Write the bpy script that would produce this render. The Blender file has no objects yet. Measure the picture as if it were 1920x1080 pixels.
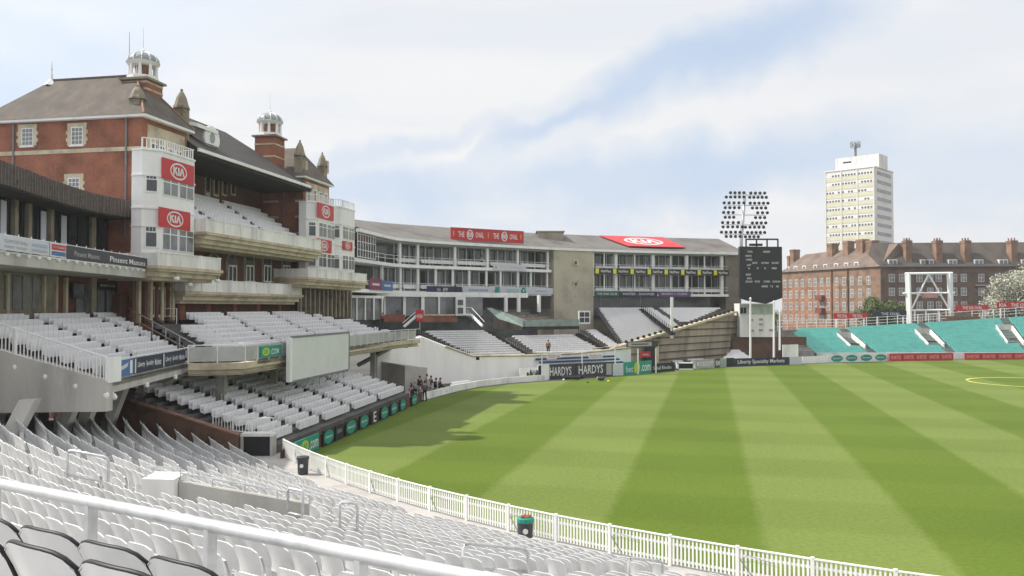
import bpy, math, random
from mathutils import Vector, Matrix
R=math.radians
sc=bpy.context.scene
# ---------------------------------------------------------------- camera, sky, sun, exposure
EYE=8.0; FPX=1536.0; PITCH=R(1.38)
cd=bpy.data.cameras.new('camera'); cd.sensor_width=36; cd.lens=28.8; cd.clip_start=0.05; cd.clip_end=4000
cam=bpy.data.objects.new('camera',cd); sc.collection.objects.link(cam)
cam.location=(0,0,EYE); cam.rotation_euler=(R(90)+PITCH,0,0); sc.camera=cam
sc.view_settings.view_transform='Standard'; sc.view_settings.look='None'
sc.view_settings.exposure=0.33; sc.view_settings.gamma=1.0
HAZE=.00032
SUN_AZ=R(180-8.5)     # direction towards the sun, from +X anticlockwise
SUN_EL=R(48)
w=bpy.data.worlds.new('World'); sc.world=w; w.use_nodes=True
nt=w.node_tree; nt.nodes.clear()
def N(nt,t,**k):
    n=nt.nodes.new(t)
    for a,b in k.items(): setattr(n,a,b)
    return n
def mixc(nt,fac,a,b,mode='MIX'):
    m=N(nt,'ShaderNodeMix',data_type='RGBA',blend_type=mode)
    for s,val in ((0,fac),(6,a),(7,b)):
        if hasattr(val,'node'): nt.links.new(val,m.inputs[s])
        else: m.inputs[s].default_value=val
    return m.outputs[2]
def ramp(nt,val,stops):
    r=N(nt,'ShaderNodeValToRGB'); nt.links.new(val,r.inputs[0])
    e=r.color_ramp.elements
    while len(e)<len(stops): e.new(0.5)
    for q,(p,c) in zip(e,stops):
        q.position=p; q.color=c if len(c)==4 else (*c,1)
    return r.outputs[0]
sky=N(nt,'ShaderNodeTexSky',sky_type='NISHITA',sun_disc=False,sun_elevation=SUN_EL,sun_rotation=R(90)-SUN_AZ)
sky.altitude=50; sky.air_density=1.0; sky.dust_density=1.6; sky.ozone_density=1.2
tc=N(nt,'ShaderNodeTexCoord'); SKYOFF=(1.3,0.4,0)
# clouds sit on a flat layer: direction / (z+0.12)
sep=N(nt,'ShaderNodeSeparateXYZ'); nt.links.new(tc.outputs['Generated'],sep.inputs[0])
za=N(nt,'ShaderNodeMath',operation='MAXIMUM'); nt.links.new(sep.outputs[2],za.inputs[0]); za.inputs[1].default_value=0.0
zb=N(nt,'ShaderNodeMath',operation='ADD'); nt.links.new(za.outputs[0],zb.inputs[0]); zb.inputs[1].default_value=0.14
dx=N(nt,'ShaderNodeMath',operation='DIVIDE'); nt.links.new(sep.outputs[0],dx.inputs[0]); nt.links.new(zb.outputs[0],dx.inputs[1])
dy=N(nt,'ShaderNodeMath',operation='DIVIDE'); nt.links.new(sep.outputs[1],dy.inputs[0]); nt.links.new(zb.outputs[0],dy.inputs[1])
cb=N(nt,'ShaderNodeCombineXYZ'); nt.links.new(dx.outputs[0],cb.inputs[0]); nt.links.new(dy.outputs[0],cb.inputs[1])
def mapn(rot,scale,off=(0,0,0)):
    m=N(nt,'ShaderNodeMapping'); nt.links.new(cb.outputs[0],m.inputs[0])
    m.inputs['Rotation'].default_value=(0,0,rot); m.inputs['Scale'].default_value=scale; m.inputs['Location'].default_value=off
    return m.outputs[0]
n1=N(nt,'ShaderNodeTexNoise'); nt.links.new(mapn(R(-28),(0.42,0.75,1),SKYOFF),n1.inputs['Vector'])
n1.inputs['Scale'].default_value=0.75; n1.inputs['Detail'].default_value=6; n1.inputs['Roughness'].default_value=0.45; n1.inputs['Distortion'].default_value=0.35
n2=N(nt,'ShaderNodeTexNoise'); nt.links.new(mapn(R(-20),(0.35,1.0,1),(4.2,2.1,0)),n2.inputs['Vector'])
n2.inputs['Scale'].default_value=1.6; n2.inputs['Detail'].default_value=8; n2.inputs['Roughness'].default_value=0.5; n2.inputs['Distortion'].default_value=0.5
c1=ramp(nt,n1.outputs[0],[(0.34,(0.0,)*3),(0.52,(1,1,1))])
c2=ramp(nt,n2.outputs[0],[(0.30,(0,)*3),(0.75,(1,1,1))])
# openings in the cloud cover: elongated patches around given directions, edges broken by noise
nw=N(nt,'ShaderNodeTexNoise'); nt.links.new(tc.outputs['Generated'],nw.inputs['Vector']); nw.inputs['Scale'].default_value=7; nw.inputs['Detail'].default_value=8; nw.inputs['Roughness'].default_value=.55
wv=N(nt,'ShaderNodeVectorMath',operation='MULTIPLY_ADD'); nt.links.new(nw.outputs['Color'],wv.inputs[0]); wv.inputs[1].default_value=(.16,.16,.13); 
wb=N(nt,'ShaderNodeVectorMath',operation='SUBTRACT'); nt.links.new(tc.outputs['Generated'],wb.inputs[0]); wb.inputs[1].default_value=(.08,.08,.065); nt.links.new(wb.outputs[0],wv.inputs[2])
cov=mixc(nt,0.25,c1,c2); cov=ramp(nt,cov,[(0.0,(0.45,)*3),(0.7,(1,1,1))])
for px,py,hl,hw,rot,depth in ((1265,140,.24,.052,20,.72),(1480,60,.12,.045,15,.5),(1180,345,.34,.050,3,.62),(1500,290,.22,.06,10,.5),(90,190,.16,.05,10,.5),(700,360,.16,.05,-8,.6),(1850,330,.16,.06,5,.45),(60,60,.14,.03,0,.3),(1010,255,.12,.02,25,.55),(760,275,.15,.02,8,.45)):
    u=(px-960)/FPX; v=(577-py)/FPX; d=Vector((u,1,v)).normalized()
    sb_=N(nt,'ShaderNodeVectorMath',operation='SUBTRACT'); nt.links.new(wv.outputs[0],sb_.inputs[0]); sb_.inputs[1].default_value=d
    mp=N(nt,'ShaderNodeMapping'); nt.links.new(sb_.outputs[0],mp.inputs[0]); mp.inputs['Rotation'].default_value=(0,R(rot),0); mp.inputs['Scale'].default_value=(1/hl,1/.6,1/hw)
    # mapping scales before rotating, so rotate first with a second node
    mp.inputs['Scale'].default_value=(1,1,1)
    m2=N(nt,'ShaderNodeMapping'); nt.links.new(mp.outputs[0],m2.inputs[0]); m2.inputs['Scale'].default_value=(1/hl,1/.6,1/hw)
    ln=N(nt,'ShaderNodeVectorMath',operation='LENGTH'); nt.links.new(m2.outputs[0],ln.inputs[0])
    cov=mixc(nt,1.0,cov,ramp(nt,ln.outputs['Value'],[(0.25,(1-depth,)*3),(1.0,(1,1,1))]),'MULTIPLY')
cloud=mixc(nt,c2,(8.2,8.35,8.6,1),(8.9,8.9,8.9,1))
skyl=mixc(nt,0.75,sky.outputs[0],(5.3,6.9,9.3,1))
skc=mixc(nt,cov,skyl,cloud)
# sky brightened overhead and around the sun, added fill for shaded fronts
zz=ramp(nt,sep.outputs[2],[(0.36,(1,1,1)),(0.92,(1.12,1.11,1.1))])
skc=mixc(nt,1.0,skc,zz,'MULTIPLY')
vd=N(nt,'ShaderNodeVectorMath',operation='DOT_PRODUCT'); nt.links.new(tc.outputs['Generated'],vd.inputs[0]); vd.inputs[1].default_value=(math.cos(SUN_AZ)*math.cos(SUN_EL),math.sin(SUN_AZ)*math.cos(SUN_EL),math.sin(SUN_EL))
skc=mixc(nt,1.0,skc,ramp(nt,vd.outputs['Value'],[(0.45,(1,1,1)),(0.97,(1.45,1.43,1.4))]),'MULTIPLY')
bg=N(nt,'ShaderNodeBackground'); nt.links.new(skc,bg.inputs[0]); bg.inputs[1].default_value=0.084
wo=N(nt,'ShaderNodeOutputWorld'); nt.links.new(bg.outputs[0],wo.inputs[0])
sl=bpy.data.lights.new('sun','SUN'); sl.energy=4.0; sl.angle=R(0.7); sl.color=(1.0,0.95,0.86)
so=bpy.data.objects.new('sun',sl); sc.collection.objects.link(so)
sdir=Vector((math.cos(SUN_AZ)*math.cos(SUN_EL),math.sin(SUN_AZ)*math.cos(SUN_EL),math.sin(SUN_EL)))
so.rotation_euler=sdir.to_track_quat('Z','Y').to_euler(); so.location=(-60,0,80)

# ---------------------------------------------------------------- helpers
col=sc.collection
cp,sp=math.cos(PITCH),math.sin(PITCH)
def ray(px,py):
    u=(px-960)/FPX; v=(540-py)/FPX
    return Vector((u,cp-v*sp,sp+v*cp))
def at(px,py,D):            # point of the place seen at (px,py) at depth D
    d=ray(px,py); k=D/d.y; return Vector((d.x*k,D,EYE+d.z*k))
def atz(px,py,z):           # ... at height z
    d=ray(px,py); k=(z-EYE)/d.z; return Vector((d.x*k,d.y*k,z))
def proj(p):
    q=Vector(p)-Vector((0,0,EYE)); f=q.y*cp+q.z*sp; u=-q.y*sp+q.z*cp
    if f<=0.01: return (-9999,-9999)
    return (960+FPX*q.x/f,540-FPX*u/f)
class Frame:
    def __init__(s,o,ang): s.o=Vector((o[0],o[1],0)); s.a=ang; s.M=Matrix.Translation(s.o)@Matrix.Rotation(ang,4,'Z'); s.I=s.M.inverted()
    def hit(s,px,py,v):     # local (u,z) where the ray meets the local plane y=v
        c=s.I@Vector((0,0,EYE)); d=(s.I.to_3x3()@ray(px,py)); k=(v-c.y)/d.y; p=c+d*k; return p.x,p.z
    def u(s,px,v,py=540): return s.hit(px,py,v)[0]
    def z(s,px,py,v): return s.hit(px,py,v)[1]
_m={}
def mat(name,c,rough=0.75,var=0.12,scale=1.5,metal=0.0,spec=0.4,bump=0.0,fine=0.0,c2=None,streak=False,world=False):
    if name in _m: return _m[name]
    m=bpy.data.materials.new(name); m.use_nodes=True; nt=m.node_tree; b=nt.nodes['Principled BSDF']
    b.inputs['Roughness'].default_value=rough; b.inputs['Metallic'].default_value=metal; b.inputs['Specular IOR Level'].default_value=spec
    c=(*c,1)
    if var>0:
        t=N(nt,'ShaderNodeTexCoord'); n=N(nt,'ShaderNodeTexNoise'); vec=t.outputs['Object']
        if world: vec=N(nt,'ShaderNodeNewGeometry').outputs['Position']
        if streak:
            mp=N(nt,'ShaderNodeMapping'); nt.links.new(vec,mp.inputs[0]); mp.inputs['Scale'].default_value=(1,1,0.22); vec=mp.outputs[0]
        nt.links.new(vec,n.inputs['Vector']); n.inputs['Scale'].default_value=scale; n.inputs['Detail'].default_value=7; n.inputs['Roughness'].default_value=0.62
        d=c2 if c2 else tuple(x*(1-2.2*var) for x in c[:3]); l=tuple(min(1,x*(1+var)) for x in c[:3])
        o=ramp(nt,n.outputs[0],[(0.28,d),(0.50,c[:3]),(0.72,l)])
        nt.links.new(o,b.inputs['Base Color'])
        if bump>0:
            bn=N(nt,'ShaderNodeBump'); bn.inputs['Strength'].default_value=bump; bn.inputs['Distance'].default_value=0.05
            n3=N(nt,'ShaderNodeTexNoise'); nt.links.new(t.outputs['Object'],n3.inputs['Vector']); n3.inputs['Scale'].default_value=scale*8
            nt.links.new(n3.outputs[0],bn.inputs['Height']); nt.links.new(bn.outputs[0],b.inputs['Normal'])
    else: b.inputs['Base Color'].default_value=c
    _m[name]=m; return m
def brickmat(name,ca,cb,mortar,rot=0.0,sc_=1.0):
    m=bpy.data.materials.new(name); m.use_nodes=True; nt=m.node_tree; b=nt.nodes['Principled BSDF']; b.inputs['Roughness'].default_value=0.9; b.inputs['Specular IOR Level'].default_value=0.2
    t=N(nt,'ShaderNodeTexCoord'); s=N(nt,'ShaderNodeSeparateXYZ'); nt.links.new(t.outputs['Object'],s.inputs[0])
    a=N(nt,'ShaderNodeMath',operation='ADD'); nt.links.new(s.outputs[0],a.inputs[0]); nt.links.new(s.outputs[1],a.inputs[1])
    c=N(nt,'ShaderNodeCombineXYZ'); nt.links.new(a.outputs[0],c.inputs[0]); nt.links.new(s.outputs[2],c.inputs[1])
    br=N(nt,'ShaderNodeTexBrick'); nt.links.new(c.outputs[0],br.inputs['Vector']); br.inputs['Scale'].default_value=4.2*sc_
    br.inputs['Color1'].default_value=(*ca,1); br.inputs['Color2'].default_value=(*cb,1); br.inputs['Mortar'].default_value=(*mortar,1)
    br.inputs['Mortar Size'].default_value=0.012; br.inputs['Bias'].default_value=-0.1
    n=N(nt,'ShaderNodeTexNoise'); nt.links.new(t.outputs['Object'],n.inputs['Vector']); n.inputs['Scale'].default_value=0.55; n.inputs['Detail'].default_value=8
    g=ramp(nt,n.outputs[0],[(0.3,(0.62,)*3),(0.5,(0.95,)*3),(0.7,(1.25,1.2,1.15))])
    nt.links.new(mixc(nt,1.0,br.outputs[0],g,'MULTIPLY'),b.inputs['Base Color'])
    return m
class MB:
    def __init__(s): s.v=[]; s.f=[]
    def add(s,vs,fs,M=None):
        k=len(s.v)
        if M is not None: vs=[M@Vector(p) for p in vs]
        s.v+= [tuple(p) for p in vs]; s.f+=[tuple(i+k for i in f) for f in fs]; return s
    def quad(s,*p): return s.add(p,[tuple(range(len(p)))])
    def hexa(s,b,t): return s.add(list(b)+list(t),[(3,2,1,0),(4,5,6,7),(0,1,5,4),(1,2,6,5),(2,3,7,6),(3,0,4,7)])
    def box(s,x0,x1,y0,y1,z0,z1,M=None):
        b=[(x0,y0,z0),(x1,y0,z0),(x1,y1,z0),(x0,y1,z0)]; t=[(x,y,z1) for x,y,_ in b]
        return s.add(b+t,[(3,2,1,0),(4,5,6,7),(0,1,5,4),(1,2,6,5),(2,3,7,6),(3,0,4,7)],M)
    def prism(s,poly,z0,z1,M=None):     # poly in xy, counter-clockwise
        n=len(poly); v=[(x,y,z0) for x,y in poly]+[(x,y,z1) for x,y in poly]
        f=[tuple(range(n-1,-1,-1)),tuple(range(n,2*n))]+[(i,(i+1)%n,n+(i+1)%n,n+i) for i in range(n)]
        return s.add(v,f,M)
    def plate(s,poly,y0,y1,M=None):     # poly in xz, seen from -y counter-clockwise
        n=len(poly); v=[(x,y0,z) for x,z in poly]+[(x,y1,z) for x,z in poly]
        f=[tuple(range(n)),tuple(range(2*n-1,n-1,-1))]+[((i+1)%n,i,n+i,n+(i+1)%n) for i in range(n)]
        return s.add(v,f,M)
    def tube(s,pts,r,n=6,r1=None,cap=True):
        pts=[Vector(p) for p in pts]; k=len(s.v); m=len(pts)
        for i,p in enumerate(pts):
            d=(pts[min(i+1,m-1)]-pts[max(i-1,0)]).normalized()
            a=Vector((0,0,1)) if abs(d.z)<0.9 else Vector((1,0,0)); x=d.cross(a).normalized(); y=d.cross(x)
            rr=r if r1 is None else r+(r1-r)*i/(m-1)
            for j in range(n):
                t=2*math.pi*j/n; s.v.append(tuple(p+x*rr*math.cos(t)+y*rr*math.sin(t)))
        for i in range(m-1):
            for j in range(n):
                a=k+i*n+j; b=k+i*n+(j+1)%n; s.f.append((a,b,b+n,a+n))
        if cap: s.f.append(tuple(k+j for j in range(n-1,-1,-1))); s.f.append(tuple(k+(m-1)*n+j for j in range(n)))
        return s
    def lathe(s,prof,n=12,M=None,c=(0,0)):   # prof: (r,z)
        v=[];f=[];m=len(prof)
        for r,z in prof:
            for j in range(n): v.append((c[0]+r*math.cos(2*math.pi*j/n),c[1]+r*math.sin(2*math.pi*j/n),z))
        for i in range(m-1):
            for j in range(n): f.append((i*n+j,i*n+(j+1)%n,(i+1)*n+(j+1)%n,(i+1)*n+j))
        f.append(tuple(range(n-1,-1,-1))); f.append(tuple((m-1)*n+j for j in range(n)))
        return s.add(v,f,M)
    def mesh(s,name,m,T=None,smooth=False):
        me=bpy.data.meshes.new(name); v=s.v if T is None else [tuple(T@Vector(p)) for p in s.v]
        me.from_pydata(v,[],s.f); me.materials.append(m)
        if smooth: me.polygons.foreach_set('use_smooth',[True]*len(me.polygons))
        me.update()
        if smooth=='crisp': me.set_sharp_from_angle(angle=R(38))
        return me
TM={}
def thing(name,label,cat,loc=(0,0,0),rz=0.0,group=None):
    o=bpy.data.objects.new(name,None); o.empty_display_size=0.2; col.objects.link(o); o.location=loc; o.rotation_euler=(0,0,rz)
    o['label']=label; o['category']=cat
    if group: o['group']=group
    TM[o.name]=(Matrix.Translation(Vector(loc))@Matrix.Rotation(rz,4,'Z')).inverted()
    return o
def part(mb,name,m,parent,world=False,smooth=False,label=None,sub=False):
    T=None
    if world:
        r=parent if parent.name in TM else parent.parent
        T=TM[r.name]
    me=mb.mesh(name,m,T,smooth); o=bpy.data.objects.new(name,me); col.objects.link(o); o.parent=parent
    if label: o['label']=label
    return o
def solo(mb,name,m,label,cat,group=None,kind=None,smooth=False):
    xs=[p[0] for p in mb.v]; ys=[p[1] for p in mb.v]; zs=[p[2] for p in mb.v]
    c=Vector(((min(xs)+max(xs))/2,(min(ys)+max(ys))/2,min(zs)))
    me=mb.mesh(name,m,Matrix.Translation(-c),smooth); o=bpy.data.objects.new(name,me); col.objects.link(o); o.location=c
    if kind: o['kind']=kind
    if kind!='structure': o['label']=label; o['category']=cat
    if group: o['group']=group
    return o
def struct(mb,name,m,smooth=False):
    me=mb.mesh(name,m,None,smooth); o=bpy.data.objects.new(name,me); col.objects.link(o); o['kind']='structure'; return o
ORD=['first','second','third','fourth','fifth','sixth','seventh','eighth','ninth','tenth','eleventh','twelfth','thirteenth','fourteenth','fifteenth','sixteenth','seventeenth','eighteenth','nineteenth']
TENS=['','','twenty','thirty','forty','fifty','sixty','seventy','eighty','ninety']
TTH=['','','twentieth','thirtieth','fortieth','fiftieth','sixtieth','seventieth','eightieth','ninetieth']
def ordn(n):
    if n<=19: return ORD[n-1]
    if n>=100: return 'hundredth' if n==100 else 'hundred and '+ordn(n-100)
    return TTH[n//10] if n%10==0 else TENS[n//10]+'-'+ORD[n%10-1]
# ---- lettering
_tg={}
def textgeo(s):
    if s in _tg: return _tg[s]
    c=bpy.data.curves.new('lettering','FONT'); c.body=s; c.size=1; c.resolution_u=2; c.offset=0.012
    o=bpy.data.objects.new('lettering',c); me=bpy.data.meshes.new_from_object(o)
    v=[tuple(p.co) for p in me.vertices]; f=[tuple(p.vertices) for p in me.polygons]
    bpy.data.objects.remove(o); bpy.data.meshes.remove(me); bpy.data.curves.remove(c)
    x0=min(p[0] for p in v);x1=max(p[0] for p in v);y0=min(p[1] for p in v);y1=max(p[1] for p in v)
    v=[((p[0]-x0)/(x1-x0)-0.5,(p[1]-y0)/(y1-y0)-0.5) for p in v]
    _tg[s]=(v,f); return _tg[s]
def emblem(mb_ring,cx,cz,w,h,y):
    # oval ring with the three letters inside it
    n=36; t=0.075*h
    v=[];f=[]
    for i in range(n):
        a=2*math.pi*i/n
        v.append((cx+w/2*math.cos(a),y,cz+h/2*math.sin(a))); v.append((cx+(w/2-t*1.3)*math.cos(a),y,cz+(h/2-t*1.3)*math.sin(a)))
    for i in range(n):
        j=(i+1)%n; f.append((2*i,2*j,2*j+1,2*i+1))
    mb_ring.add(v,f)
    def bar(x0,z0,x1,z1,tk):
        a=Vector((x0,z0)); b=Vector((x1,z1)); d=(b-a).normalized(); p=Vector((-d.y,d.x))*tk/2
        mb_ring.quad(*[(cx+q.x*w,y-0.002,cz+q.y*h) for q in (a-p,b-p,b+p,a+p)])
    k=0.085
    bar(-0.29,-0.24,-0.29,0.24,k); bar(-0.27,0.0,-0.12,0.24,k); bar(-0.22,0.05,-0.08,-0.24,k)
    bar(0.0,-0.24,0.0,0.24,k)
    bar(0.09,-0.24,0.20,0.24,k); bar(0.20,0.24,0.32,-0.24,k)
def decorate(t,items,y0=-0.006):
    lay={}
    for it in items:
        if it[0]=='T':
            _,s,cx,cz,w,h,m=it; v,f=textgeo(s); b=lay.setdefault(('lettering',m.name,len(lay)),(MB(),m))[0]
            b.add([(cx+p[0]*w,y0-0.004,cz+p[1]*h) for p in v],f)
        elif it[0]=='R':
            _,x0,x1,z0,z1,m=it; b=lay.setdefault(('panel_field',m.name,len(lay)),(MB(),m))[0]
            b.quad((x0,y0,z0),(x1,y0,z0),(x1,y0,z1),(x0,y0,z1))
        elif it[0]=='O':
            _,cx,cz,w,h,m=it; b=lay.setdefault(('roundel',m.name,len(lay)),(MB(),m))[0]
            b.quad(*[(cx+w/2*math.cos(2*math.pi*i/20),y0-0.002,cz+h/2*math.sin(2*math.pi*i/20)) for i in range(20)])
        elif it[0]=='K':
            _,cx,cz,w,h,m=it; b=lay.setdefault(('emblem',m.name,len(lay)),(MB(),m))[0]; emblem(b,cx,cz,w,h,y0-0.005)
        elif it[0]=='P':
            _,pts,m=it; b=lay.setdefault(('emblem',m.name,len(lay)),(MB(),m))[0]; b.quad(*[(x,y0-0.003,z) for x,z in pts])
    for (nm,_,_i),(b,m) in lay.items(): part(b,nm,m,t)
def sign(name,label,cat,a,b,z0,z1,m,items=(),group=None,th=0.06,frame=None):
    a=Vector(a[:2]); b=Vector(b[:2]); W=(b-a).length; Hh=z1-z0
    t=thing(name,label,cat,(a.x,a.y,z0),math.atan2(b.y-a.y,b.x-a.x),group)
    part(MB().box(0,W,0,th,0,Hh),'panel',m,t)
    if frame:
        fb=MB()
        for q in ((-.03,W+.03,-.03,th+.03,-.05,0),(-.03,W+.03,-.03,th+.03,Hh,Hh+.05)): fb.box(*q)
        part(fb,'frame',frame,t)
    sc_=[]
    for it in items:      # relative coordinates -> metres
        it=list(it)
        if it[0] in 'TOK':
            o=1 if it[0]=='T' else 0
            it[1+o]*=W; it[2+o]*=Hh; it[3+o]*=W; it[4+o]*=Hh
        elif it[0]=='R': it[1]*=W; it[2]*=W; it[3]*=Hh; it[4]*=Hh
        elif it[0]=='P': it[1]=[(x*W,z*Hh) for x,z in it[1]]
        sc_.append(it)
    decorate(t,sc_); return t
# ---- seats
def shell(nx,nz,trim=False):
    """tip-up seat facing +y: back shell, folded pan, bracket"""
    def pt(i,j,off):
        a=-1+2*i/nx; t=j/nz
        hw=0.244*(0.93+0.07*min(1,t*2))
        x=a*hw; z=0.36+0.40*t
        if t>0.75 or True:
            z-= 0.06*(abs(a)**4.0)*t**2
        y=-0.11*t+0.05*a*a+off+0.015*math.sin(math.pi*t)
        return (x,y,z)
    v=[];f=[]
    for off in (0,0.022):
        for j in range(nz+1):
            for i in range(nx+1): v.append(pt(i,j,off))
    n=(nx+1)*(nz+1); g=lambda i,j,s:s*n+j*(nx+1)+i
    for j in range(nz):
        for i in range(nx):
            f.append((g(i,j,0),g(i+1,j,0),g(i+1,j+1,0),g(i,j+1,0)))
            f.append((g(i,j,1),g(i,j+1,1),g(i+1,j+1,1),g(i+1,j,1)))
    for i in range(nx):
        f.append((g(i,nz,0),g(i+1,nz,0),g(i+1,nz,1),g(i,nz,1))); f.append((g(i,0,1),g(i+1,0,1),g(i+1,0,0),g(i,0,0)))
    for j in range(nz):
        f.append((g(0,j,0),g(0,j+1,0),g(0,j+1,1),g(0,j,1))); f.append((g(nx,j,1),g(nx,j+1,1),g(nx,j+1,0),g(nx,j,0)))
    back=MB().add(v,f)
    # folded pan: a second, flatter dish in front
    pan=MB(); v=[];f=[]
    pz=max(2,nz//2)
    for off in (0,0.03):
        for j in range(pz+1):
            for i in range(nx+1):
                a=-1+2*i/nx; t=j/pz
                v.append((a*0.195*(1-0.12*t*t),0.10-0.06*t+off+0.03*a*a,0.37+0.25*t-0.03*abs(a)**3*t))
    n2=(nx+1)*(pz+1); g=lambda i,j,s:s*n2+j*(nx+1)+i
    for j in range(pz):
        for i in range(nx):
            f.append((g(i,j,0),g(i+1,j,0),g(i+1,j+1,0),g(i,j+1,0))); f.append((g(i,j,1),g(i,j+1,1),g(i+1,j+1,1),g(i+1,j,1)))
    for i in range(nx): f.append((g(i,pz,0),g(i+1,pz,0),g(i+1,pz,1),g(i,pz,1)))
    pan.add(v,f)
    br=MB().box(-0.03,0.03,0.0,0.10,0.0,0.42).box(-0.16,0.16,0.02,0.10,0.36,0.415)
    tr=None
    if trim:
        pts=[pt(0,j,0.011) for j in range(nz//3,nz+1)]+[pt(i,nz,0.011) for i in range(1,nx)]+[pt(nx,j,0.011) for j in range(nz,nz//3-1,-1)]
        tr=MB().tube(pts,0.011,6)
    return back,pan,br,tr
ROWH=[.76,.26,.68]
def rowseat(mb,M,w=0.488):
    h=ROWH[0]    # compact seat used in rows seen from far: rounded back, folded pan
    pl=[(-w/2,.38),(w/2,.38),(w/2,h-.035),(w/2-.04,h),(-w/2+.04,h),(-w/2,h-.035)]
    mb.plate(pl,0.05,0.09,M@Matrix.Rotation(R(-8),4,'X'))
    mb.plate([(-w/2+.006,ROWH[1]),(w/2-.006,ROWH[1]),(w/2-.01,ROWH[2]),(-w/2+.01,ROWH[2])],-0.07,-0.03,M)
def lerp(a,b,t): return a+(b-a)*t
def pl_len(P): return sum((P[i+1]-P[i]).length for i in range(len(P)-1))
def pl_at(P,s):
    for i in range(len(P)-1):
        L=(P[i+1]-P[i]).length
        if s<=L or i==len(P)-2:
            d=(P[i+1]-P[i])/L; return P[i]+d*s, d
        s-=L
def offs(P,d):   # offset polyline to its left
    out=[]
    for i,p in enumerate(P):
        a=P[max(i-1,0)]; b=P[min(i+1,len(P)-1)]; t=Vector((b.x-a.x,b.y-a.y,0)).normalized()
        out.append(Vector((p.x-t.y*d,p.y+t.x*d,p.z)))
    return out
def smooth(P,n=4):
    out=[]
    for i in range(len(P)-1):
        p0=P[max(i-1,0)];p1=P[i];p2=P[i+1];p3=P[min(i+2,len(P)-1)]
        for k in range(n):
            t=k/n; out.append(0.5*((2*p1)+(p2-p0)*t+(2*p0-5*p1+4*p2-p3)*t*t+(3*p1-p0-3*p2+p3)*t**3))
    return out+[P[-1]]
def seat_row(P,s0,s1,m,label,group,name='seat_row',cat='row of seats',pitch=0.5,skip=None):
    """one row of seats along polyline P (points carry the tread height) between arc lengths s0 and s1"""
    n=int((s1-s0)/pitch)
    if n<1: return
    mb=MB(); p0,_=pl_at(P,(s0+s1)/2)
    for i in range(n):
        if skip and skip(i,n): continue
        p,d=pl_at(P,s0+(i+0.5)*pitch+(s1-s0-n*pitch)/2)
        rowseat(mb,Matrix.Translation(p)@Matrix.Rotation(math.atan2(d.y,d.x),4,'Z'))
    # rail that carries the seats
    a,_=pl_at(P,s0); 
    k=max(1,n//4); pts=[]
    for i in range(k+1):
        p,d=pl_at(P,s0+(s1-s0)*i/k); pts.append(p+Vector((0,0,0.36)))
    mb.tube(pts,0.03,4)
    return solo(mb,name,m,label,cat,group)
def steps(F,B,N_,m,name,label,cat='terrace',base=None,parent=None):
    """stepped concrete between front polyline F and back polyline B (same number of points)"""
    mb=MB()
    for k in range(N_):
        for i in range(len(F)-1):
            a=lerp(F[i],B[i],k/N_); b=lerp(F[i+1],B[i+1],k/N_); c=lerp(F[i+1],B[i+1],(k+1)/N_); d=lerp(F[i],B[i],(k+1)/N_)
            z=a.z; z2=b.z; zp=lerp(F[i],B[i],(k-1)/N_).z if k>0 else a.z-0.25; zq=lerp(F[i+1],B[i+1],(k-1)/N_).z if k>0 else b.z-0.25
            mb.quad((a.x,a.y,z),(b.x,b.y,z2),(c.x,c.y,z2),(d.x,d.y,z))
            mb.quad((a.x,a.y,zp),(b.x,b.y,zq),(b.x,b.y,z2),(a.x,a.y,z))
    if base is not None:
        for i in range(len(F)-1):
            f0,f1,b0,b1=F[i],F[i+1],B[i],B[i+1]
            mb.quad((f0.x,f0.y,base),(f1.x,f1.y,base),(f1.x,f1.y,f1.z-.25),(f0.x,f0.y,f0.z-.25))
            mb.quad((b0.x,b0.y,b0.z),(b1.x,b1.y,b1.z),(b1.x,b1.y,base),(b0.x,b0.y,base))
        for i in (0,-1):
            f0,b0=F[i],B[i]; prof=[(f0.x,f0.y,base)]
            for k in range(N_):
                a=lerp(f0,b0,k/N_); b=lerp(f0,b0,(k+1)/N_)
                prof+=[(a.x,a.y,a.z),(b.x,b.y,a.z)]
            prof.append((b0.x,b0.y,base)); mb.quad(*(prof if i==-1 else prof[::-1]))
    if parent is not None: return part(mb,name,m,parent,world=True)
    return solo(mb,name,m,label,cat)
def balustrade(mb,P,h=1.0,step=0.14,r=0.012,post=1.6,rr=0.022,top=True):
    L=pl_len(P)
    n=max(1,int(L/step))
    for i in range(n+1):
        p,_=pl_at(P,min(L*i/n,L-1e-4)); mb.box(p.x-r,p.x+r,p.y-r,p.y+r,p.z+.08,p.z+h-.03)
    n=max(1,round(L/post)); 
    for i in range(n+1):
        p,_=pl_at(P,min(L*i/n,L-1e-4)); mb.box(p.x-rr,p.x+rr,p.y-rr,p.y+rr,p.z-.02,p.z+h)
    for z in (0.08,h): mb.tube([p+Vector((0,0,z)) for p in P],rr,6)
# ---------------------------------------------------------------- materials
WHITE=mat('white_paint',(.80,.80,.79),.5,.07,.8,streak=True)
WHITEC=mat('white_painted_concrete',(.76,.75,.72),.8,.17,.6,streak=True)
SEATW=mat('white_plastic',(.76,.765,.77),.38,.10,1.3,world=True,c2=(.58,.58,.57))
SEATR=mat('white_bench_plastic',(.78,.78,.79),.45,.05,.7)
SEATT=mat('turquoise_plastic',(.22,.66,.59),.45,.08,.8,world=True)
SEATG=mat('grey_brown_plastic',(.16,.14,.12),.5,.1,1)
CONC=mat('concrete',(.47,.455,.42),.9,.16,.7,bump=.2,streak=True)
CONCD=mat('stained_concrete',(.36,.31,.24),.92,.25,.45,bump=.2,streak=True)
TREAD=mat('terrace_concrete',(.45,.44,.43),.9,.12,.6)
STONE=mat('cream_stone',(.52,.45,.33),.85,.2,.8)
STONED=mat('weathered_stone',(.26,.225,.17),.9,.25,.9)
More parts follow.
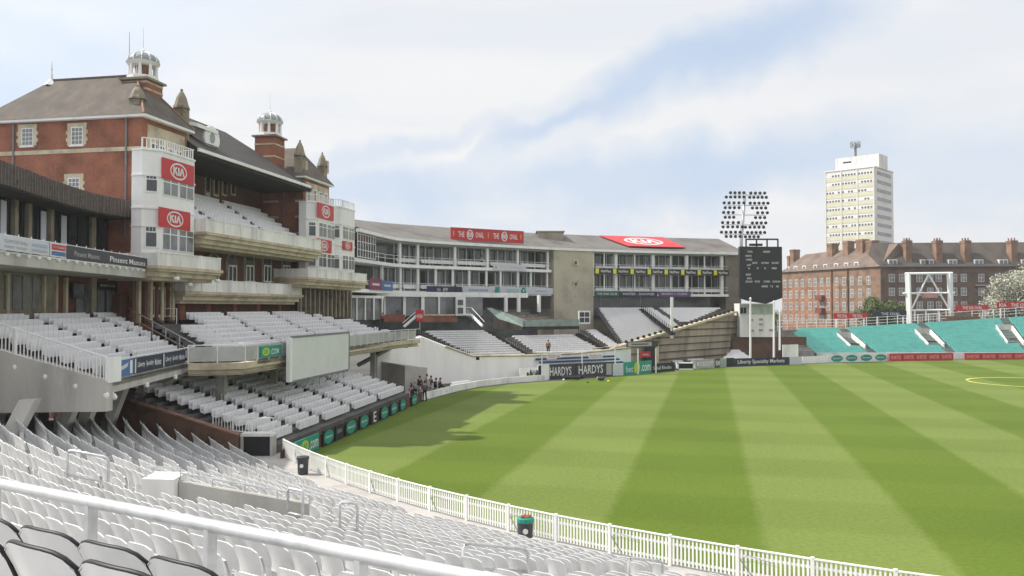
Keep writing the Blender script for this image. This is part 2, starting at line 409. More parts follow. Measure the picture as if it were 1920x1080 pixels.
SLATE=mat('dark_slate',(.045,.040,.037),.75,.22,.9)
TILE=mat('brown_roof_tile',(.122,.104,.088),.88,.36,.8,c2=(.085,.078,.07))
ORANGE=mat('orange_tile',(.30,.17,.11),.85,.15,.6)
LEAD=mat('grey_lead',(.30,.32,.34),.5,.2,2)
GLASS=mat('dark_glass',(.035,.042,.045),.08,.3,.5,spec=.8)
GLASSL=mat('pale_glass',(.15,.16,.165),.1,.3,.5,spec=.8,c2=(.045,.05,.055))
DARK=mat('dark_interior',(.03,.027,.025),.9,.2,1)
STEEL=mat('galvanised_steel',(.60,.61,.62),.40,.14,5,metal=.35)
GREYM=mat('grey_steel',(.20,.21,.22),.5,.1,3,metal=.3)
BLACK=mat('black_paint',(.012,.013,.015),.5,.1,2)
RED=mat('red_panel',(.52,.030,.035),.5,.05,1)
NAVY=mat('navy_panel',(.018,.026,.055),.5,.1,1)
CHAR=mat('charcoal_panel',(.045,.045,.055),.5,.08,1)
GREENP=mat('green_panel',(.012,.27,.20),.5,.08,1)
LIME=mat('lime_print',(.42,.55,.04),.6,0)
YEL=mat('yellow_print',(.72,.65,.03),.6,0)
PW=mat('white_print',(.72,.72,.72),.6,0)
PG=mat('grey_print',(.38,.38,.38),.6,0)
PRED=mat('red_print',(.5,.05,.04),.6,0)
PBLUE=mat('blue_print',(.07,.16,.34),.6,0)
PURP=mat('purple_panel',(.12,.07,.16),.6,.05,1)
PALE=mat('pale_panel',(.55,.57,.62),.6,.04,1)
WOOD=mat('weathered_timber',(.105,.085,.075),.85,.2,3,streak=True)
BRICK=brickmat('red_brick',(.31,.118,.070),(.225,.083,.055),(.36,.25,.18))
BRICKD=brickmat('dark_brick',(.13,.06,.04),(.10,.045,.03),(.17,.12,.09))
BRICKE=brickmat('estate_brick',(.26,.165,.112),(.20,.125,.088),(.30,.22,.16))
BRICKB=brickmat('brown_brick',(.15,.105,.08),(.115,.08,.062),(.2,.15,.11))  # darker copy of the estate brick; front wing's shade put into the colour
# ---------------------------------------------------------------- ground and pitch
gmat=mat('ground_asphalt',(.10,.098,.092),.95,.2,.15)
struct(MB().quad((-2500,-300,-.02),(2500,-300,-.02),(2500,3500,-.02),(-2500,3500,-.02)),'ground',gmat)
NC=Vector((37.3,71.3,0)); NR=56.9
def pol(d,ph,z=0.0): 
    a=R(ph); return Vector((NC.x+(NR+d)*math.cos(a),NC.y+(NR+d)*math.sin(a),z))
D0=2.6
def rowz(d): return 0.45+0.272*(d-D0) if d<20.3 else 6.12+0.2*(d-21.25)/.7
g=bpy.data.materials.new('mown_grass'); g.use_nodes=True; nt=g.node_tree; b=nt.nodes['Principled BSDF']; b.inputs['Roughness'].default_value=.85; b.inputs['Specular IOR Level'].default_value=.15
t=N(nt,'ShaderNodeTexCoord'); s=N(nt,'ShaderNodeSeparateXYZ'); nt.links.new(t.outputs['Object'],s.inputs[0])
def lin(a,b_,c):
    m1=N(nt,'ShaderNodeMath',operation='MULTIPLY'); nt.links.new(s.outputs[0],m1.inputs[0]); m1.inputs[1].default_value=a
    m2=N(nt,'ShaderNodeMath',operation='MULTIPLY_ADD'); nt.links.new(s.outputs[1],m2.inputs[0]); m2.inputs[1].default_value=b_; nt.links.new(m1.outputs[0],m2.inputs[2])
    m3=N(nt,'ShaderNodeMath',operation='ADD'); nt.links.new(m2.outputs[0],m3.inputs[0]); m3.inputs[1].default_value=c; return m3.outputs[0]
def swave(v,period,sharp):
    nz=N(nt,'ShaderNodeTexNoise'); nt.links.new(t.outputs['Object'],nz.inputs['Vector']); nz.inputs['Scale'].default_value=1.4; nz.inputs['Detail'].default_value=4
    ad=N(nt,'ShaderNodeMath',operation='MULTIPLY_ADD'); nt.links.new(nz.outputs[0],ad.inputs[0]); ad.inputs[1].default_value=0.5; nt.links.new(v,ad.inputs[2])
    m=N(nt,'ShaderNodeMath',operation='MULTIPLY'); nt.links.new(ad.outputs[0],m.inputs[0]); m.inputs[1].default_value=2*math.pi/period
    q=N(nt,'ShaderNodeMath',operation='SINE'); nt.links.new(m.outputs[0],q.inputs[0])
    return ramp(nt,N2(q.outputs[0]),[(0.5-sharp,(0,0,0)),(0.5+sharp,(1,1,1))])
def N2(v):
    m=N(nt,'ShaderNodeMath',operation='MULTIPLY_ADD'); nt.links.new(v,m.inputs[0]); m.inputs[1].default_value=.5; m.inputs[2].default_value=.5; return m.outputs[0]
st=swave(lin(.972,-.236,-1.95),11.2,.06)
cr=swave(lin(.236,.972,2.0),9.6,.12)
base=mixc(nt,st,(.096,.148,.016,1),(.138,.190,.042,1))
base=mixc(nt,1.0,base,mixc(nt,cr,(.945,.955,.92,1),(1.045,1.035,1.08,1)),'MULTIPLY')
n=N(nt,'ShaderNodeTexNoise'); nt.links.new(t.outputs['Object'],n.inputs['Vector']); n.inputs['Scale'].default_value=5.0; n.inputs['Detail'].default_value=9; n.inputs['Roughness'].default_value=.7
base=mixc(nt,1.0,base,ramp(nt,n.outputs[0],[(.25,(.72,.75,.66)),(.5,(.98,.98,.95)),(.75,(1.22,1.2,1.25))]),'MULTIPLY')
n=N(nt,'ShaderNodeTexNoise'); nt.links.new(t.outputs['Object'],n.inputs['Vector']); n.inputs['Scale'].default_value=.12; n.inputs['Detail'].default_value=5
base=mixc(nt,1.0,base,ramp(nt,n.outputs[0],[(.3,(.93,.92,.9)),(.7,(1.08,1.06,1.1))]),'MULTIPLY')
nt.links.new(base,b.inputs['Base Color'])
FIELD=[pol(-.35,ph) for ph in range(210,280,5)]
FIELD+=[Vector(p) for p in ((70,18,0),(105,40,0),(118,80,0),(105,118,0))]
FARB=[atz(px,py,0) for px,py in ((1920,673),(1700,677),(1560,681),(1480,684),(1390,688),(1300,692),(1225,698),(1130,708),(1060,713),(1000,717),(950,721),(900,727),(860,735),(825,744),(790,753),(700,777),(620,808),(560,836))]
FIELD+=FARB
mb=MB(); c=Vector((30,62,0.0)); nF=len(FIELD)
mb.v=[(p.x,p.y,0) for p in FIELD]; mb.f=[tuple(range(nF))]
fo=struct(mb,'playing_field',g)
n=N(nt,'ShaderNodeTexNoise'); nt.links.new(t.outputs['Object'],n.inputs['Vector']); n.inputs['Scale'].default_value=28; n.inputs['Detail'].default_value=6
base=mixc(nt,1.0,base,ramp(nt,n.outputs[0],[(.3,(.86,.87,.8)),(.7,(1.12,1.1,1.12))]),'MULTIPLY'); nt.links.new(base,b.inputs['Base Color'])
# yellow training circle
mb=MB(); cc=atz(1935,717,0); 
for i in range(40):
    a0=2*math.pi*i/40; a1=2*math.pi*(i+1)/40
    q=[cc+Vector((r_*math.cos(a)*1.0,r_*math.sin(a)*1.0,.008)) for r_,a in ((6.0,a0),(6.25,a0),(6.25,a1),(6.0,a1))]
    if i not in (17,): mb.quad(*q)
solo(mb,'boundary_ring',mat('yellow_line',(.75,.72,.16),.8,0),'yellow painted ring marked on the grass at the right edge','field marking')
# ---------------------------------------------------------------- near stand: concrete, seats, rails
wallY=lambda x: 42.0+(-13-x)*.14
mb=MB(); K=34
def npt(d,ph,z):
    p=pol(d,ph,z); 
    return p
PH=[208+2*i for i in range(36)]
for k in range(-1,30):
    d0=D0+.78*k-.45; d1=d0+.78; z=rowz(D0+.78*k) if k>=0 else .30
    zp=rowz(D0+.78*(k-1)) if k>0 else .30
    if 21<=k<23: z=zp=rowz(D0+.78*20)
    if k>=23: d0=20.5+(k-23)*.7; d1=d0+.7; z=rowz(d0+.6); zp=z-.2 if k>23 else 4.5
    for i in range(len(PH)-1):
        pa,pb=pol(d0,PH[i]),pol(d1,PH[i])
        if d0>12.6 and pa.y>31: continue
        a,b_,c_,d_=pol(d0,PH[i],z),pol(d0,PH[i+1],z),pol(d1,PH[i+1],z),pol(d1,PH[i],z)
        mb.quad(a,d_,c_,b_)
        mb.quad((a.x,a.y,zp-.02),(a.x,a.y,z),(b_.x,b_.y,z),(b_.x,b_.y,zp-.02))
TSTAND=solo(mb,'terrace',TREAD,'stepped concrete terrace under the white seats in the foreground','terrace')
# extra: path by the fence
mb=MB()
for i in range(len(PH)-1):
    mb.quad(pol(-.3,PH[i],.306),pol(-.3,PH[i+1],.306),pol(1.4,PH[i+1],.306),pol(1.4,PH[i],.306))
struct(mb,'perimeter_path',mat('path_concrete',(.42,.40,.38),.9,.12,.8))
def tread_at(px,py,h):
    lo,hi=2.0,60.0
    for _ in range(50):
        mid=(lo+hi)/2; p=at(px,py,mid); d=(Vector((p.x,p.y,0))-NC).length-NR
        if p.z-h-rowz(max(d,0))>0: lo=mid
        else: hi=mid
    return at(px,py,lo)
def polinv(p): 
    q=Vector((p.x,p.y,0))-NC; return q.length-NR, math.degrees(math.atan2(q.y,q.x))%360
_a=polinv(tread_at(335,903,.95)); _b=polinv(tread_at(578,945,.95)); VD=(_a[0]+_b[0])/2; VP0,VP1=_a[1],_b[1]
WA=tread_at(335,903,.95); WB=tread_at(578,945,.95); WLn=(WB-WA).xy.length
WM=Matrix.Translation(Vector((WA.x,WA.y,0)))@Matrix.Rotation(math.atan2(WB.y-WA.y,WB.x-WA.x)+math.pi,4,'Z')@Matrix.Scale(-1,4,(1,0,0)); WI=WM.inverted()
VD2=polinv(tread_at(1120,1058,.9))[0]
# seats
AISLES=[216.5,221.5,227.2,236.6,244.6,252.5,260]
seats=[]
for k in range(0,27):
    if k in (21,22,23,24): continue
    d=D0+.78*k if k<25 else 21.08+.52*(k-25); z=rowz(d) if k<25 else 6.16+.17*(k-25); r=NR+d
    n0=int(R(208)*r/.5); n1=int(R(268)*r/.5)
    for i in range(n0,n1):
        ph=math.degrees((i+.5*(k%2)*0)*.5/r)
        p=pol(d,ph,z)
        if p.y>wallY(p.x)-.35: continue
        if any(abs(ph-a)*R(1)*r<.62 for a in AISLES): continue
        if k>=13 and p.y>31: continue
        _w=WI@p
        if -.5<_w.x<WLn+.3 and -2.6<_w.y<.35: continue
        if -1.6<_w.x<.1 and -.9<_w.y<.9: continue
        if VD2-2.5<d<VD2+.6 and 246.8<ph<252.3: continue
        if 2.2<d<3.5 and 0: continue
        q=proj(p+Vector((0,0,.6)))
        if not(-70<q[0]<1990 and 560<q[1]<1150): continue
        if k>=25 and not(-80<q[0]<400): continue
        seats.append((( p+Vector((0,0,.6-EYE))).length,k,ph,p,q))
seats.sort(key=lambda s:s[0])
bk,pn,br,tr=shell(10,8,True)
me_b=bk.mesh('seat_back',SEATW,smooth='crisp'); me_p=pn.mesh('seat_pan',SEATW,smooth='crisp'); me_r=br.mesh('bracket',GREYM); me_t=tr.mesh('edge_trim',BLACK,smooth=True)
bk,pn,br,_=shell(6,4)
allm=MB(); allm.add(bk.v,bk.f); allm.add(pn.v,pn.f); allm.add(br.v,br.f); me_all=allm.mesh('stadium_seat',SEATW,smooth='crisp')
bk,pn,br,_=shell(4,3); low=MB(); low.add(bk.v,bk.f); low.add(pn.v,pn.f); low.add([(x,y,z) for x,y,z in br.v[:8]],br.f[:6])
near=seats[:300]; rest=seats[300:]
rows={}
for s_ in near: rows.setdefault(s_[1],[]).append(s_)
krank={k:i+1 for i,k in enumerate(sorted(rows,reverse=True))}
for k in rows: rows[k].sort(key=lambda s:s[4][0])
GR='white tip-up seats of the foreground stand'
cnt=0
for k in sorted(rows,reverse=True):
    for ci,(dd,_,ph,p,q) in enumerate(rows[k]):
        rz=R(ph)+R(90)+random.uniform(-.035,.035)
        lab=(f'black-rimmed white seat before the steel rail, ' if k>24 else 'plain white seat beyond the steel rail, ')+f'{ordn(krank[k])} row from camera, {ordn(ci+1)} from left'
        full = dd<9.0
        if full:
            tt=thing('stadium_seat',lab,'seat',p,rz,GR)
            for nm,me in (('seat_back',me_b),('seat_pan',me_p),('bracket',me_r))+((('edge_trim',me_t),) if k>24 else ()):
                o=bpy.data.objects.new(nm,me); col.objects.link(o); o.parent=tt
        else:
            o=bpy.data.objects.new('stadium_seat',me_all); col.objects.link(o); o.location=p; o.rotation_euler=(0,0,rz); o['label']=lab; o['category']='seat'; o['group']=GR
big=MB(); random.seed(9)
for (dd,k,ph,p,q) in rest:
    M=Matrix.Translation(p)@Matrix.Rotation(R(ph)+R(90)+random.uniform(-.04,.04),4,'Z')@Matrix.Rotation(random.uniform(-.03,.03),4,'X')
    big.add(low.v,low.f,M)
if rest: solo(big,'stadium_seats',SEATW,'mass of white tip-up seats filling the terrace down to the picket fence','seats',kind='stuff',smooth='crisp')
print('seats',len(seats))
# foreground rail
def radial_rail(name,label,cat,ph,d0,d1,h,m=STEEL,r=.022,mid=True,group=None):
    mb=MB(); a=pol(d0,ph,rowz(d0)); b_=pol(d1,ph,rowz(d1)); 
    up=Vector((0,0,h))
    mb.tube([a,a+up*.9,lerp(a,b_,.06)+up,lerp(a,b_,.94)+up,b_+up*.9,b_],r,8)
    if mid: mb.tube([a+up*.5,b_+up*.5],r*.8,6)
    return solo(mb,name,m,label,cat,group)
t=thing('crowd_barrier','thick galvanised steel rail crossing the foreground seats','barrier',(-3.2,5.15,5.85))
P0=Vector((-3.21,5.15,6.9)); dirn=Vector((2.92,-1.71,0))
mb=MB().tube([P0-dirn*.6,P0,P0+dirn*.5,P0+dirn*1.0,P0+dirn*1.45],.033,16); part(mb,'top_rail',STEEL,t,world=True,smooth=True)
for q in (-.3,-.012,.284,.578,.87,1.16):
    b_=P0+dirn*q; part(MB().box(-.016,.016,-.03,.03,-1.0,-.015,Matrix.Translation(b_)@Matrix.Rotation(R(-30),4,'Z')).box(-.05,.05,-.05,.05,-1.02,-1.0,Matrix.Translation(b_)),'post',STEEL,t,world=True)
# hoop handrails on the aisles
def hoop(label,pa,pb,h,r=.022,two=True,group='tubular steel hoops beside the aisles'):
    mb=MB(); up=Vector((0,0,h)); a=Vector(pa); b_=Vector(pb)
    mb.tube([a,a+up*.93,lerp(a,b_,.05)+up*.985,lerp(a,b_,.1)+up,lerp(a,b_,.9)+up,lerp(a,b_,.95)+up*.985,b_+up*.93,b_],r,8)
    if two: mb.tube([a+up*.55,b_+up*.55],r*.85,6)
    solo(mb,'hoop_rail',STEEL,label,'handrail',group,smooth=True)
def fr(px,py,z): return atz(px,py,z)
for lab,(x0,y0),(x1,y1),h in (
   ('large steel hoop rail near the bottom centre, closest to the picket fence',(868,1018),(990,1030),.95),
   ('steel hoop rail standing right of the grey vomitory wall',(637,940),(670,945),1.25),
   ('small steel hoop rail touching the end of the grey vomitory wall',(540,915),(568,921),1.25),
   ('wide steel hoop rail among the seats at the far left',(126,843),(204,858),1.25),
   ('steel hoop rail at the bottom right below the fence',(1178,1046),(1242,1052),.9)):
    a=tread_at(x0,y0,h); b_=tread_at(x1,y1,h); za=min(a.z,b_.z)-h
    hoop(lab,(a.x,a.y,a.z-h),(b_.x,b_.y,b_.z-h),h,r=.032)
# vomitory walls
def curvewall(mb,d,ph0,ph1,z0,z1,th=.18,n=5):
    for i in range(n):
        a=lerp(ph0,ph1,i/n); b_=lerp(ph0,ph1,(i+1)/n)
        q=[pol(d,a),pol(d,b_),pol(d+th,b_),pol(d+th,a)]
        mb.hexa([(p.x,p.y,z0) for p in (q[0],q[3],q[2],q[1])],[(p.x,p.y,z1) for p in (q[0],q[3],q[2],q[1])])
t=thing('vomitory','concrete stairwell wall with handrail sunk among the white seats','stairwell',pol(13,232.5,3.5))
zb=WA.z-.95; zt=WA.z; zt2=WB.z
def wallseg(mb,x0,x1,y0,y1,za,z0_,z1_):   # in wall coordinates (x along, +y uphill)
    c=[(x0,y0),(x1,y0),(x1,y1),(x0,y1)]
    P_=[WM@Vector((x,y,0)) for x,y in c]; P_=P_[::-1]; Z=[z0_,z1_,z1_,z0_][::-1]
    mb.hexa([(p.x,p.y,za) for p in P_],[(p.x,p.y,z) for p,z in zip(P_,Z)])
mb=MB(); wallseg(mb,0,WLn,-.18,0,zb-.7,zt,zt2); part(mb,'wall',CONC,t,world=True)
mb=MB(); wallseg(mb,-.75,-.02,-.6,.25,zb-.8,zt+.12,zt+.1); part(mb,'side_wall',WHITEC,t,world=True)
mb=MB(); HP=[WM@Vector((WLn*q,-.1,0))+Vector((0,0,lerp(zt,zt2,q)+.18)) for q in (0,.25,.5,.75,1)]
mb.tube(HP,.02,6)
for q in HP: mb.tube([q-Vector((0,0,.18)),q],.015,5)
q=WM@Vector((-.7,.1,0)); q2=WM@Vector((.0,-.1,0)); mb.tube([q+Vector((0,0,zt+.1)),q+Vector((0,0,zt+.38)),q2+Vector((0,0,zt+.3)),q2+Vector((0,0,zt+.0))],.02,6)
part(mb,'handrail',STEEL,t,world=True)
zb=rowz(VD2)
t=thing('vomitory','cream stairwell wall with twin steel rails at the bottom edge below the fence','stairwell',pol(VD2,249.5,zb))
mb=MB(); curvewall(mb,VD2,246.8,252,zb-.6,zb+.62); part(mb,'wall',WHITEC,t,world=True)
mb=MB()
for zz in (.78,.98): mb.tube([pol(VD2+.1,a,zb+zz) for a in (246.8,248,249.5,251,252)],.02,6)
for a in (246.8,247.9,249.2,250.5,251.8): mb.tube([pol(VD2+.1,a,zb+.6),pol(VD2+.1,a,zb+.98)],.018,5)
part(mb,'handrail',STEEL,t,world=True)
# picket fence around the boundary
def fence_panel(i,ph0,ph1,label):
    a=pol(0,ph0,.30); b_=pol(0,ph1,.30); L=(b_-a).length; ang=math.atan2(b_.y-a.y,b_.x-a.x)
    t=thing('picket_fence',label,'fence',a,ang,'white picket fence panels along the boundary')
    pk=MB(); n=int(L/.115)
    for j in range(1,n):
        x=L*j/n; pk.plate([(x-.028,.07),(x+.028,.07),(x+.028,.82),(x,.86),(x-.028,.82)],-.03,-.012)
    part(pk,'pickets',WHITE,t)
    part(MB().box(.03,L-.03,-.012,.02,.16,.23).box(.03,L-.03,-.012,.02,.62,.69).box(0,L,-.05,.04,.865,.895),'rails',WHITE,t)
    part(MB().box(-.05,.05,-.05,.05,0,.93),'post',WHITE,t)
    part(MB().tube([(.1,-.05,.55),(.45,-.06,.1)],.012,5).tube([(.1,-.05,.55),(.3,-.09,.72),(L*.5,-.06,.6)],.008,4),'cable',GREYM,t) if i%2 else None
ph=210.3; i=0
while ph<266:
    w_=2.05/(NR*R(1)); fence_panel(i,ph,ph+w_,f'white picket fence panel on the boundary, {ordn(i+1)} from the gate end'); ph+=w_; i+=1
# bins
def bin_(px,py,label,top):
    p=atz(px,py,.31); t=thing('litter_bin',label,'bin',p)
    part(MB().lathe([(.19,0),(.24,.05),(.26,.68),(.25,.72)],14),'body',CHAR,t,smooth=False)
    part(MB().lathe([(.27,.66),(.285,.70),(.285,.80),(.26,.82)],14),'rim',GREENP if top else CHAR,t)
    if top:
        m=MB(); random.seed(4)
        for j in range(14):
            a=random.random()*6.28; r=random.random()*.2; x,y=r*math.cos(a),r*math.sin(a); h=.05+random.random()*.09
            m.lathe([(.045,.80),(.06,.80+h*.6),(.02,.80+h)],6,c=(x,y))
        part(m,'contents',mat('rubbish',(.35,.12,.07),.8,.5,9),t)
    part(MB().plate([( .09*math.cos(a),.42+.09*math.sin(a)) for a in [6.283*j/12 for j in range(12)]],-.272,-.262),'sticker',PW,t)
bin_(985,1017,'overflowing dark bin with green rim by the picket fence',True)
bin_(568,889,'dark closed bin with white sticker at the far end of the fence',False)
_before=set(o.name for o in bpy.data.objects)
# ---------------------------------------------------------------- pavilion (red brick, turrets) on the left
PV=Frame((-24.73,57.8),math.atan2(.9815,.1914))
pv=lambda name,label,cat,u,v,z,group=None: thing(name,label,cat,PV.M@Vector((u,v,z)),PV.a,group)
PAV=thing('pavilion','red brick pavilion with brown hipped roofs, white bays and tiers of balconies','building',PV.M@Vector((0,0,0)),PV.a)
PAV.location.z=0
VB=1.7                        # brick front plane
uc0=PV.u(267,VB,218); uc1=PV.u(350,VB,255)
EAV=PV.z(267,219,VB)
ur0=PV.u(569,VB,331); ur1=PV.u(617,VB,345); EAV2=PV.z(569,333,VB)
VR=VB+4.6                     # back wall of the recess
def pl(x0,x1,y0,y1,z0,z1): return MB().box(x0,x1,y0,y1,z0,z1)
def P(mb,n,m,**k): return part(mb,n,m,PAV,**k)
# left block
P(pl(uc0,uc1,VB,26,0,EAV-.02),'brick_block',BRICK)
# stone band and strings on the near side wall
sb=MB()
for py0,py1 in ((276,270),):
    z=PV.z(255,271,VB); sb.box(uc0-.05,uc0,VB-.05,26,z-.28,z+.02); sb.box(uc0-.05,uc1+.02,VB-.05,VB,z-.28,z+.02)
sb.box(uc0-.045,uc1,VB-.045,VB,14.7,14.95)
P(sb,'stone_band',STONE)
P(MB().box(uc0-.4,uc1+.4,VB-.45,26.4,EAV-.02,EAV+.16),'gutter',WHITE)
# front stone window surround with tall openings
sb=MB(); sb.box(uc0+.55,uc1-.35,VB-.06,VB-.003,16.0,EAV-.4); P(sb,'stone_surround',STONE)
for i in range(4):
    x=lerp(uc0+.9,uc1-1.5,i/3)
    for z0,z1 in ((16.4,18.1),(18.5,20.0)):
        w_=P(MB().box(x,x+.75,VB-.085,VB-.06,z0,z1),'window',WHITE); part(MB().box(x+.1,x+.65,VB-.10,VB-.085,z0+.1,z1-.1),'pane',GLASS,w_)
# side wall windows (on the wall facing the near stand: plane x=uc0)
FS=Frame(PV.M@Vector((uc0,0,0)),PV.a-math.pi/2)   # local x runs along -v
def sidewin(px,py,w_,h_,label=None):
    fr_=FS.hit(px,py,0); v=-fr_[0]; z=fr_[1]
    s_=MB(); 
    for k in range(5):
        e=.12 if k%2 else .0; s_.box(uc0-.07,uc0-.003,v-w_/2-.28-e,v-w_/2,z-h_/2+k*h_/5,z-h_/2+(k+1)*h_/5); s_.box(uc0-.07,uc0-.003,v+w_/2,v+w_/2+.28+e,z-h_/2+k*h_/5,z-h_/2+(k+1)*h_/5)
    s_.box(uc0-.07,uc0-.003,v-w_/2-.3,v+w_/2+.3,z+h_/2,z+h_/2+.28)
    f_=MB().box(uc0-.06,uc0-.004,v-w_/2,v+w_/2,z-h_/2,z+h_/2)
    P(s_,'stone_surround',STONE)
    f=P(f_,'window',WHITE); g_=MB()
    for a in range(3):
        for b_ in range(4):
            g_.box(uc0-.075,uc0-.06,v-w_/2+.07+a*(w_-.1)/3,v-w_/2+.01+(a+1)*(w_-.1)/3,z-h_/2+.07+b_*(h_-.1)/4,z-h_/2+.02+(b_+1)*(h_-.1)/4)
    part(g_,'pane',GLASSL,f)
    part(MB().box(uc0-.16,uc0-.003,v-w_/2-.1,v+w_/2+.1,z-h_/2-.12,z-h_/2),'sill',WHITE,f)
sidewin(52,257,.98,1.32); sidewin(145,255,.98,1.32); sidewin(139,350,.98,1.3)
# drain pipes
for px in (27,238):
    v=-FS.hit(px,260,0)[0]; P(MB().tube([(uc0-.1,v,EAV-.1),(uc0-.1,v,13.0)],.07,6),'drainpipe',GREYM)
# roofs (hipped)
def hip(x0,x1,y0,y1,z0,h,ov=.45,hy0=None,hy1=None,hx=None):
    x0-=ov;x1+=ov;y0-=ov;y1+=ov; cx=(x0+x1)/2; 
    a=hy0 if hy0 is not None else (x1-x0)/2; b_=hy1 if hy1 is not None else (x1-x0)/2
    v=[(x0,y0,z0),(x1,y0,z0),(x1,y1,z0),(x0,y1,z0),(cx,y0+a,z0+h),(cx,y1-b_,z0+h)]
    return MB().add(v,[(0,1,4),(1,2,5,4),(2,3,5),(3,0,4,5),(3,2,1,0)])
rz_=lambda px,py,v: PV.z(px,py,v)
RB=hip(uc0,uc1,VB,15.0,EAV+.16,3.7,hy0=2.9,hy1=4.0)
rf=P(RB,'roof',TILE)
for c in ((uc0-.45,VB-.45),(uc1+.45,VB-.45)): part(MB().tube([(c[0],c[1],EAV+.2),((uc0+uc1)/2,VB-.45+2.9,EAV+3.9)],.09,4),'hip_tiles',ORANGE,rf)
P(MB().box(uc0-.3,uc1+.3,15.3,26,EAV+.16,EAV+.5),'flat_roof',LEAD)
cxr=(uc0+uc1)/2
fm=MB()
for yy in (VB+2.45,11.5): 
    fm.lathe([(.55,EAV+3.45),(.12,EAV+4.0),(.05,EAV+4.6),(.09,EAV+4.7),(.0,EAV+5.5)],6,c=(cxr,yy))
part(fm,'finial',WHITE,rf)
part(MB().tube([(cxr,4.8,EAV+3.6),(cxr,4.8,EAV+7.2)],.035,5,r1=.015),'aerial',GREYM,rf)
part(MB().box(cxr-.08,cxr+.08,4,11.5,EAV+3.82,EAV+3.95),'ridge',TILE,rf)
# right block
P(pl(ur0,ur1,VB,14,0,EAV2-.02),'brick_block',BRICK)
for py in (374,404,436,466):
    z=PV.z(560,py,VB)
    P(MB().box(ur0-.05,ur0,VB-.04,VB+.9,z-.12,z+.12),'stone_band',STONE); P(MB().box(ur0-.05,ur0,VR-.2-1.7,VR-.2,z-.12,z+.12),'stone_band',STONE)
P(MB().box(ur0-.4,ur1+.4,VB-.4,14.4,EAV2-.02,EAV2+.15),'gutter',WHITE)
P(MB().box(ur0+.5,ur1-.3,VB-.06,VB-.003,EAV2-4.6,EAV2-.3),'stone_surround',STONE)
for i in range(4):
    x=lerp(ur0+.8,ur1-1.3,i/3)
    for z0,z1 in ((EAV2-4.3,EAV2-2.7),(EAV2-2.3,EAV2-.9)):
        w_=P(MB().box(x,x+.7,VB-.085,VB-.06,z0,z1),'window',WHITE); part(MB().box(x+.1,x+.6,VB-.10,VB-.085,z0+.1,z1-.1),'pane',GLASS,w_)
P(hip(ur0,ur1,VB,11,EAV2+.15,3.6,hy0=2.6,hy1=3.0),'roof',TILE)
P(MB().tube([(ur0-.1,3.8,EAV2),(ur0-.1,3.8,8)],.08,6),'drainpipe',GREYM)
zc=PV.z(420,292,2.2)      # centre eave height
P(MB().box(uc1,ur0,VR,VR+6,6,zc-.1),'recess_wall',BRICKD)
# centre roof, ridge parallel to the front
zE=PV.z(420,295,.8); 
ridv=VB+7.0; zrd=PV.z(380,231,ridv)
u_r=PV.u(413,ridv,243)
cr_=MB().add([(uc1+.3,.8,zE),(ur0+.1,.8,zE),(ur0+.1,ridv+7,zE),(uc1+.3,ridv+7,zE),(uc1+.3,ridv,zrd),(u_r+1,ridv,zrd)],[(0,1,5,4),(1,2,5),(2,3,4,5),(3,0,4),(3,2,1,0)])
crf=P(cr_,'roof',SLATE)
P(MB().box(uc1+.05,ur0-.45,.62,.8,zE-.22,zE+.04),'gutter',WHITE)
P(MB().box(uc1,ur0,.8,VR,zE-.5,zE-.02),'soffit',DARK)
# orange roof behind
P(MB().add([(ur0-6,16,19),(ur0+4,16,19),(ur0+4,26,19),(ur0-6,26,19),(ur0-1,20,PV.z(465,268,20)),(ur0-1,22,PV.z(465,268,20))],[(0,1,4),(1,2,5,4),(2,3,5),(3,0,4,5),(3,2,1,0)]),'roof',ORANGE)
# white ornamental dormer with round carved face
ud=PV.u(400,2.6,262); zd=PV.z(400,280,2.6)
dm=P(MB().box(ud-1.4,ud+.1,2.5,4.2,zd,zd+1.5).add([(ud-1.6,2.35,zd+1.3),(ud+.3,2.35,zd+1.3),(ud+.3,6.2,zd+1.95),(ud-1.6,6.2,zd+1.95)],[(0,1,2,3)]),'dormer',WHITE)
part(MB().plate([(ud-.65+1.15*math.cos(a)*(1.0),zd+.75+1.05*math.sin(a)) for a in [R(-30+j*20) for j in range(13)]],2.3,2.5).box(ud-1.7,ud+.5,2.28,2.52,zd-.35,zd-.05),'carved_gable',WHITE,dm)
part(MB().plate([(ud-.65+.36*math.cos(a),zd+.8+.42*math.sin(a)) for a in [6.283*j/16 for j in range(16)]],2.26,2.3),'roundel',LEAD,dm)
part(MB().hexa([(ud-3.0,2.2,zd+1.25),(ud+.1,2.2,zd+1.25),(ud+.1,4.6,zd+1.9),(ud-3.0,4.6,zd+1.9)],[(ud-3.0,2.2,zd+1.55),(ud+.1,2.2,zd+1.55),(ud+.1,4.6,zd+2.1),(ud-3.0,4.6,zd+2.1)]),'dormer_roof',WHITE,dm)
# chimney-like stone turrets with pointed caps
def turret(u,v,z0,h,w_,label=None):
    b_=P(MB().box(u-w_,u+w_,v-w_,v+w_,z0-1.5,z0+h*.5),'turret',STONED)
    part(MB().lathe([(w_*1.55,z0+h*.5),(w_*1.45,z0+h*.56),(w_*1.25,z0+h*.62),(w_*.9,z0+h*.80),(w_*.42,z0+h*.93),(w_*.18,z0+h*.95),(w_*.3,z0+h),(0.01,z0+h*1.04)],8,c=(u,v)),'cap',STONED,b_)
    return b_
for px,py,v,h,w_ in ((258,214,VB+.9,2.1,.42),(340,240,VB+.6,3.0,.42),(562,322,VB+.6,3.2,.42),(604,338,VB+.6,3.0,.40)):
    u=PV.u(px,v,py); turret(u,v,PV.z(px,py,v),h,w_)
for px,v in ((571,VB+.4),(611,VB+.4)):
    u=PV.u(px,v,315); P(MB().box(u-.25,u+.25,v-.25,v+.25,PV.z(px,325,v),PV.z(px,302,v)),'chimney',STONE)
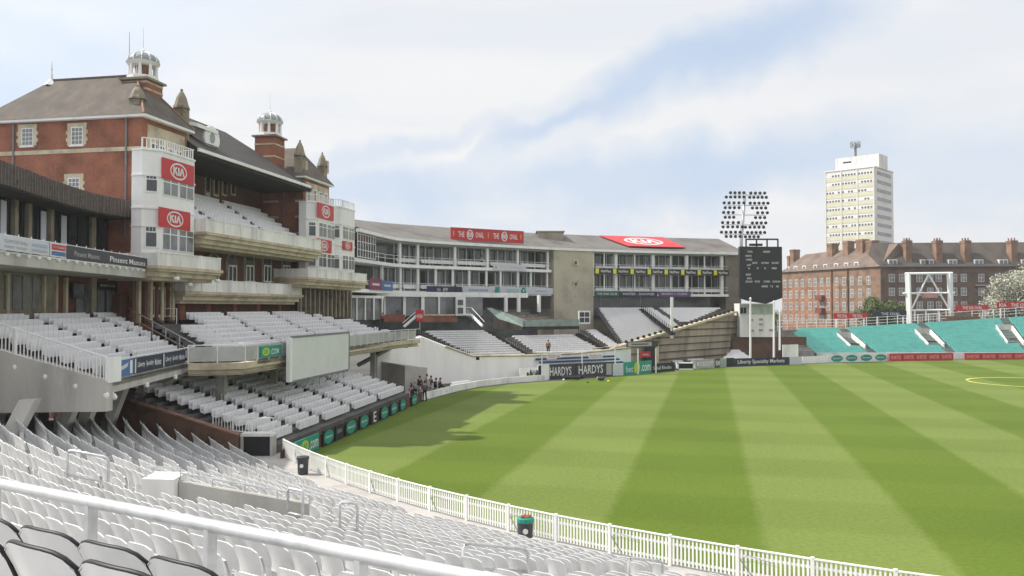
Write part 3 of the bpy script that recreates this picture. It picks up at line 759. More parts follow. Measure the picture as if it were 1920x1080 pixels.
# cupolas
def cupola(px,v,ybase,ytop,ydrum,shaft,w_,yspire,shaftmat):
    u=PV.u(px,v,ybase); zb=PV.z(px,ybase,v); zt=PV.z(px,ytop,v); zsp=PV.z(px,yspire,v); zs=PV.z(px,shaft,v); h=zt-zb
    s_=P(MB().box(u-w_*.97,u+w_*.97,v-w_*.97,v+w_*.97,zs,zb-.1),'tower',shaftmat); part(MB().box(u-w_*1.18,u+w_*1.18,v-w_*1.18,v+w_*1.18,zb-.16,zb),'cornice',STONED,s_)
    bm=MB()
    for k in range(3):
        zz=zs+(zb-zs)*(k+.6)/3.4; bm.box(u-w_,u+w_,v-w_,v+w_,zz,zz+.16)
    part(bm,'stone_band',STONE,s_)
    c_=P(MB().lathe([(w_*1.12,zb),(w_*1.12,zb+.12*h),(w_*1.0,zb+.13*h)],8,c=(u,v)),'cupola',WHITE)
    cm=MB()
    for j in range(8):
        a=R(22.5+45*j); x,y=u+w_*.93*math.cos(a),v+w_*.93*math.sin(a); cm.lathe([(.13*w_,zb+.12*h),(.10*w_,zb+.5*h),(.15*w_,zb+.56*h)],6,c=(x,y))
    cm.lathe([(w_*1.0,zb+.5*h),(w_*1.12,zb+.56*h),(w_*1.2,zb+.60*h),(w_*1.1,zb+.62*h)],16,c=(u,v))
    part(cm,'columns',WHITE,c_)
    part(MB().lathe([(w_*.55,zb+.1*h),(w_*.55,zb+.52*h)],8,c=(u,v)),'core',mat('cupola_timber',(.25,.13,.08),.8,.2,2),c_)
    prof=[(w_*1.12*math.cos(R(a)),zb+.62*h+(.36*h)*math.sin(R(a))) for a in range(0,86,12)]
    part(MB().lathe(prof,16,c=(u,v)),'dome',LEAD,c_,smooth=True)
    rb=MB()
    for j in range(12):
        a=6.283*j/12; rb.tube([(u+r*1.01*math.cos(a),v+r*1.01*math.sin(a),z+.01) for r,z in prof],.035*w_*1.4,4)
    part(rb,'ribs',WHITE,c_)
    part(MB().lathe([(.16*w_,zb+.97*h),(.1*w_,zb+1.0*h),(.16*w_,zb+1.05*h),(.04,zb+1.1*h)],8,c=(u,v)).tube([(u,v,zb+h),(u,v,zsp)],.035,5,r1=.012),'spire',WHITE,c_)
cupola(268,VB+2.3,152,97,0,196,1.02,50,BRICK)
cupola(506,VB+3.4,257,211,0,335,1.12,176,BRICK)
# ---- white bays
def bay(px0,px1,v0,pytop,pybot,signs,rows,name='white_bay'):
    u0=PV.u(px0,v0,pytop); u1=PV.u(px1,v0,pytop); pm=(px0+px1)/2
    zt=PV.z(pm,pytop,v0); zb=PV.z(pm,pybot,v0)
    ch=.9
    poly=[(u0-ch,v0+ch),(u0,v0),(u1,v0),(u1,VB),(u0-ch,VB)] if v0<VB-1 else [(u0,v0),(u1,v0),(u1,VB),(u0,VB)]
    mb=MB().prism(poly,zb,zt)
    for z in [zb+(zt-zb)*k/12 for k in (0.0,3.1,5.2,9.0,12)]:
        mb.prism([(a+(-.06 if a<u1-.1 else .06),b-.06 if b<VB-.1 else b) for a,b in poly],z-.06,z+.06)
    b_=P(mb,name,WHITE)
    return b_,u0,u1,zt,zb
def fwin(parent,u0,u1,v0,z0,z1,n,top=.28):
    f=MB(); f.box(u0,u1,v0-.05,v0-.002,z0,z1); w_=part(f,'window',WHITE,parent)
    g_=MB(); ww=(u1-u0)/n
    for i in range(n):
        g_.box(u0+i*ww+.06,u0+(i+1)*ww-.06,v0-.065,v0-.05,z0+.08,z1-top*(z1-z0)-.05)
        for q in range(3):
            a=u0+i*ww+.06+q*(ww-.12)/3; g_.box(a+.02,a+(ww-.12)/3-.02,v0-.065,v0-.05,z1-top*(z1-z0)+.03,z1-.06)
    part(g_,'pane',GLASSL,w_,sub=True)
    return w_
def chamwin(parent,u0,v0,z0,z1):
    # window on the 45 degree side of the bay
    M=Matrix.Translation((u0-.9,v0+.9,0))@Matrix.Rotation(R(-45),4,'Z'); L=.9*1.414
    w_=part(MB().box(.2,L-.2,-.05,-.002,z0,z1,M),'window',WHITE,parent)
    g_=MB().box(.3,L-.3,-.065,-.05,z0+.1,z0+(z1-z0)*.7,M)
    for q in range(3): g_.box(.3+q*.22,.48+q*.22,-.065,-.05,z0+(z1-z0)*.76,z1-.08,M)
    part(g_,'pane',GLASS,w_)
b1,u0,u1,zt,zb=bay(303,365,0,292,478,None,None)
ct=(u1-u0)
for py0,py1 in ((337,372),(430,472)):
    z1=PV.z(335,py0,0); z0=PV.z(335,py1,0)
    fwin(b1,u0+.15,(u0+u1)/2-.08,0,z0,z1,2); fwin(b1,(u0+u1)/2+.08,u1-.15,0,z0,z1,2)
    chamwin(b1,u0,0,z0+.1,z1)
b2,a0,a1,zt2,zb2=bay(597,628,0,384,508,None,None)
for py0,py1 in ((420,447),(476,502)):
    z1=PV.z(612,py0,0); z0=PV.z(612,py1,0)
    fwin(b2,a0+.1,(a0+a1)/2-.1,0,z0,z1,2); fwin(b2,(a0+a1)/2+.1,a1-.1,0,z0,z1,2); chamwin(b2,a0,0,z0,z1)
b3,c0,c1,zt3,zb3=bay(641,665,0,392,516,None,None)
for py0,py1 in ((426,450),(480,506)):
    z1=PV.z(653,py0,0); z0=PV.z(653,py1,0)
    fwin(b3,c0+.2,(c0+c1)/2-.1,0,z0,z1,2); fwin(b3,(c0+c1)/2+.1,c1-.2,0,z0,z1,2); chamwin(b3,c0,0,z0,z1)
P(MB().box(a1,c0-.9,VB-.6,VB+3,zb3,zt3-.4),'link_wall',WHITE)
P(MB().box(ur1,c1+.1,VB,12,0,zt3-.2),'brick_block',BRICKD)
for (q0,q1,zz) in ((u0-.9,u1,zt),(a0-.9,a1,zt2),(c0-.9,c1,zt3)):
    bl=MB(); balustrade(bl,[Vector((q0,.9,zz)),Vector((q0+.9,.05,zz)),Vector((q1-.05,.05,zz)),Vector((q1-.05,VB-.1,zz))],.8,.28,.025,1.6,.04); P(bl,'roof_railing',WHITE)
# red signs on the bays
def pvsign(label,px0,px1,py0,py1,v,items,m=RED,group=None):
    pm=(px0+px1)/2; q0=PV.u(px0,v,(py0+py1)/2); q1=PV.u(px1,v,(py0+py1)/2); zt_=PV.z(pm,py0,v); zb_=PV.z(pm,py1,v)
    a=PV.M@Vector((q0,v,0)); b_=PV.M@Vector((q1,v,0))
    return sign('advertising_sign',label,'sign',a,b_,zb_,zt_,m,items,group,th=.05)
KE=[('K',.5,.5,.52,.82,PW)]
SG='red signs with a white oval emblem on the pavilion bays'
pvsign('upper red sign with white oval emblem on the nearest white bay',304,364,303,341,-.12,KE,group=SG)
pvsign('lower red sign with white oval emblem on the nearest white bay',298,357,393,429,-.12,KE,group=SG)
pvsign('upper red sign with white oval emblem on the middle white bay',596,626,383,411,-.12,KE,group=SG)
pvsign('lower red sign with white oval emblem on the middle white bay',594,622,449,473,-.12,KE,group=SG)
pvsign('small red sign with white oval emblem on the farthest white bay',643,661,453,469,-.12,KE,group=SG)
# ---- balconies of the pavilion
def balcony(u0,u1,v0,v1,z,th=.5,h=1.0,mold=True,solid=True,post=2.0):
    s_=MB().box(u0,u1,v0,v1,z-th,z)
    if mold: s_.box(u0-.12,u1+.12,v0-.12,v1,z-.18,z+.04); s_.box(u0+.1,u1-.1,v0+.25,v1,z-th-.35,z-th); s_.box(u0+.3,u1-.3,v0+.6,v1,z-th-.6,z-th-.35)
    b_=P(s_,'balcony',STONE)
    r=MB()
    if solid:
        r.box(u0+.05,u1-.05,v0+.02,v0+.12,z+.04,z+h); r.box(u0+.05,u0+.13,v0+.12,v1,z+.04,z+h)
        n=max(2,int((u1-u0)/post))
        for i in range(n+1):
            x=lerp(u0+.1,u1-.2,i/n); r.box(x-.08,x+.1,v0-.03,v0+.14,z+.04,z+h+.1)
        r.box(u0,u1,v0-.02,v0+.16,z+h,z+h+.07)
    else:
        balustrade(r,[Vector((u0,v0+.05,z)),Vector((u1,v0+.05,z))],h,.2,.02,post,.04)
    part(r,'parapet',WHITEC,b_); return b_
# balcony under the first bay
zb_=PV.z(345,503,-1.0); q0=PV.u(278,-.6,500); q1=PV.u(408,-1.0,500)
balcony(q0,q1,-1.3,VB+1,zb_,.35,.9)
zc_=PV.z(620,524,-.8); balcony(PV.u(572,-.9,520),PV.u(688,-1.2,520),-1.2,VB+1,zc_,.35,.85)
# lower ledge between the bays
zl=PV.z(450,550,.6); balcony(PV.u(347,.6,545),PV.u(566,.6,545),.6,VR,zl,.3,.95)
# upper balcony with the tier of white seats
zu=PV.z(470,450,-.6); uu0=u1-.1; uu1=a0-.4
ub=balcony(uu0+.2,uu1-.9,-.9,VB+1.2,zu,.5,1.0,post=2.4)
P(MB().add([(uu0,-.6,zu-.5),(uu1,-.6,zu-.5),(uu1,VR,zu+2.2),(uu0,VR,zu+2.2)],[(0,1,2,3)]),'soffit',STONED)
stF=[PV.M@Vector((uu0+.1,.05,zu+.1)),PV.M@Vector((uu1-.1,.05,zu+.1))]; stB=[PV.M@Vector((uu0+.1,VR,zu+4.2)),PV.M@Vector((uu1-.1,VR,zu+4.2))]
NRW=8
steps(stF,stB,NRW,TREAD,'terrace_steps','',parent=PAV)
for k in range(NRW):
    A=lerp(stF[0],stB[0],(k+.55)/NRW); B_=lerp(stF[1],stB[1],(k+.55)/NRW); A.z=B_.z=lerp(stF[0],stB[0],k/NRW).z
    L=(B_-A).length; segs=[(0.3,L*.24),(L*.24+.7,L*.62),(L*.62+.7,L-.3)]
    for si,(a_,b__) in enumerate(segs):
        seat_row([A,B_],a_,b__,SEATR,f'white seats, pavilion upper balcony, {ordn(k+1)} row from front, {("near","middle","far")[si]} section','seat rows on the pavilion upper balcony')
# recess: windows on the back wall, two floors of arched windows
for px in (388,404,420,436):
    u=PV.u(px,VR,330); z1=PV.z(px,318,VR); w_=P(MB().box(u-.42,u+.42,VR-.12,VR-.003,z1-2.5,z1),'window',STONE); part(MB().box(u-.3,u+.3,VR-.14,VR-.12,z1-2.35,z1-.15),'pane',GLASS,w_)
# wall of the middle floor, nearer than the recess
VM=2.4
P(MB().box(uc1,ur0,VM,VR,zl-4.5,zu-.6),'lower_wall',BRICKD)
def archwin(u,v,z0,z1,w_):
    n=8; ar=[(u-w_,z0),(u+w_,z0)]+[(u+w_*math.cos(R(180*j/n)),z1-w_+w_*math.sin(R(180*j/n))) for j in range(n+1)]
    s_=P(MB().plate([(u+(x-u)*1.35,(z if z>z0+.01 else z0-.2)+(0.16 if z>z0+.01 else 0)) for x,z in ar],v-.16,v-.003),'stone_surround',STONED)
    f=P(MB().plate(ar,v-.2,v-.16),'window',GLASS)
    hz=z0+(z1-z0)*.58
    part(MB().box(u-w_,u-w_+.08,v-.24,v-.2,z0,hz).box(u+w_-.08,u+w_,v-.24,v-.2,z0,hz).box(u-.05,u+.05,v-.24,v-.2,z0,hz).box(u-w_,u+w_,v-.24,v-.2,hz-.05,hz+.06).box(u-w_-.1,u+w_+.1,v-.34,v-.16,z0-.12,z0),'frame',WHITE,f)
for px in (398,432,465,498,534):
    u=PV.u(px,VM,505); archwin(u,VM,PV.z(px,527,VM),PV.z(px,478,VM),.68)
u=PV.u(535,VM,505)
# ground floor arcade
zg=7.3
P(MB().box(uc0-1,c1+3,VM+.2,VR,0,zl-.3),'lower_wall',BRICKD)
for i in range(26):
    u=lerp(PV.u(345,VM,570),PV.u(566,VM,570),i/25)
    if i%5==4: P(MB().box(u-.3,u+.3,VM-.1,VM+.2,zg-.4,zl-.3),'pier',BRICK)
    else:
        w_=P(MB().box(u-.22,u+.22,VM+.10,VM+.197,zg+.6,zl-.75),'window',STONED); part(MB().box(u-.14,u+.14,VM+.08,VM+.10,zg+.7,zl-.85),'pane',GLASSL,w_)
for i in range(13):
    u=lerp(PV.u(572,.6,560),PV.u(665,.6,560),i/12)
    P(MB().box(u-.16,u+.16,1.0,1.35,zg-.4,zc_-.9),'pier',STONED)
P(MB().box(PV.u(572,1.35,560),c1+2,1.36,VM,zg-.6,zc_-.9),'lower_wall',DARK)
for i in range(9):
    u=lerp(PV.u(250,VB-.2,545),PV.u(335,VB-.2,545),i/8)
    P(MB().box(u-.13,u+.13,VB-.25,VB-.003,zg-.4,zb_-.9),'pier',STONE if i%2 else BRICKD)
for px in (283,297,313):
    u=PV.u(px,VB,550); w_=P(MB().box(u-.35,u+.35,VB-.12,VB-.004,zg,zb_-1.3),'window',STONE); part(MB().box(u-.2,u+.2,VB-.14,VB-.12,zg+.2,zb_-1.5),'pane',GLASS,w_)
# floodlights under the balconies
for px,py,v in ((331,523,-1.35),(408,527,-1.3),(356,534,-.8)):
    u,z=PV.hit(px,py,v); t=pv('lamp',f'small white floodlight hung below the pavilion balcony, {"nearest" if px==331 else ("farthest" if px==408 else "middle")} of three','lamp',u,v,z,'small floodlights under the balcony')
    part(MB().lathe([(.06,-.12),(.2,-.06),(.22,.08),(.1,.16)],8),'shade',WHITE,t); part(MB().tube([(0,0,.1),(0,.3,.7)],.03,5),'bracket',GREYM,t)

# ---------------------------------------------------------------- modern wing at the left
WGp=[Vector((-26.0,36,0)),Vector((-26.4,42.3,0)),Vector((-27.0,46.5,0)),Vector((-27.6,51,0)),Vector((-27.75,55,0)),Vector((-26.9,58.6,0))]
WGp=smooth(WGp,4)
WG=thing('clubhouse_wing','low modern wing with grey timber fascia and a curved glazed balcony','building',(-27,48,0))
def ribbon(P_,d0,d1,z0,z1,close=True):
    mb=MB(); A=offs(P_,d0); B_=offs(P_,d1)
    for i in range(len(P_)-1):
        q=[A[i],A[i+1],B_[i+1],B_[i]]; mb.hexa([(p.x,p.y,z0) for p in q],[(p.x,p.y,z1) for p in q])
    return mb
W=lambda mb,n,m,**k: part(mb,n,m,WG,world=True,**k)
W(ribbon(WGp,0,.25,14.42,15.6),'fascia',WOOD)
fl=MB(); L=pl_len(WGp)
for i in range(int(L/.36)):
    p,d=pl_at(WGp,i*.36); n=Vector((d.y,-d.x,0)); fl.box(-.03,.03,-.03,.03,14.40,15.62,Matrix.Translation(p+n*.02)@Matrix.Rotation(math.atan2(d.y,d.x),4,'Z'))
W(fl,'timber_battens',mat('timber_batten',(.16,.135,.12),.85,.3,5),)
W(ribbon(WGp,.25,12,15.2,15.4),'roof',LEAD)
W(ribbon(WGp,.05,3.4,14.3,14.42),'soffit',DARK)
# glazing of the upper floor
W(ribbon(WGp,2.0,2.2,10.6,14.3),'glazing',GLASS)
fm=MB(); pm=MB(); cm=MB()
GW=offs(WGp,1.95); L=pl_len(GW)
for i in range(int(L/1.0)):
    p,d=pl_at(GW,i*1.0); fm.box(-.04,.04,-.04,.04,10.7,14.3,Matrix.Translation(p)@Matrix.Rotation(math.atan2(d.y,d.x),4,'Z'))
for s_ in [L-17.0,L-11.6,L-9.8,L-6.9,L-2.2]:
    p,d=pl_at(GW,s_); cm.box(-.22,.22,-.25,.0,10.7,14.3,Matrix.Translation(p)@Matrix.Rotation(math.atan2(d.y,d.x),4,'Z'))
for s_ in [L-16.2+.95*i for i in range(4)]+[L-8.2,L-5.6]:
    p,d=pl_at(GW,s_+.1); pm.box(.12,.8,-.06,-.02,11.1,14.1,Matrix.Translation(p)@Matrix.Rotation(math.atan2(d.y,d.x),4,'Z'))
W(fm,'mullions',BLACK); W(cm,'pillar',STONED); W(pm,'blind',PALE)
# balcony slab
BP=smooth([Vector((-22.6,32,0)),Vector((-23.5,38,0)),Vector((-24.0,45,0)),Vector((-24.5,51,0)),Vector((-24.9,56.5,0))],4)
W(ribbon(BP,0,4.5,10.0,10.55),'balcony_slab',CONC)
W(ribbon(BP,-.06,.0,10.55,10.62),'balcony_edge',WHITE)
L=pl_len(BP)
for i in range(int(L/1.0)):
    p,d=pl_at(BP,i*1.0); W(MB().box(p.x+.02,p.x+.14,p.y-.09,p.y+.09,10.44,10.56),'edge_lamp',WHITE)
rl=MB(); up=[Vector((p.x,p.y,11.38)) for p in BP]; rl.tube(up,.025,5)
for i in range(int(L/1.2)):
    p,d=pl_at(BP,i*1.2); rl.tube([(p.x,p.y,10.55),(p.x,p.y,11.5)],.025,5)
W(rl,'balcony_rail',WHITE)
def onBP(px,z):   # point on the balcony line below pixel column px
    best=None
    for i in range(len(BP)-1):
        for k in range(20):
            p=lerp(BP[i],BP[i+1],k/20); q=proj((p.x,p.y,z))
            if best is None or abs(q[0]-px)<best[0]: best=(abs(q[0]-px),p)
    return best[1]
def bpsign(label,px0,px1,m,items,z0=10.65,z1=11.33):
    a,b_=onBP(px0,11),onBP(px1,11); n=Vector((.12,0,0)); return sign('advertising_board',label,'sign',a+n,b_+n,z0,z1,m,items,'boards on the balcony of the clubhouse wing')
bpsign('white board with faint grey lettering on the wing balcony, leftmost',-60,88,PALE,[('T','SUPPORTING',.53,.62,.3,.24,PG),('T','SURREY CRICKET',.53,.25,.3,.18,PG),('R',.74,.97,.5,.75,mat('pale_blue_print',(.35,.42,.52),.6,0)),('R',.74,.97,.16,.34,PG)])
bpsign('small board with red upper half and blue lettering on the wing balcony',91,119,PW,[('R',.03,.97,.5,.95,RED),('R',.1,.9,.66,.8,PW),('R',.03,.97,.08,.42,PBLUE)])
bpsign('grey board with smaller white law firm lettering, left of the two',120,196,CHAR,[('T','Pinsent Masons',.5,.45,.62,.42,PG)])
bpsign('grey board with larger white law firm lettering at the balcony end',196,277,CHAR,[('T','Pinsent Masons',.48,.45,.82,.5,PW)])
# ground floor of the wing
GF=smooth([Vector((-25.6,32,0)),Vector((-27.2,40,0)),Vector((-28.0,50,0)),Vector((-28.2,59,0))],4)
W(ribbon(GF,0,.4,5,10.0),'lower_wall',BRICKD)
L=pl_len(GF)
def gfbox(px0,px1,z0,z1,m,n,out=.06):
    def s_at(px):
        best=None
        for i in range(0,400):
            s_=L*i/400; p,_=pl_at(GF,s_); q=proj((p.x,p.y,(z0+z1)/2))
            if best is None or abs(q[0]-px)<best[0]: best=(abs(q[0]-px),s_)
        return best[1]
    a=s_at(px0); b_=s_at(px1); p,d=pl_at(GF,(a+b_)/2); return W(MB().box(-(b_-a)/2,(b_-a)/2,-out,-.003,z0,z1,Matrix.Translation(p)@Matrix.Rotation(math.atan2(d.y,d.x),4,'Z')),n,m)
gfbox(-10,120,7.0,10.0,STONED,'window_surround',.04)
for a,b_ in ((6,18),(21,36),(40,54),(58,71)): gfbox(a,b_,7.9,9.8,GLASSL,'window',.09)
for a in (8,77,100,118): gfbox(a,a+4,7.0,9.9,STONE,'pier',.18)
gfbox(140,164,6.9,9.3,GLASSL,'door',.09); gfbox(176,216,6.9,9.75,BLACK,'door_case',.06)
gfbox(180,193,6.9,9.2,GLASSL,'door',.1); gfbox(197,213,6.9,9.2,GLASSL,'door',.1)
gfbox(166,176,6.9,10,STONED,'pier',.2); gfbox(243,246,6.9,10,STONE,'pier',.2)
def gfsign(px0,px1,z0,z1,lab,items,m=BLACK):
    def pp(px):
        best=None
        for i in range(400):
            p,_=pl_at(GF,L*i/400); q=proj((p.x,p.y,z0)); 
            if best is None or abs(q[0]-px)<best[0]: best=(abs(q[0]-px),p)
        return best[1]+Vector((.2,0,0))
    sign('name_board',lab,'sign',pp(px0),pp(px1),z0,z1,m,items)
gfsign(179,214,9.35,9.7,'black name board over the double door of the wing',[('T','MEMBERS BAR',.5,.5,.8,.5,PG)])
t=thing('wall_screen','dark square screen on the brick wall right of the double door','screen',GF[-4]+Vector((0,0,8.6)),math.radians(88))
part(MB().box(-.7,.6,-.35,-.25,0,1.0),'housing',BLACK,t); part(MB().box(-.62,.52,-.36,-.35,.1,.92),'screen',GLASS,t)

# the whole pavilion group was measured out for an 8.0 m eye height at a larger scale: bring it to its true size and place
KP=.87; _c=Vector((0,0,EYE))
for o in list(bpy.data.objects):
    if o.name not in _before and o.parent is None:
        o.location=_c+(o.location-_c)*KP; o.scale=(KP,)*3
# ---------------------------------------------------------------- upper terrace in front of the wing (T1)
def V(x,y,z=0): return Vector((x,y,z))
def rowline(o,d,nrm,depth,z,s0,s1):
    a=o+d*s0+nrm*depth; b_=o+d*s1+nrm*depth; return [V(a.x,a.y,z),V(b_.x,b_.y,z)]
o1=V(-16.9,33.8); d1=V(-.1,.995); n1v=V(-.995,-.1)
NR1=9
F=[o1+V(0,0,4.9),o1+d1*13.2+V(0,0,4.9)]; B_=[o1+n1v*5.95+V(0,0,7.24),o1+d1*18.0+n1v*5.95+V(0,0,7.24)]
T1=thing('terrace','raised concrete terrace of white seats in front of the modern wing','terrace',(-17,34,4.3))
steps(F,B_,NR1,mat('shadowed_tread',(.13,.125,.12),.95,.2,.8),'steps','',parent=T1)  # tread darkened: shade between the seat rows is painted into the concrete
mb=MB(); fo_=o1; 
# front edge beam
e0=o1; e1=o1+d1*13.3
def wall2(mb,a,b_,z0,z1,th,nrm):
    q=[a,b_,b_+nrm*th,a+nrm*th]; mb.hexa([(p.x,p.y,z0) for p in q],[(p.x,p.y,z1) for p in q])
wall2(mb,e0,e1,4.38,5.0,.3,n1v); part(mb,'edge_beam',CONC,T1,world=True)
mb=MB()
# raked side wall: thick concrete wedge facing the near stand
a=o1; b_=o1+n1v*9
q=[(a.x,a.y,3.55),(a.x+.4,a.y-.03,4.0)]
w0=[(a.x+.3,a.y,4.05),(a.x+.3,a.y,5.0),(b_.x,b_.y,7.85),(b_.x,b_.y,5.2),(lerp(a,b_,.42).x,lerp(a,b_,.42).y,3.75),(a.x+.3,a.y,3.75)]
th=Vector((.0,.35,0)); mb.add([Vector(p)-Vector((0,.18,0)) for p in w0]+[Vector(p)+th for p in w0],[tuple(range(6)),tuple(range(11,5,-1))]+[((i+1)%6,i,6+i,6+(i+1)%6) for i in range(6)])
part(mb,'side_wall',CONC,T1,world=True)
# underside and inclined columns
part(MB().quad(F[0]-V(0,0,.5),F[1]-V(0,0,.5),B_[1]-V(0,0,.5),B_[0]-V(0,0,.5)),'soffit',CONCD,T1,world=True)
for i,(s_,dd) in enumerate(((.6,6.2),(1.8,1.6),(4.6,1.8),(8.0,1.8),(11.5,1.8),(4.0,5.0))):
    p=o1+d1*s_+n1v*dd; top=V(p.x,p.y,4.6 if dd<3 else 5.3); bot=top+n1v*(1.4 if dd<3 else 1.0)+V(0,0,-3.9)
    r_=.26 if dd<3 else .32
    part(MB().hexa([bot+V(-r_,-r_),bot+V(r_,-r_),bot+V(r_,r_),bot+V(-r_,r_)],[top+V(-r_,-r_),top+V(r_,-r_),top+V(r_,r_),top+V(-r_,r_)]),'column',CONC,T1,world=True)
ct_=at(50,750,31.9); cb_=at(6,835,31.0); cx_=V(.27,.06)
part(MB().hexa([cb_-cx_,cb_+cx_,cb_+cx_+V(0,.5),cb_-cx_+V(0,.5)],[ct_-cx_,ct_+cx_,ct_+cx_+V(0,.5),ct_-cx_+V(0,.5)]),'column',CONC,T1,world=True)
part(MB().quad(V(-28,30,0),V(-24.5,43.5,0),V(-24.5,43.5,6.5),V(-28,30,7)),'back_wall',BRICKD,T1,world=True)
for i in range(6):
    s_=1+2.2*i; p,q_=o1+d1*s_,0
    part(MB().lathe([(.05,-.05),(.11,0),(.12,.16),(.04,.2)],8,Matrix.Translation(V(p.x+.02,p.y,4.35)-V(0,0,.1))),'edge_lamp',WHITE,T1,world=True) if i%2==0 else None
for k in range(NR1):
    f=(k+.5)/NR1; A=lerp(F[0],B_[0],f); C_=lerp(F[1],B_[1],f); z=lerp(F[0].z,B_[0].z,k/NR1); A.z=C_.z=z
    L=(C_-A).length; A=A; cuts=[.25,6.3,13.4,L-.2] if L>15.0 else [.25,6.3,L-.2]
    for i in range(len(cuts)-1):
        seat_row([A,C_],cuts[i]+(.35 if i else 0),cuts[i+1]-.35,SEATR,f'white seats below the modern wing, {ordn(k+1)} row from the front, {["near","middle","far"][i]} block','seat rows on the terrace below the modern wing')
# picket railing on the raked side and the front return
t=thing('terrace_railing','white picket railing climbing the raked concrete side wall of the terrace','railing',o1+V(0,0,4.9))
mb=MB(); S=[V(a.x+.3,a.y-.1,4.85),V(b_.x,b_.y-.1,7.95)]
L=pl_len(S)
for i in range(int(L/.15)):
    p,_=pl_at(S,i*.15); mb.box(p.x-.02,p.x+.02,p.y-.014,p.y+.014,p.z+.08,p.z+1.08)
part(mb,'pickets',WHITE,t,world=True)
part(MB().tube([p+V(0,0,1.1) for p in S],.035,6).tube([p+V(0,0,.06) for p in S],.03,6),'rails',WHITE,t,world=True)
for i in range(6):
    p,_=pl_at(S,.05+i*1.25); part(MB().box(p.x-.035,p.x+.035,p.y-.05,p.y+.02,p.z-.45,p.z+1.1).lathe([(.06,p.z-.62),(.12,p.z-.5),(.12,p.z-.4),(.05,p.z-.32)],8,c=(p.x,p.y)),'post',WHITE,t,world=True)
part(MB().box(a.x+.28,a.x+.34,a.y-.1,a.y+1.0,4.9,5.95),'end_panel',WHITE,t,world=True)
# adverts along the front edge
def linesign(o,d,nrm,s0,s1,z0,z1,lab,m,items,group,off=.14):
    a=o+d*s0-nrm*off; b_=o+d*s1-nrm*off; return sign('advertising_board',lab,'sign',a,b_,z0,z1,m,items,group)
G1='boards along the front of the terrace below the modern wing'
LM=[('T','Liberty',.22,.5,.24,.42,PW),('T','Specialty',.52,.5,.26,.42,PW),('T','Markets',.82,.5,.24,.42,PW),('R',.0,.05,.05,.95,PALE)]
linesign(o1,d1,n1v,.6,3.3,5.0,5.72,'blue board with pale sweep at the near corner of the raised terrace',PBLUE,[('P',[(.05,.15),(.7,.55),(.75,.8),(.1,.45)],PALE),('R',.82,.93,.1,.9,PW)],G1)
linesign(o1,d1,n1v,3.4,7.3,5.0,5.72,'navy board with white insurer lettering on the raised terrace, nearer of two',NAVY,LM,G1)
linesign(o1,d1,n1v,7.4,11.2,5.0,5.72,'navy board with white insurer lettering on the raised terrace, farther of two',NAVY,LM,G1)
mb=MB(); A=[e0+V(0.05,0,5.78),e1+V(0.05,0,5.78)]; mb.tube(A,.03,6)
for i in range(9): p,_=pl_at(A,min(13.2,.1+1.6*i)); mb.box(p.x-.02,p.x+.02,p.y-.02,p.y+.02,4.95,5.78)
solo(mb,'handrail',WHITE,'white top rail along the front edge of the terrace below the wing','railing')
mb=MB(); A=[V(F[1].x,F[1].y+.2,5.9),V(B_[1].x,B_[1].y+.2,8.3)]; mb.tube(A,.035,6); mb.tube([p-V(0,0,.5) for p in A],.025,6)
for i in range(9): p,_=pl_at(A,1.4*i+.1); mb.box(p.x-.025,p.x+.025,p.y-.025,p.y+.025,p.z-1,p.z)
solo(mb,'handrail',STEEL,'sloping steel handrail between the wing terrace and the pavilion terrace','railing')
# steel gate frames at the back of the terrace
for px,py,lab in ((228,578,'small white gate frame at the top of the wing terrace stairs'),(318,590,'white gate frame between the two upper terraces')):
    p=at(px,py,52 if px<300 else 53); p.z-=.2
    mb=MB().tube([p+V(-.5,0,-.6),p+V(-.5,0,.6),p+V(.45,0,.6),p+V(.45,0,-.6)],.04,6); mb.tube([p+V(-.5,0,.1),p+V(.45,0,.1)],.03,6); solo(mb,'terrace_gate',WHITE,lab,'gate')
# ---------------------------------------------------------------- pavilion upper terrace (T2)
o2=V(-14.9,45.7); d2=V(.148,.989); n2v=V(-.989,.148)
Fp=[V(-17.6,44.6),V(-16.2,45.1),o2]+[o2+d2*s_ for s_ in (7,14,21,27)]+[o2+d2*30.5+n2v*-.3,o2+d2*34+n2v*-1.0]
T2=thing('terrace','long raised terrace of white seats in front of the pavilion','terrace',o2+V(0,0,4.3))
F2=[V(p.x,p.y,5.0) for p in [V(-16.9,46.3),o2+d2*1.6,o2+d2*10,o2+d2*20,o2+d2*33]]
B2=[V((p+n2v*7.6).x,(p+n2v*7.6).y,7.2) for p in [V(-22.4,50.6)-n2v*7.6,o2+d2*6,o2+d2*12,o2+d2*20,o2+d2*27]]
NR2=9
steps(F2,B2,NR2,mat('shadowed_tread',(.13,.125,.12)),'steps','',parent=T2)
part(MB().quad(*(V(p.x,p.y,7.2) for p in (B2[0],B2[-1],B2[-1]+n2v*4,B2[0]+n2v*4))),'walkway',TREAD,T2,world=True)
def ribb(P_,z0,z1,th,mb=None):
    mb=mb or MB(); Q=offs(P_,th)
    for i in range(len(P_)-1):
        q=[P_[i],P_[i+1],Q[i+1],Q[i]]; mb.hexa([(p.x,p.y,z0) for p in q],[(p.x,p.y,z1) for p in q])
    return mb
part(ribb(Fp,4.6,4.95,.5),'edge_beam',STONE,T2,world=True)
part(ribb(offs(Fp,.25),4.35,4.6,1.0),'lower_moulding',STONE,T2,world=True)
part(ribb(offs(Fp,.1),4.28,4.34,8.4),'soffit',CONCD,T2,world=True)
part(MB().quad(F2[0]-V(0,0,.4),F2[-1]-V(0,0,.4),B2[-1]-V(0,0,.4),B2[0]-V(0,0,.4)),'soffit',CONCD,T2,world=True)
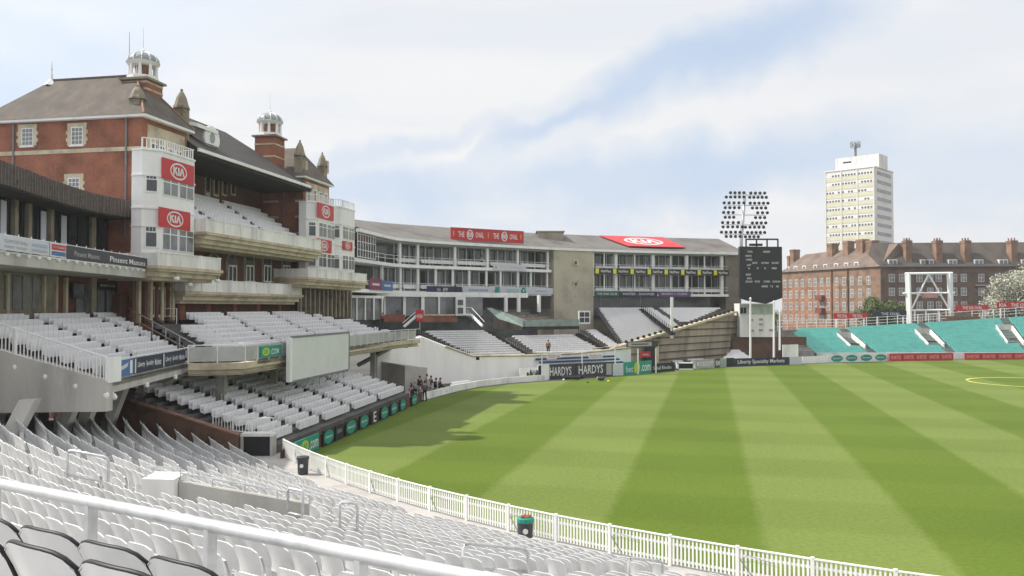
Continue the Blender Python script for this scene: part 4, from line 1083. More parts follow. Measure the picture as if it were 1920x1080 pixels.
for s_ in (2,9,16,23,30):
    p=o2+d2*s_+n2v*2.4; part(MB().box(p.x-.22,p.x+.22,p.y-.22,p.y+.22,1,4.5),'column',CONC,T2,world=True)
p=o2+d2*31+n2v*4.2; q_=o2+d2*31+n2v*.6; part(MB().tube([V(p.x,p.y,2.6),V(q_.x,q_.y,4.5)],.2,4),'brace',CONC,T2,world=True)
p=o1+d1*11+n1v*4.0; q_=o1+d1*13.2+n1v*.4; part(MB().tube([V(p.x,p.y,2.2),V(q_.x,q_.y,4.4)],.22,4),'brace',CONC,T1,world=True)
# solid white/glass front parapet panels
mb=MB(); A=[V(p.x,p.y,5.95) for p in Fp]; mb.tube(A,.03,6); L=pl_len(A)
for i in range(int(L/1.5)+1): p,_=pl_at(A,min(L-.01,i*1.5)); mb.box(p.x-.03,p.x+.03,p.y-.03,p.y+.03,4.95,5.95)
solo(mb,'handrail',WHITE,'white railing along the front edge of the pavilion terrace','railing')
pan=MB()
for i in range(int(L/1.5)):
    p,d=pl_at(A,i*1.5+.75); pan.box(-.7,.7,-.015,.015,5.05,5.85,Matrix.Translation(V(p.x,p.y,0))@Matrix.Rotation(math.atan2(d.y,d.x),4,'Z'))
solo(pan,'glazed_railing',mat('railing_glass',(.42,.43,.42),.4,.15,.6),'whitish infill panels of the pavilion terrace railing','railing')
for k in range(NR2):
    f=(k+.5)/NR2; L0=[lerp(a_,b__,f) for a_,b__ in zip(F2,B2)]; z=lerp(5.0,7.2,k/NR2); L0=[V(p.x,p.y,z) for p in L0]; L=pl_len(L0)
    if k>=6: cuts=[2.6,8.2,15.4,22.5,L-.3]
    else: cuts=[.2,7.6,14.9,22.3,29.0,L-.3]
    for i in range(len(cuts)-1):
        seat_row(L0,cuts[i]+.3,cuts[i+1]-.35,SEATR,f'white seats on the pavilion terrace, {ordn(k+1)} row from front, {ordn(i+1)} block from left','seat rows on the pavilion terrace')
t=sign('advertising_board','small teal board with lime mark on the pavilion terrace railing','sign',o2+d2*1.8-n2v*.1,o2+d2*4.6-n2v*.1,5.1,5.75,GREENP,[('O',.25,.5,.35,.75,LIME),('T','UK',.25,.5,.2,.4,GREENP),('T','.COM',.66,.45,.4,.5,PW)])
# sightscreen hung in front of the terrace
a=at(541,712,51.5); 
SSa,SSb=(V(-13.7,50.2),V(-12.1,60.5))
t=thing('sight_screen','large off-white sight screen hung on the front of the pavilion terrace','screen',SSa+V(0,0,3.5),math.atan2(10.3,1.6))
LL=10.42
part(MB().box(.5,LL,-.06,.06,.0,2.62),'panel',mat('screen_white',(.66,.68,.66),.7,.04,.6),t)
part(MB().box(0,.38,-.12,.12,-.06,2.66),'post',WHITE,t)
part(MB().box(.38,.5,-.05,.05,-.06,2.66).box(.5,LL,-.09,.09,-.12,0).box(.5,LL,-.09,.09,2.62,2.74).box(LL,LL+.12,-.09,.09,-.09,2.7),'frame',GREYM,t)
fr_=MB()
for i in range(9): x=.8+i*1.15; fr_.tube([(x,.1,-.1),(x+.55,.4,-.75),(x+1.1,.1,-.1)],.03,4)
fr_.tube([(.5,.4,-.75),(LL,.4,-.75)],.03,4); part(fr_,'bracing',STEEL,t)
# ---------------------------------------------------------------- lower pavilion tier (T3)
o3=V(-11.75,43.2); d3=V(.139,.990); n3v=V(-.990,.139)
NR3=14
F3=[V(p.x,p.y,.75) for p in [o3-d3*.3+n3v*.7,o3+d3*26.8+n3v*.7]]; B3=[V(p.x,p.y,.75+NR3*.215) for p in [o3-d3*.4+n3v*(.7+.65*NR3),o3+d3*24+n3v*(.7+.65*NR3)]]
T3=thing('terrace','lower pavilion terrace of white seats running beside the boundary','terrace',o3)
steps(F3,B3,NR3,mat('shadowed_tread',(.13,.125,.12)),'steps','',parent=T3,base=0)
part(MB().quad(*(V(p.x,p.y,7.24) for p in (B_[0],B_[1],B_[1]+n1v*3,B_[0]+n1v*3))),'walkway',TREAD,T1,world=True)
part(ribb([o3+n3v*9.9,o3+d3*36+n3v*9.9],0,5,.3),'back_wall',BRICKD,T3,world=True)
for k in range(NR3):
    f=(k+.5)/NR3; A=lerp(F3[0],B3[0],f); C_=lerp(F3[1],B3[1],f); A.z=C_.z=.75+.215*k; L=(C_-A).length
    st_=.45*(k%2)*0
    cuts=[.4,3.6,7.6,13.2,19.2,L-.2]
    for i in range(5):
        seat_row([A,C_],cuts[i]+(.38 if i else 0),cuts[i+1]-.38,SEATR,f'white seats, lower pavilion tier, {ordn(k+1)} row from the boundary, {ordn(i+1)} block from gate','seat rows on the lower pavilion tier')
# brick end wall with the dark gate
Wl=thing('brick_wall','low red-brown brick wall ending the foreground stand, sloping down to the gate','wall',(-13,42.4,0))
part(MB().add([V(-14.1,42.1,0),V(-24,43.6,0),V(-24,44.0,0),V(-14.1,42.5,0),V(-14.1,42.1,1.45),V(-24,43.6,4.2),V(-24,44.0,4.2),V(-14.1,42.5,1.45)],[(3,2,1,0),(4,5,6,7),(0,1,5,4),(1,2,6,5),(2,3,7,6),(3,0,4,7)]),'wall',mat('wall_brick',(.12,.07,.048),.9,.3,1.2),Wl,world=True)
part(MB().add([V(-14.05,42.05,1.45),V(-24,43.55,4.2),V(-24,44.05,4.2),V(-14.05,42.55,1.45),V(-14.05,42.05,1.53),V(-24,43.55,4.28),V(-24,44.05,4.28),V(-14.05,42.55,1.53)],[(3,2,1,0),(4,5,6,7),(0,1,5,4),(1,2,6,5),(2,3,7,6),(3,0,4,7)]),'coping',mat('brick_coping',(.22,.125,.09),.9,.2,2),Wl,world=True)
# gate recess
t=thing('gate','dark roller gate under a white concrete lintel beside the lower tier','gate',(-13.2,42.6,0))
part(MB().box(-13.95,-12.55,42.75,42.85,.28,1.32),'shutter',BLACK,t,world=True)
part(MB().box(-14.1,-12.4,42.65,43.3,1.32,1.46),'lintel',WHITEC,t,world=True)
part(MB().box(-12.55,-12.4,42.65,43.3,.28,1.32).box(-14.08,-13.95,42.65,43.3,.28,1.32),'jamb',CONC,t,world=True)
mb=MB(); p=V(-13.1,43.2,1.2); balustrade(mb,[V(-15.6,42.9,1.7),V(-14.1,42.75,1.48),V(-12.4,42.7,1.48)],.8,.16,.012,1.2,.02); solo(mb,'railing',WHITE,'short white railing above the dark gate','railing')
# boundary boards in front of T3
G3='boards along the boundary in front of the lower pavilion tier'
def bsign(s0,s1,lab,m,items,z1=.92,lean=0): 
    a=o3+d3*s0+V(.35,0); b_=o3+d3*s1+V(.35,0); return sign('advertising_board',lab,'sign',a,b_,.02,z1,m,items,G3,th=.08)
bsign(-.9,3.4,'teal board with lime circle and white lettering at the near end of the boundary',GREENP,[('O',.52,.5,.26,.8,LIME),('T','bet',.2,.5,.3,.5,PALE),('T','UK',.52,.5,.16,.4,GREENP),('T','.com',.82,.45,.3,.5,PW)])
BL=[(4.1,5.8,'g'),(6.1,7.4,'k'),(7.9,9.9,'g'),(10.6,12.4,'g'),(13.0,14.6,'w'),(15.2,17.0,'g'),(17.7,19.4,'g'),(20.2,21.8,'g'),(23.6,25.4,'g')]
gi=0
for s0,s1,c_ in BL:
    gi+=1
    if c_=='g': bsign(s0,s1,f'black board with a teal lettered roundel, {ordn(gi)} board beyond the teal one',BLACK,[('O',.5,.5,.92,.92,GREENP),('T','Specsavers',.5,.5,.62,.24,PW)])
    elif c_=='k': bsign(s0,s1,'short black board with tiny white lettering between teal roundels',BLACK,[('T','NatWest',.5,.6,.6,.3,PG)])
    else: bsign(s0,s1,'black board with a white curled letter between teal roundels',BLACK,[('T','E',.5,.5,.4,.8,PW)])
mb=ribb([o3+V(.2,0)-d3*1.2,o3+V(.2,0)+d3*27.5],0,.72,.12); solo(mb,'boundary_wall',BRICKD,'low dark wall behind the boundary boards of the lower pavilion tier','wall')
# ---------------------------------------------------------------- far curved grandstand
EZ=16.75
def eave(px,py): 
    d=ray(px,py); k=(EZ-EYE)/d.z; return V(d.x*k,d.y*k,0)
GP=[V(*p) for p in ((-17.3,90.5),(-16.3,96),(-15.0,102),(-11.2,107),(-4.4,112.3),(3.1,117.6),(8.2,120.9),(20,126),(29,128.6),(37.2,130.6))]
GP=GP[:3]+smooth(GP[2:],4)[1:]
GS=thing('grandstand','long curved three-storey grandstand with white balconies and grey roof','building',(0,112,0))
Gp=lambda mb,n,m,**k: part(mb,n,m,GS,world=True,**k)
def s_px(px,z,off=0,path=GP):
    Pp=offs(path,off) if off else path; best=None; s=0
    for i in range(len(Pp)-1):
        for k in range(12):
            q=proj(lerp(Pp[i],Pp[i+1],k/12)+V(0,0,z)); e=abs(q[0]-px)
            if best is None or e<best[0]: best=(e,s+(Pp[i+1]-Pp[i]).length*k/12)
        s+=(Pp[i+1]-Pp[i]).length
    return best[1]
def sub(Pp,s0,s1,n=None):
    n=n or max(1,int((s1-s0)/3)); return [pl_at(Pp,lerp(s0,s1,i/n))[0] for i in range(n+1)]
# structure of the building
s_a=0; s_b=s_px(1034,14); s_c=s_px(1108,14); s_d=s_px(1366,14); s_e=pl_len(GP)-.2
GW2=offs(GP,2.6)
R_=lambda Pp,z0,z1,th,n,m: Gp(ribb(Pp,z0,z1,th),n,m)
for i,(x0,x1) in enumerate(((s_a,s_b),(s_c,s_d))):
    PA=sub(GP,x0,x1)
    R_(PA,13.15,13.55,2.9,'balcony_slab',WHITE); R_(PA,9.75,10.15,2.9,'balcony_slab',WHITE)
    R_(offs(PA,2.9),6.5,EZ-.4,.3,'glazing',GLASSL if 0 else mat('grandstand_glass',(.10,.12,.115),.15,.4,.25,spec=.7,c2=(.03,.035,.035)))
    R_(offs(PA,.2),16.2,16.45,3,'ceiling',PG)
PA=sub(GP,0,s_e)
R_(offs(PA,-.5),16.42,16.8,.5,'eave',WHITE)
# roof: slopes back to the ridge
ROP=offs(PA,8.5); mb=MB()
for i in range(len(PA)-1):
    a_,b__,c_,d_=offs(PA,-.5)[i],offs(PA,-.5)[i+1],ROP[i+1],ROP[i]
    mb.quad((a_.x,a_.y,16.82),(b__.x,b__.y,16.82),(c_.x,c_.y,19.7),(d_.x,d_.y,19.7)); mb.quad((d_.x,d_.y,19.7),(c_.x,c_.y,19.7),(c_.x-0,c_.y+.3,10),(d_.x,d_.y+.3,10))
Gp(mb,'roof',mat('grandstand_roof',(.155,.145,.135),.85,.18,.3,streak=False))
# ground floor back wall, white frames
R_(offs(sub(GP,0,s_b),3.3),3,10,.3,'lower_wall',mat('ground_floor_glass',(.16,.19,.18),.2,.4,.3,spec=.6,c2=(.05,.06,.06)))
# columns and mullions: top and middle floors
def column(px,z0,z1,w_,off=.35,m=WHITE,nm='column'):
    s_=s_px(px,(z0+z1)/2,off); p,d=pl_at(offs(GP,off),s_); Gp(MB().box(-w_,w_,0,w_*2,z0,z1,Matrix.Translation(V(p.x,p.y,0))@Matrix.Rotation(math.atan2(d.y,d.x),4,'Z')),nm,m)
for px in (751,785,853,915,972,1028): column(px,13.55,16.4,.17)
for px in (718,752,785,817,850,881,913,940,971,995,1027): column(px,10.15,13.15,.13)
for px in (1111,1156,1224,1289,1355): column(px,10.15,16.4,.24)
for px in (1132,1190,1257,1322): column(px,10.15,16.4,.09)
def mull(px0,px1,n,z0,z1,off=2.75,w_=.06,bars=()):
    a_=s_px(px0,z0,off); b__=s_px(px1,z0,off); Pp=offs(GP,off); mb=MB()
    for i in range(n+1):
        p,d=pl_at(Pp,lerp(a_,b__,i/n)); mb.box(-w_,w_,-.08,0,z0,z1,Matrix.Translation(V(p.x,p.y,0))@Matrix.Rotation(math.atan2(d.y,d.x),4,'Z'))
    for z in bars: mb.tube([V(p.x,p.y,z) for p in sub(Pp,a_,b__)],.05,4)
    Gp(mb,'mullions',WHITE)
mull(738,1030,20,13.55,16.4,bars=(13.7,16.3)); mull(700,1030,22,10.15,13.1,bars=(10.3,)); mull(1112,1358,20,13.55,16.4); mull(1112,1358,20,10.15,13.1)
# dark blinds / open doors behind the glass
random.seed(11)
for px in list(range(750,1028,14))+list(range(1118,1352,15)):
    for z0,z1 in ((13.6,16.0),(10.2,12.9)):
        if random.random()<.55:
            s_=s_px(px,z0,2.85); p,d=pl_at(offs(GP,2.78),s_)
            Gp(MB().box(-.45,.45,-.03,0,z0,z1,Matrix.Translation(V(p.x,p.y,0))@Matrix.Rotation(math.atan2(d.y,d.x),4,'Z')),'door',random.choice([GLASS,GLASS,DARK,PG,mat('grey_curtain',(.25,.26,.28),.8,.2,2)]))
# glazed stair end at the left (dark grid)
mb=MB(); A=[V(-17.2,90.6),V(-16.6,94),V(-16.0,97.5)]
Gp(ribb([V(-17.15,90.6),V(-16.2,96.6)],13.6,16.3,.2),'stair_glass',GLASS)
for z in (13.7,14.5,15.4,16.25): mb.tube([V(-17.1,90.6,z),V(-16.1,96.6,z)],.045,4)
for i in range(8): p=lerp(V(-17.1,90.6),V(-16.1,96.6),i/7); mb.box(p.x-.035,p.x+.035,p.y-.035,p.y+.035,13.6,16.4)
Gp(mb,'stair_mullions',WHITE)
# rear stair tower of beige render
A=sub(offs(GP,-.3),s_b,s_c,3); Gp(ribb(A,2,16.41,6),'stair_tower',mat('beige_render',(.45,.41,.32),.9,.16,.35))
for py in (493,533):
    z=at(1079,py,122).z; s_=s_px(1079,z,-.35); p,d=pl_at(offs(GP,-.35),s_); M=Matrix.Translation(V(p.x,p.y,0))@Matrix.Rotation(math.atan2(d.y,d.x),4,'Z')
    f=Gp(MB().box(-.5,.5,-.04,.0,z-.5,z+.5,M),'window',STONE); part(MB().box(-.2,.2,-.06,-.041,z-.22,z+.22,M),'pane',GLASS,f,world=True)
p=at(1032,458,125); mb=MB().box(p.x-2.0,p.x+2.0,p.y,p.y+4,p.z-.6,p.z+1.9).box(p.x-2.2,p.x+2.2,p.y-.2,p.y+4.2,p.z+1.9,p.z+2.05); Gp(mb,'roof_housing',mat('roof_housing_render',(.33,.30,.24),.9,.15,.5))
# right end recess as a wall, its shade put into the dark colour
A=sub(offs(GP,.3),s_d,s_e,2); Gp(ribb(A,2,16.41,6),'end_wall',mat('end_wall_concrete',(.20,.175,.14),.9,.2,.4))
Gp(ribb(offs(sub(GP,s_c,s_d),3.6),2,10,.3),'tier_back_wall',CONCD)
for px in (1133,1165,1197,1226):
    s_=s_px(px,8.7,3.0); p,d=pl_at(offs(GP,3.0),s_); Gp(MB().box(-.95,.95,-.1,.3,8.3,9.75,Matrix.Translation(V(p.x,p.y,0))@Matrix.Rotation(math.atan2(d.y,d.x),4,'Z')),'box_front',WHITEC)
# balcony chairs (white) and railings
def gseats(px0,px1,z,nm,lab,grp,rows=2,m=SEATR):
    for r in range(rows):
        off=.75+.85*r; Pp=[V(p.x,p.y,z+.12*r) for p in offs(GP,off)]
        a_=s_px(px0,z,off); b__=s_px(px1,z,off)
        seat_row(Pp,a_,b__,m,lab+(', front line' if r==0 else ', rear line'),grp,pitch=.52)
tops=[(742,783),(789,850),(858,912),(918,969),(976,1024)]
mids=[(700,750),(756,783),(789,815),(821,848),(855,911),(917,969),(976,1024)]
for i,(a_,b__) in enumerate(tops): gseats(a_,b__,13.6,'seat_row',f'white seats, top balcony of the curved stand, {ordn(i+1)} bay','seat rows on the grandstand balconies')
for i,(a_,b__) in enumerate(mids): gseats(a_,b__,10.2,'seat_row',f'white seats, middle balcony of the curved stand, {ordn(i+1)} bay','seat rows on the grandstand balconies')
for i,(a_,b__) in enumerate([(1115,1153),(1160,1221),(1228,1286),(1293,1352)]):
    for z,fl_ in ((13.6,'top'),(10.2,'lower')): gseats(a_,b__,z,'seat_row',f'white seats right of the stair tower, {fl_} balcony, {ordn(i+1)} bay','seat rows on the grandstand balconies')
for x0,x1 in ((1.0,s_b),(s_c+.2,s_d)):
    for z in (13.55,10.15):
        A=[V(p.x,p.y,z) for p in sub(offs(GP,.12),x0,x1)]; mb=MB(); 
        for h_ in (1.0,.55): mb.tube([p+V(0,0,h_) for p in A],.03,4)
        for i in range(int(pl_len(A)/2.2)): p,_=pl_at(A,i*2.2); mb.box(p.x-.03,p.x+.03,p.y-.03,p.y+.03,z,z+1)
        Gp(mb,'balcony_rail',WHITE)
# boards on the grandstand
def gsign(px0,px1,z0,z1,lab,m,items,off=-.12,grp='boards fixed to the grandstand balconies',cat='sign'):
    a_,_=pl_at(offs(GP,off),s_px(px0,(z0+z1)/2,off)); b__,_=pl_at(offs(GP,off),s_px(px1,(z0+z1)/2,off))
    k=max(1,round((b__-a_).length/14)); 
    return sign('advertising_board',lab,cat,a_,b__,z0,z1,m,items,grp)
gsign(925,986,13.25,14.05,'white board with grey lettering on the top balcony of the curved stand',PALE,[('T','Surrey Cricket Board',.55,.5,.7,.4,PG),('O',.08,.5,.08,.6,PG)])
gsign(693,716,10.1,11.4,'plum board at the left end of the middle balcony',mat('plum_panel',(.22,.05,.09),.6,.1,1),[('R',.2,.8,.4,.6,PALE)])
gsign(717,737,10.1,11.3,'blue board beside the plum one on the middle balcony',PBLUE,[('R',.2,.8,.4,.6,PALE)])
gsign(800,866,9.95,10.85,'dark navy board with small white lettering on the middle balcony',NAVY,[('R',.0,.2,.05,.95,mat('indigo_panel',(.04,.03,.12),.6,.05,1)),('T','Citi',.33,.5,.1,.4,PW),('T','guy',.52,.5,.14,.5,PW)])
gsign(868,928,9.95,10.85,'pale board with blue lettering on the middle balcony, left of the green logo',PALE,[('T','BUSINESS DESIGN',.48,.5,.6,.35,PBLUE)])
gsign(929,937,9.95,10.9,'small green board between two pale ones on the middle balcony',GREENP,[])
gsign(938,978,9.95,10.85,'pale board with teal field between the two green boards',PALE,[('R',.3,.9,.2,.8,mat('teal_tint',(.35,.5,.5),.6,0))])
gsign(979,985,9.95,10.9,'second small green board on the middle balcony',GREENP,[('O',.5,.5,.5,.4,PALE)])
gsign(986,1042,9.95,10.85,'long pale board at the right end of the middle balcony',PALE,[('R',.3,.7,.35,.6,mat('pale_blue_print',(.35,.42,.52),.6,0))])
its=[]
for i in range(8):
    x=.02+i*.125; its+= [('R',x-.012,x+.012,.05,.95,YEL),('T','NatWest',x+.062,.5,.07,.5,PW)]
gsign(1113,1366,13.1,13.95,'long black balcony board with yellow squares and white lettering',BLACK,its)
gsign(1116,1160,9.7,10.5,'dark green board on the lower balcony right of the stair tower',mat('dark_green_panel',(.02,.10,.07),.6,.05,1),[('T','THE OAK CLUB',.5,.5,.8,.4,PALE)])
gsign(1163,1232,9.7,10.5,'navy board with spaced white letters on the lower balcony',NAVY,[('T','WATER - SHOWER',.5,.5,.85,.45,PALE)])
gsign(1234,1296,9.7,10.5,'purple-grey board on the lower balcony',PURP,[('T','MARKS + CLERK',.5,.55,.8,.35,PALE)])
# red roof boards
a_=eave(845,447); b__=eave(982,459)
OV=[('T','THE',.14,.5,.08,.45,PW),('K',.255,.5,.085,.8,PW),('T','OVAL',.385,.5,.11,.45,PW),('T','THE',.61,.5,.08,.45,PW),('K',.725,.5,.085,.8,PW),('T','OVAL',.855,.5,.11,.45,PW),('R',.035,.042,.35,.75,YEL),('R',.497,.504,.3,.75,YEL),('R',.955,.962,.35,.75,YEL)]
pa_=at(845,447,110.5); pb_=at(982,452,116.5)
sign('roof_sign','long red roof sign repeating white words around an oval emblem','sign',pa_,pb_,17.15,18.85,RED,OV,frame=GREYM)
# sloping red sign on the roof of the right part
t=thing('roof_sign','red board with large white oval emblem lying on the grey roof slope','sign',(0,0,0))
sA=s_px(1184,17.2,.6); sB=s_px(1290,17.2,.6)
pA,_=pl_at(offs(GP,.9),sA); pB,_=pl_at(offs(GP,.9),sB); dd_=(pB-pA).normalized(); nn=V(-dd_.y,dd_.x); Wd=(pB-pA).length
sl_=math.atan2(2.88,9.0); t.location=(pA.x,pA.y,17.35); t.rotation_euler=Matrix(((dd_.x,nn.x*math.cos(sl_),-nn.x*math.sin(sl_)),(dd_.y,nn.y*math.cos(sl_),-nn.y*math.sin(sl_)),(0,math.sin(sl_),math.cos(sl_)))).to_euler()
sk=-2.0
part(MB().prism([(0,0),(Wd,0),(Wd+sk*.2,7.0),(sk*1.0,7.0)],.10,.2),'panel',RED,t)
em=MB(); emblem(em,0,0,6.6,4.6,0); em.v=[(x+Wd/2+sk*.35,z+3.5,.215-y) for x,y,z in em.v]; em.v=[(x,y,.215+( .004 if 0 else 0)) for x,y,_ in em.v]; part(em,'emblem',PW,t)
for k in range(7):
    for px0 in (0,): pass
# ---------------------------------------------------------------- middle stand: fan of white rows above a white wall
def quadstand(nm,label,FL,FR,BL,BR,n,grp,what,m=SEATR,base=None,split=(0,1),gap=.35,tread=None,clip=None,stepmat=None):
    """FL.. = (px,py,D): seat-top positions of front/back corners; rows run between them"""
    f0,f1,b0,b1=[at(*q)-V(0,0,.78) for q in (FL,FR,BL,BR)]
    f1.z=f0.z=(f0.z+f1.z)/2; b1.z=b0.z=(b0.z+b1.z)/2
    t=thing('terrace',label,'terrace',f0); tread=tread or mat("shadowed_tread",(.13,.125,.12),.95,.2,.8)  # default tread also carries the row-gap shade in its colour
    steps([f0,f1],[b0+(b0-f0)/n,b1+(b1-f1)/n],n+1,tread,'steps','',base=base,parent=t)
    for k in range(n):
        A=lerp(f0,b0,(k+.45)/n); B=lerp(f1,b1,(k+.45)/n); z=lerp(f0.z,b0.z,k/n); A.z=B.z=z+.0; L=(B-A).length
        for i in range(len(split)-1):
            a_=L*split[i]+gap; b_=L*split[i+1]-gap
            if clip: a_,b_=clip(A,B,a_,b_)
            if b_-a_<1: continue
            lab=f'{what}, {ordn(k+1)} row from the front'+('' if len(split)==2 else f', {ordn(i+1)} block from left')
            seat_row([A,B],a_,b_,m,lab,grp)
    return t,(f0,f1,b0,b1)
ROWH[:]=[.56,.34,.52]
MG='seat rows of the fan-shaped middle stand'
quadstand('terrace','fan-shaped terrace of white rows above the plain white wall',(884,662,89.5),(993,659,93),(787,614,98.5),(912,611,102),12,MG,'white seats in the left fan of the middle stand',base=2.2)
quadstand('terrace','terrace of white rows left of the twin stair lines under the glass boxes',(1003,657,94),(1137,650,99.5),(952,624,101.5),(1078,619,106.5),9,MG,'white seats in the centre of the middle stand',base=2.2)
quadstand('terrace','narrow terrace wedge between two dark stair lines beside the beige tower',(1142,645,100),(1165,641,102),(1093,613,108.5),(1121,611,109.5),10,MG,'white seats in the narrow wedge of the middle stand',base=2.2,gap=.2)
# upper right tier cut off by the diagonal concrete wall
dA=at(1167,646,103.5); dB=at(1366,586,123)
f0=at(1167,641,103.5)-V(0,0,.78)
def clipd(A,B,a_,b_):
    # stop the row at the diagonal wall: line dA-dB in plan
    d=(B-A).normalized(); e=V(dB.x-dA.x,dB.y-dA.y); n_=V(-e.y,e.x)
    den=d.x*n_.x+d.y*n_.y
    tt=((dA.x-A.x)*n_.x+(dA.y-A.y)*n_.y)/den
    return a_,min(b_,tt-.5)
UG='seat rows of the tier under the right-hand balconies'
# rows start on the left edge (1167,640)->(1117,569)
NU=24; ROWH[:]=[.54,.32,.50]
l0=at(1167,641,103.5)-V(0,0,.78); l1=at(1117,571,123)-V(0,0,.78)
dirr=V(dB.x-l1.x,dB.y-l1.y).normalized(); dirr0=V(.97,.24).normalized()
UT=thing('terrace','tall tier of white seats under the balconies, cut by a diagonal concrete wall','terrace',l0)
stp=MB()
for k in range(NU+1):
    A=lerp(l0,l1,k/NU); dr=lerp(dirr0,dirr,k/NU).normalized(); e=V(dB.x-dA.x,dB.y-dA.y); n_=V(-e.y,e.x)
    tt=((dA.x-A.x)*n_.x+(dA.y-A.y)*n_.y)/(dr.x*n_.x+dr.y*n_.y); tt=max(.4,tt)
    A2=lerp(l0,l1,(k+1)/NU); t2=tt+1.25
    B=A+dr*tt; B2=A2+dr*tt; z=A.z
    stp.quad((A.x,A.y,z),(B.x,B.y,z),(B2.x,B2.y,z),(A2.x,A2.y,z)); stp.quad((A.x,A.y,z-.3),(B.x,B.y,z-.3),(B.x,B.y,z),(A.x,A.y,z))
    if k<NU:
        off=(A2-A)*.45; As=V(A.x+off.x,A.y+off.y,z); Bs=As+dr*60
        L=tt-.6
        sp_=[(.3,min(L,lerp(11.5,8.5,k/NU)))]
        if L>lerp(12.5,9.5,k/NU)+1: sp_.append((lerp(12.3,9.3,k/NU),L))
        for i,(q0,q1) in enumerate(sp_):
            if q1-q0>1: seat_row([As,Bs],q0,q1,SEATR,f'white seats in the tier under the right balconies, {ordn(k+1)} row up, {("left","right")[i]} block',UG)
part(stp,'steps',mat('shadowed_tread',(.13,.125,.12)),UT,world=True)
for px,py in ((1260,628),):
    p=at(1260,620,108); part(MB().box(p.x-.16,p.x+.16,p.y-.16,p.y+.16,p.z-1,9.4),'column',WHITE,UT,world=True)
ROWH[:]=[.56,.34,.52]
# the diagonal side wall with its long horizontal ledges
e=V(dB.x-dA.x,dB.y-dA.y).normalized(); nn=V(e.y,-e.x)
endx=at(1386,583,125.5)
dB2=dA+e*((endx-dA).xy.length); zt0=dA.z-.25; zt1=at(1366,590,123).z
SW=thing('side_wall','tall stained concrete side wall of the tier with long horizontal ledges','wall',V(dA.x,dA.y,0))
for i in range(7):
    z0=i*.98; z1=min((i+1)*.98,99)
    # each band leans out a little further than the one below
    o_=nn*(.10*i-.4)
    L=(V(dB2.x,dB2.y)-V(dA.x,dA.y)).length; sl=(zt1-zt0)/(V(dB.x-dA.x,dB.y-dA.y).length)
    s0=max(0,(z1-zt0)/sl) if z1>zt0 else -6
    s0b=max(0,(z0-zt0)/sl) if z0>zt0 else -6
    a_=V(dA.x,dA.y)+o_; 
    if s0b>L: continue
    P1=a_+e*s0b; P2=a_+e*L; P3=a_+e*min(s0,L)
    th_=-nn*.5
    q=[V(P1.x,P1.y,z0),V(P2.x,P2.y,z0),V(P2.x,P2.y,z1),V(P3.x,P3.y,z1)]
    mb=MB().add(q+[p+th_ for p in q],[(0,1,2,3),(7,6,5,4),(1,0,4,5),(2,1,5,6),(3,2,6,7),(0,3,7,4)]); part(mb,'concrete_band',CONCD,SW,world=True)
    part(MB().hexa([V(P1.x,P1.y,z0)+nn*.02,V(P2.x,P2.y,z0)+nn*.02,V(P2.x,P2.y,z0)+nn*.07,V(P1.x,P1.y,z0)+nn*.07],[V(P1.x,P1.y,z0+.12)+nn*.02,V(P2.x,P2.y,z0+.12)+nn*.02,V(P2.x,P2.y,z0+.12)+nn*.07,V(P1.x,P1.y,z0+.12)+nn*.07]),'shadow_gap',mat('dirty_joint',(.09,.065,.045),.95,.3,2),SW,world=True) if i else None  # thin dark brown ledge along each joint
cpg=MB(); c0=V(dA.x,dA.y,zt0+.05)-e*3+V(0,0,-3*sl); c1=V(dA.x,dA.y,zt0+.05)+e*(L-1); c1.z=zt0+.05+sl*(L-1)
cpg.hexa([c0-nn*.2,c1-nn*.2,c1+nn*.55,c0+nn*.55],[p+V(0,0,.28) for p in (c0-nn*.2,c1-nn*.2,c1+nn*.55,c0+nn*.55)]); part(cpg,'coping',STONE,SW,world=True)
# doorway
pd=at(1241,690,106); 
sd=((pd.x-dA.x)*e.x+(pd.y-dA.y)*e.y); P0_=V(dA.x,dA.y)+e*sd+nn*.45
part(MB().box(-1.1,1.1,-.1,.1,0,3.0,Matrix.Translation(P0_)@Matrix.Rotation(math.atan2(e.y,e.x),4,'Z')),'doorway',DARK,SW,world=True)
part(MB().box(1.1,1.6,-.25,.1,0,3.2,Matrix.Translation(P0_)@Matrix.Rotation(math.atan2(e.y,e.x),4,'Z')),'door_jamb',STONE,SW,world=True)
# white crowd of dots: brackets along coping
bk_=MB()
for i in range(22):
    s_=.6+i*(L-1.6)/22; p=V(dA.x,dA.y,zt0+.33+sl*s_)+e*s_+nn*.15; bk_.box(p.x-.16,p.x+.16,p.y-.1,p.y+.1,p.z,p.z+.35)
part(bk_,'seat_ends',BLACK,SW,world=True)
# main white front wall under the middle stand
def wallpx(lst,base=0):
    return [at(px,py,D) for px,py,D in lst]
MW=wallpx([(708,652,77),(745,640,82),(790,632,85),(835,650,86.5),(886,668,88.5),(1000,667,92.6),(1080,663,96.3),(1140,657,99),(1183,652,101.5)])
t=thing('front_wall','long plain white wall below the fan-shaped stand, facing the pitch','wall',V(MW[4].x,MW[4].y,0))
def topwall(mb,pts,th,base):
    Q=offs(pts,th)
    for i in range(len(pts)-1):
        q=[pts[i],pts[i+1],Q[i+1],Q[i]]; mb.hexa([(p.x,p.y,base) for p in q],[(p.x,p.y,pts[i].z if j in(0,3) else pts[i+1].z) for j,p in enumerate(q)])
    return mb
part(topwall(MB(),MW[:6],.4,0),'wall',mat('bright_white_render',(.88,.87,.85),.8,.06,.5,streak=True),t,world=True); 
part(topwall(MB(),[V(p.x,p.y,p.z) for p in MW[5:]],.4,0),'wall',mat('bright_white_render',(.88,.87,.85)),t,world=True)
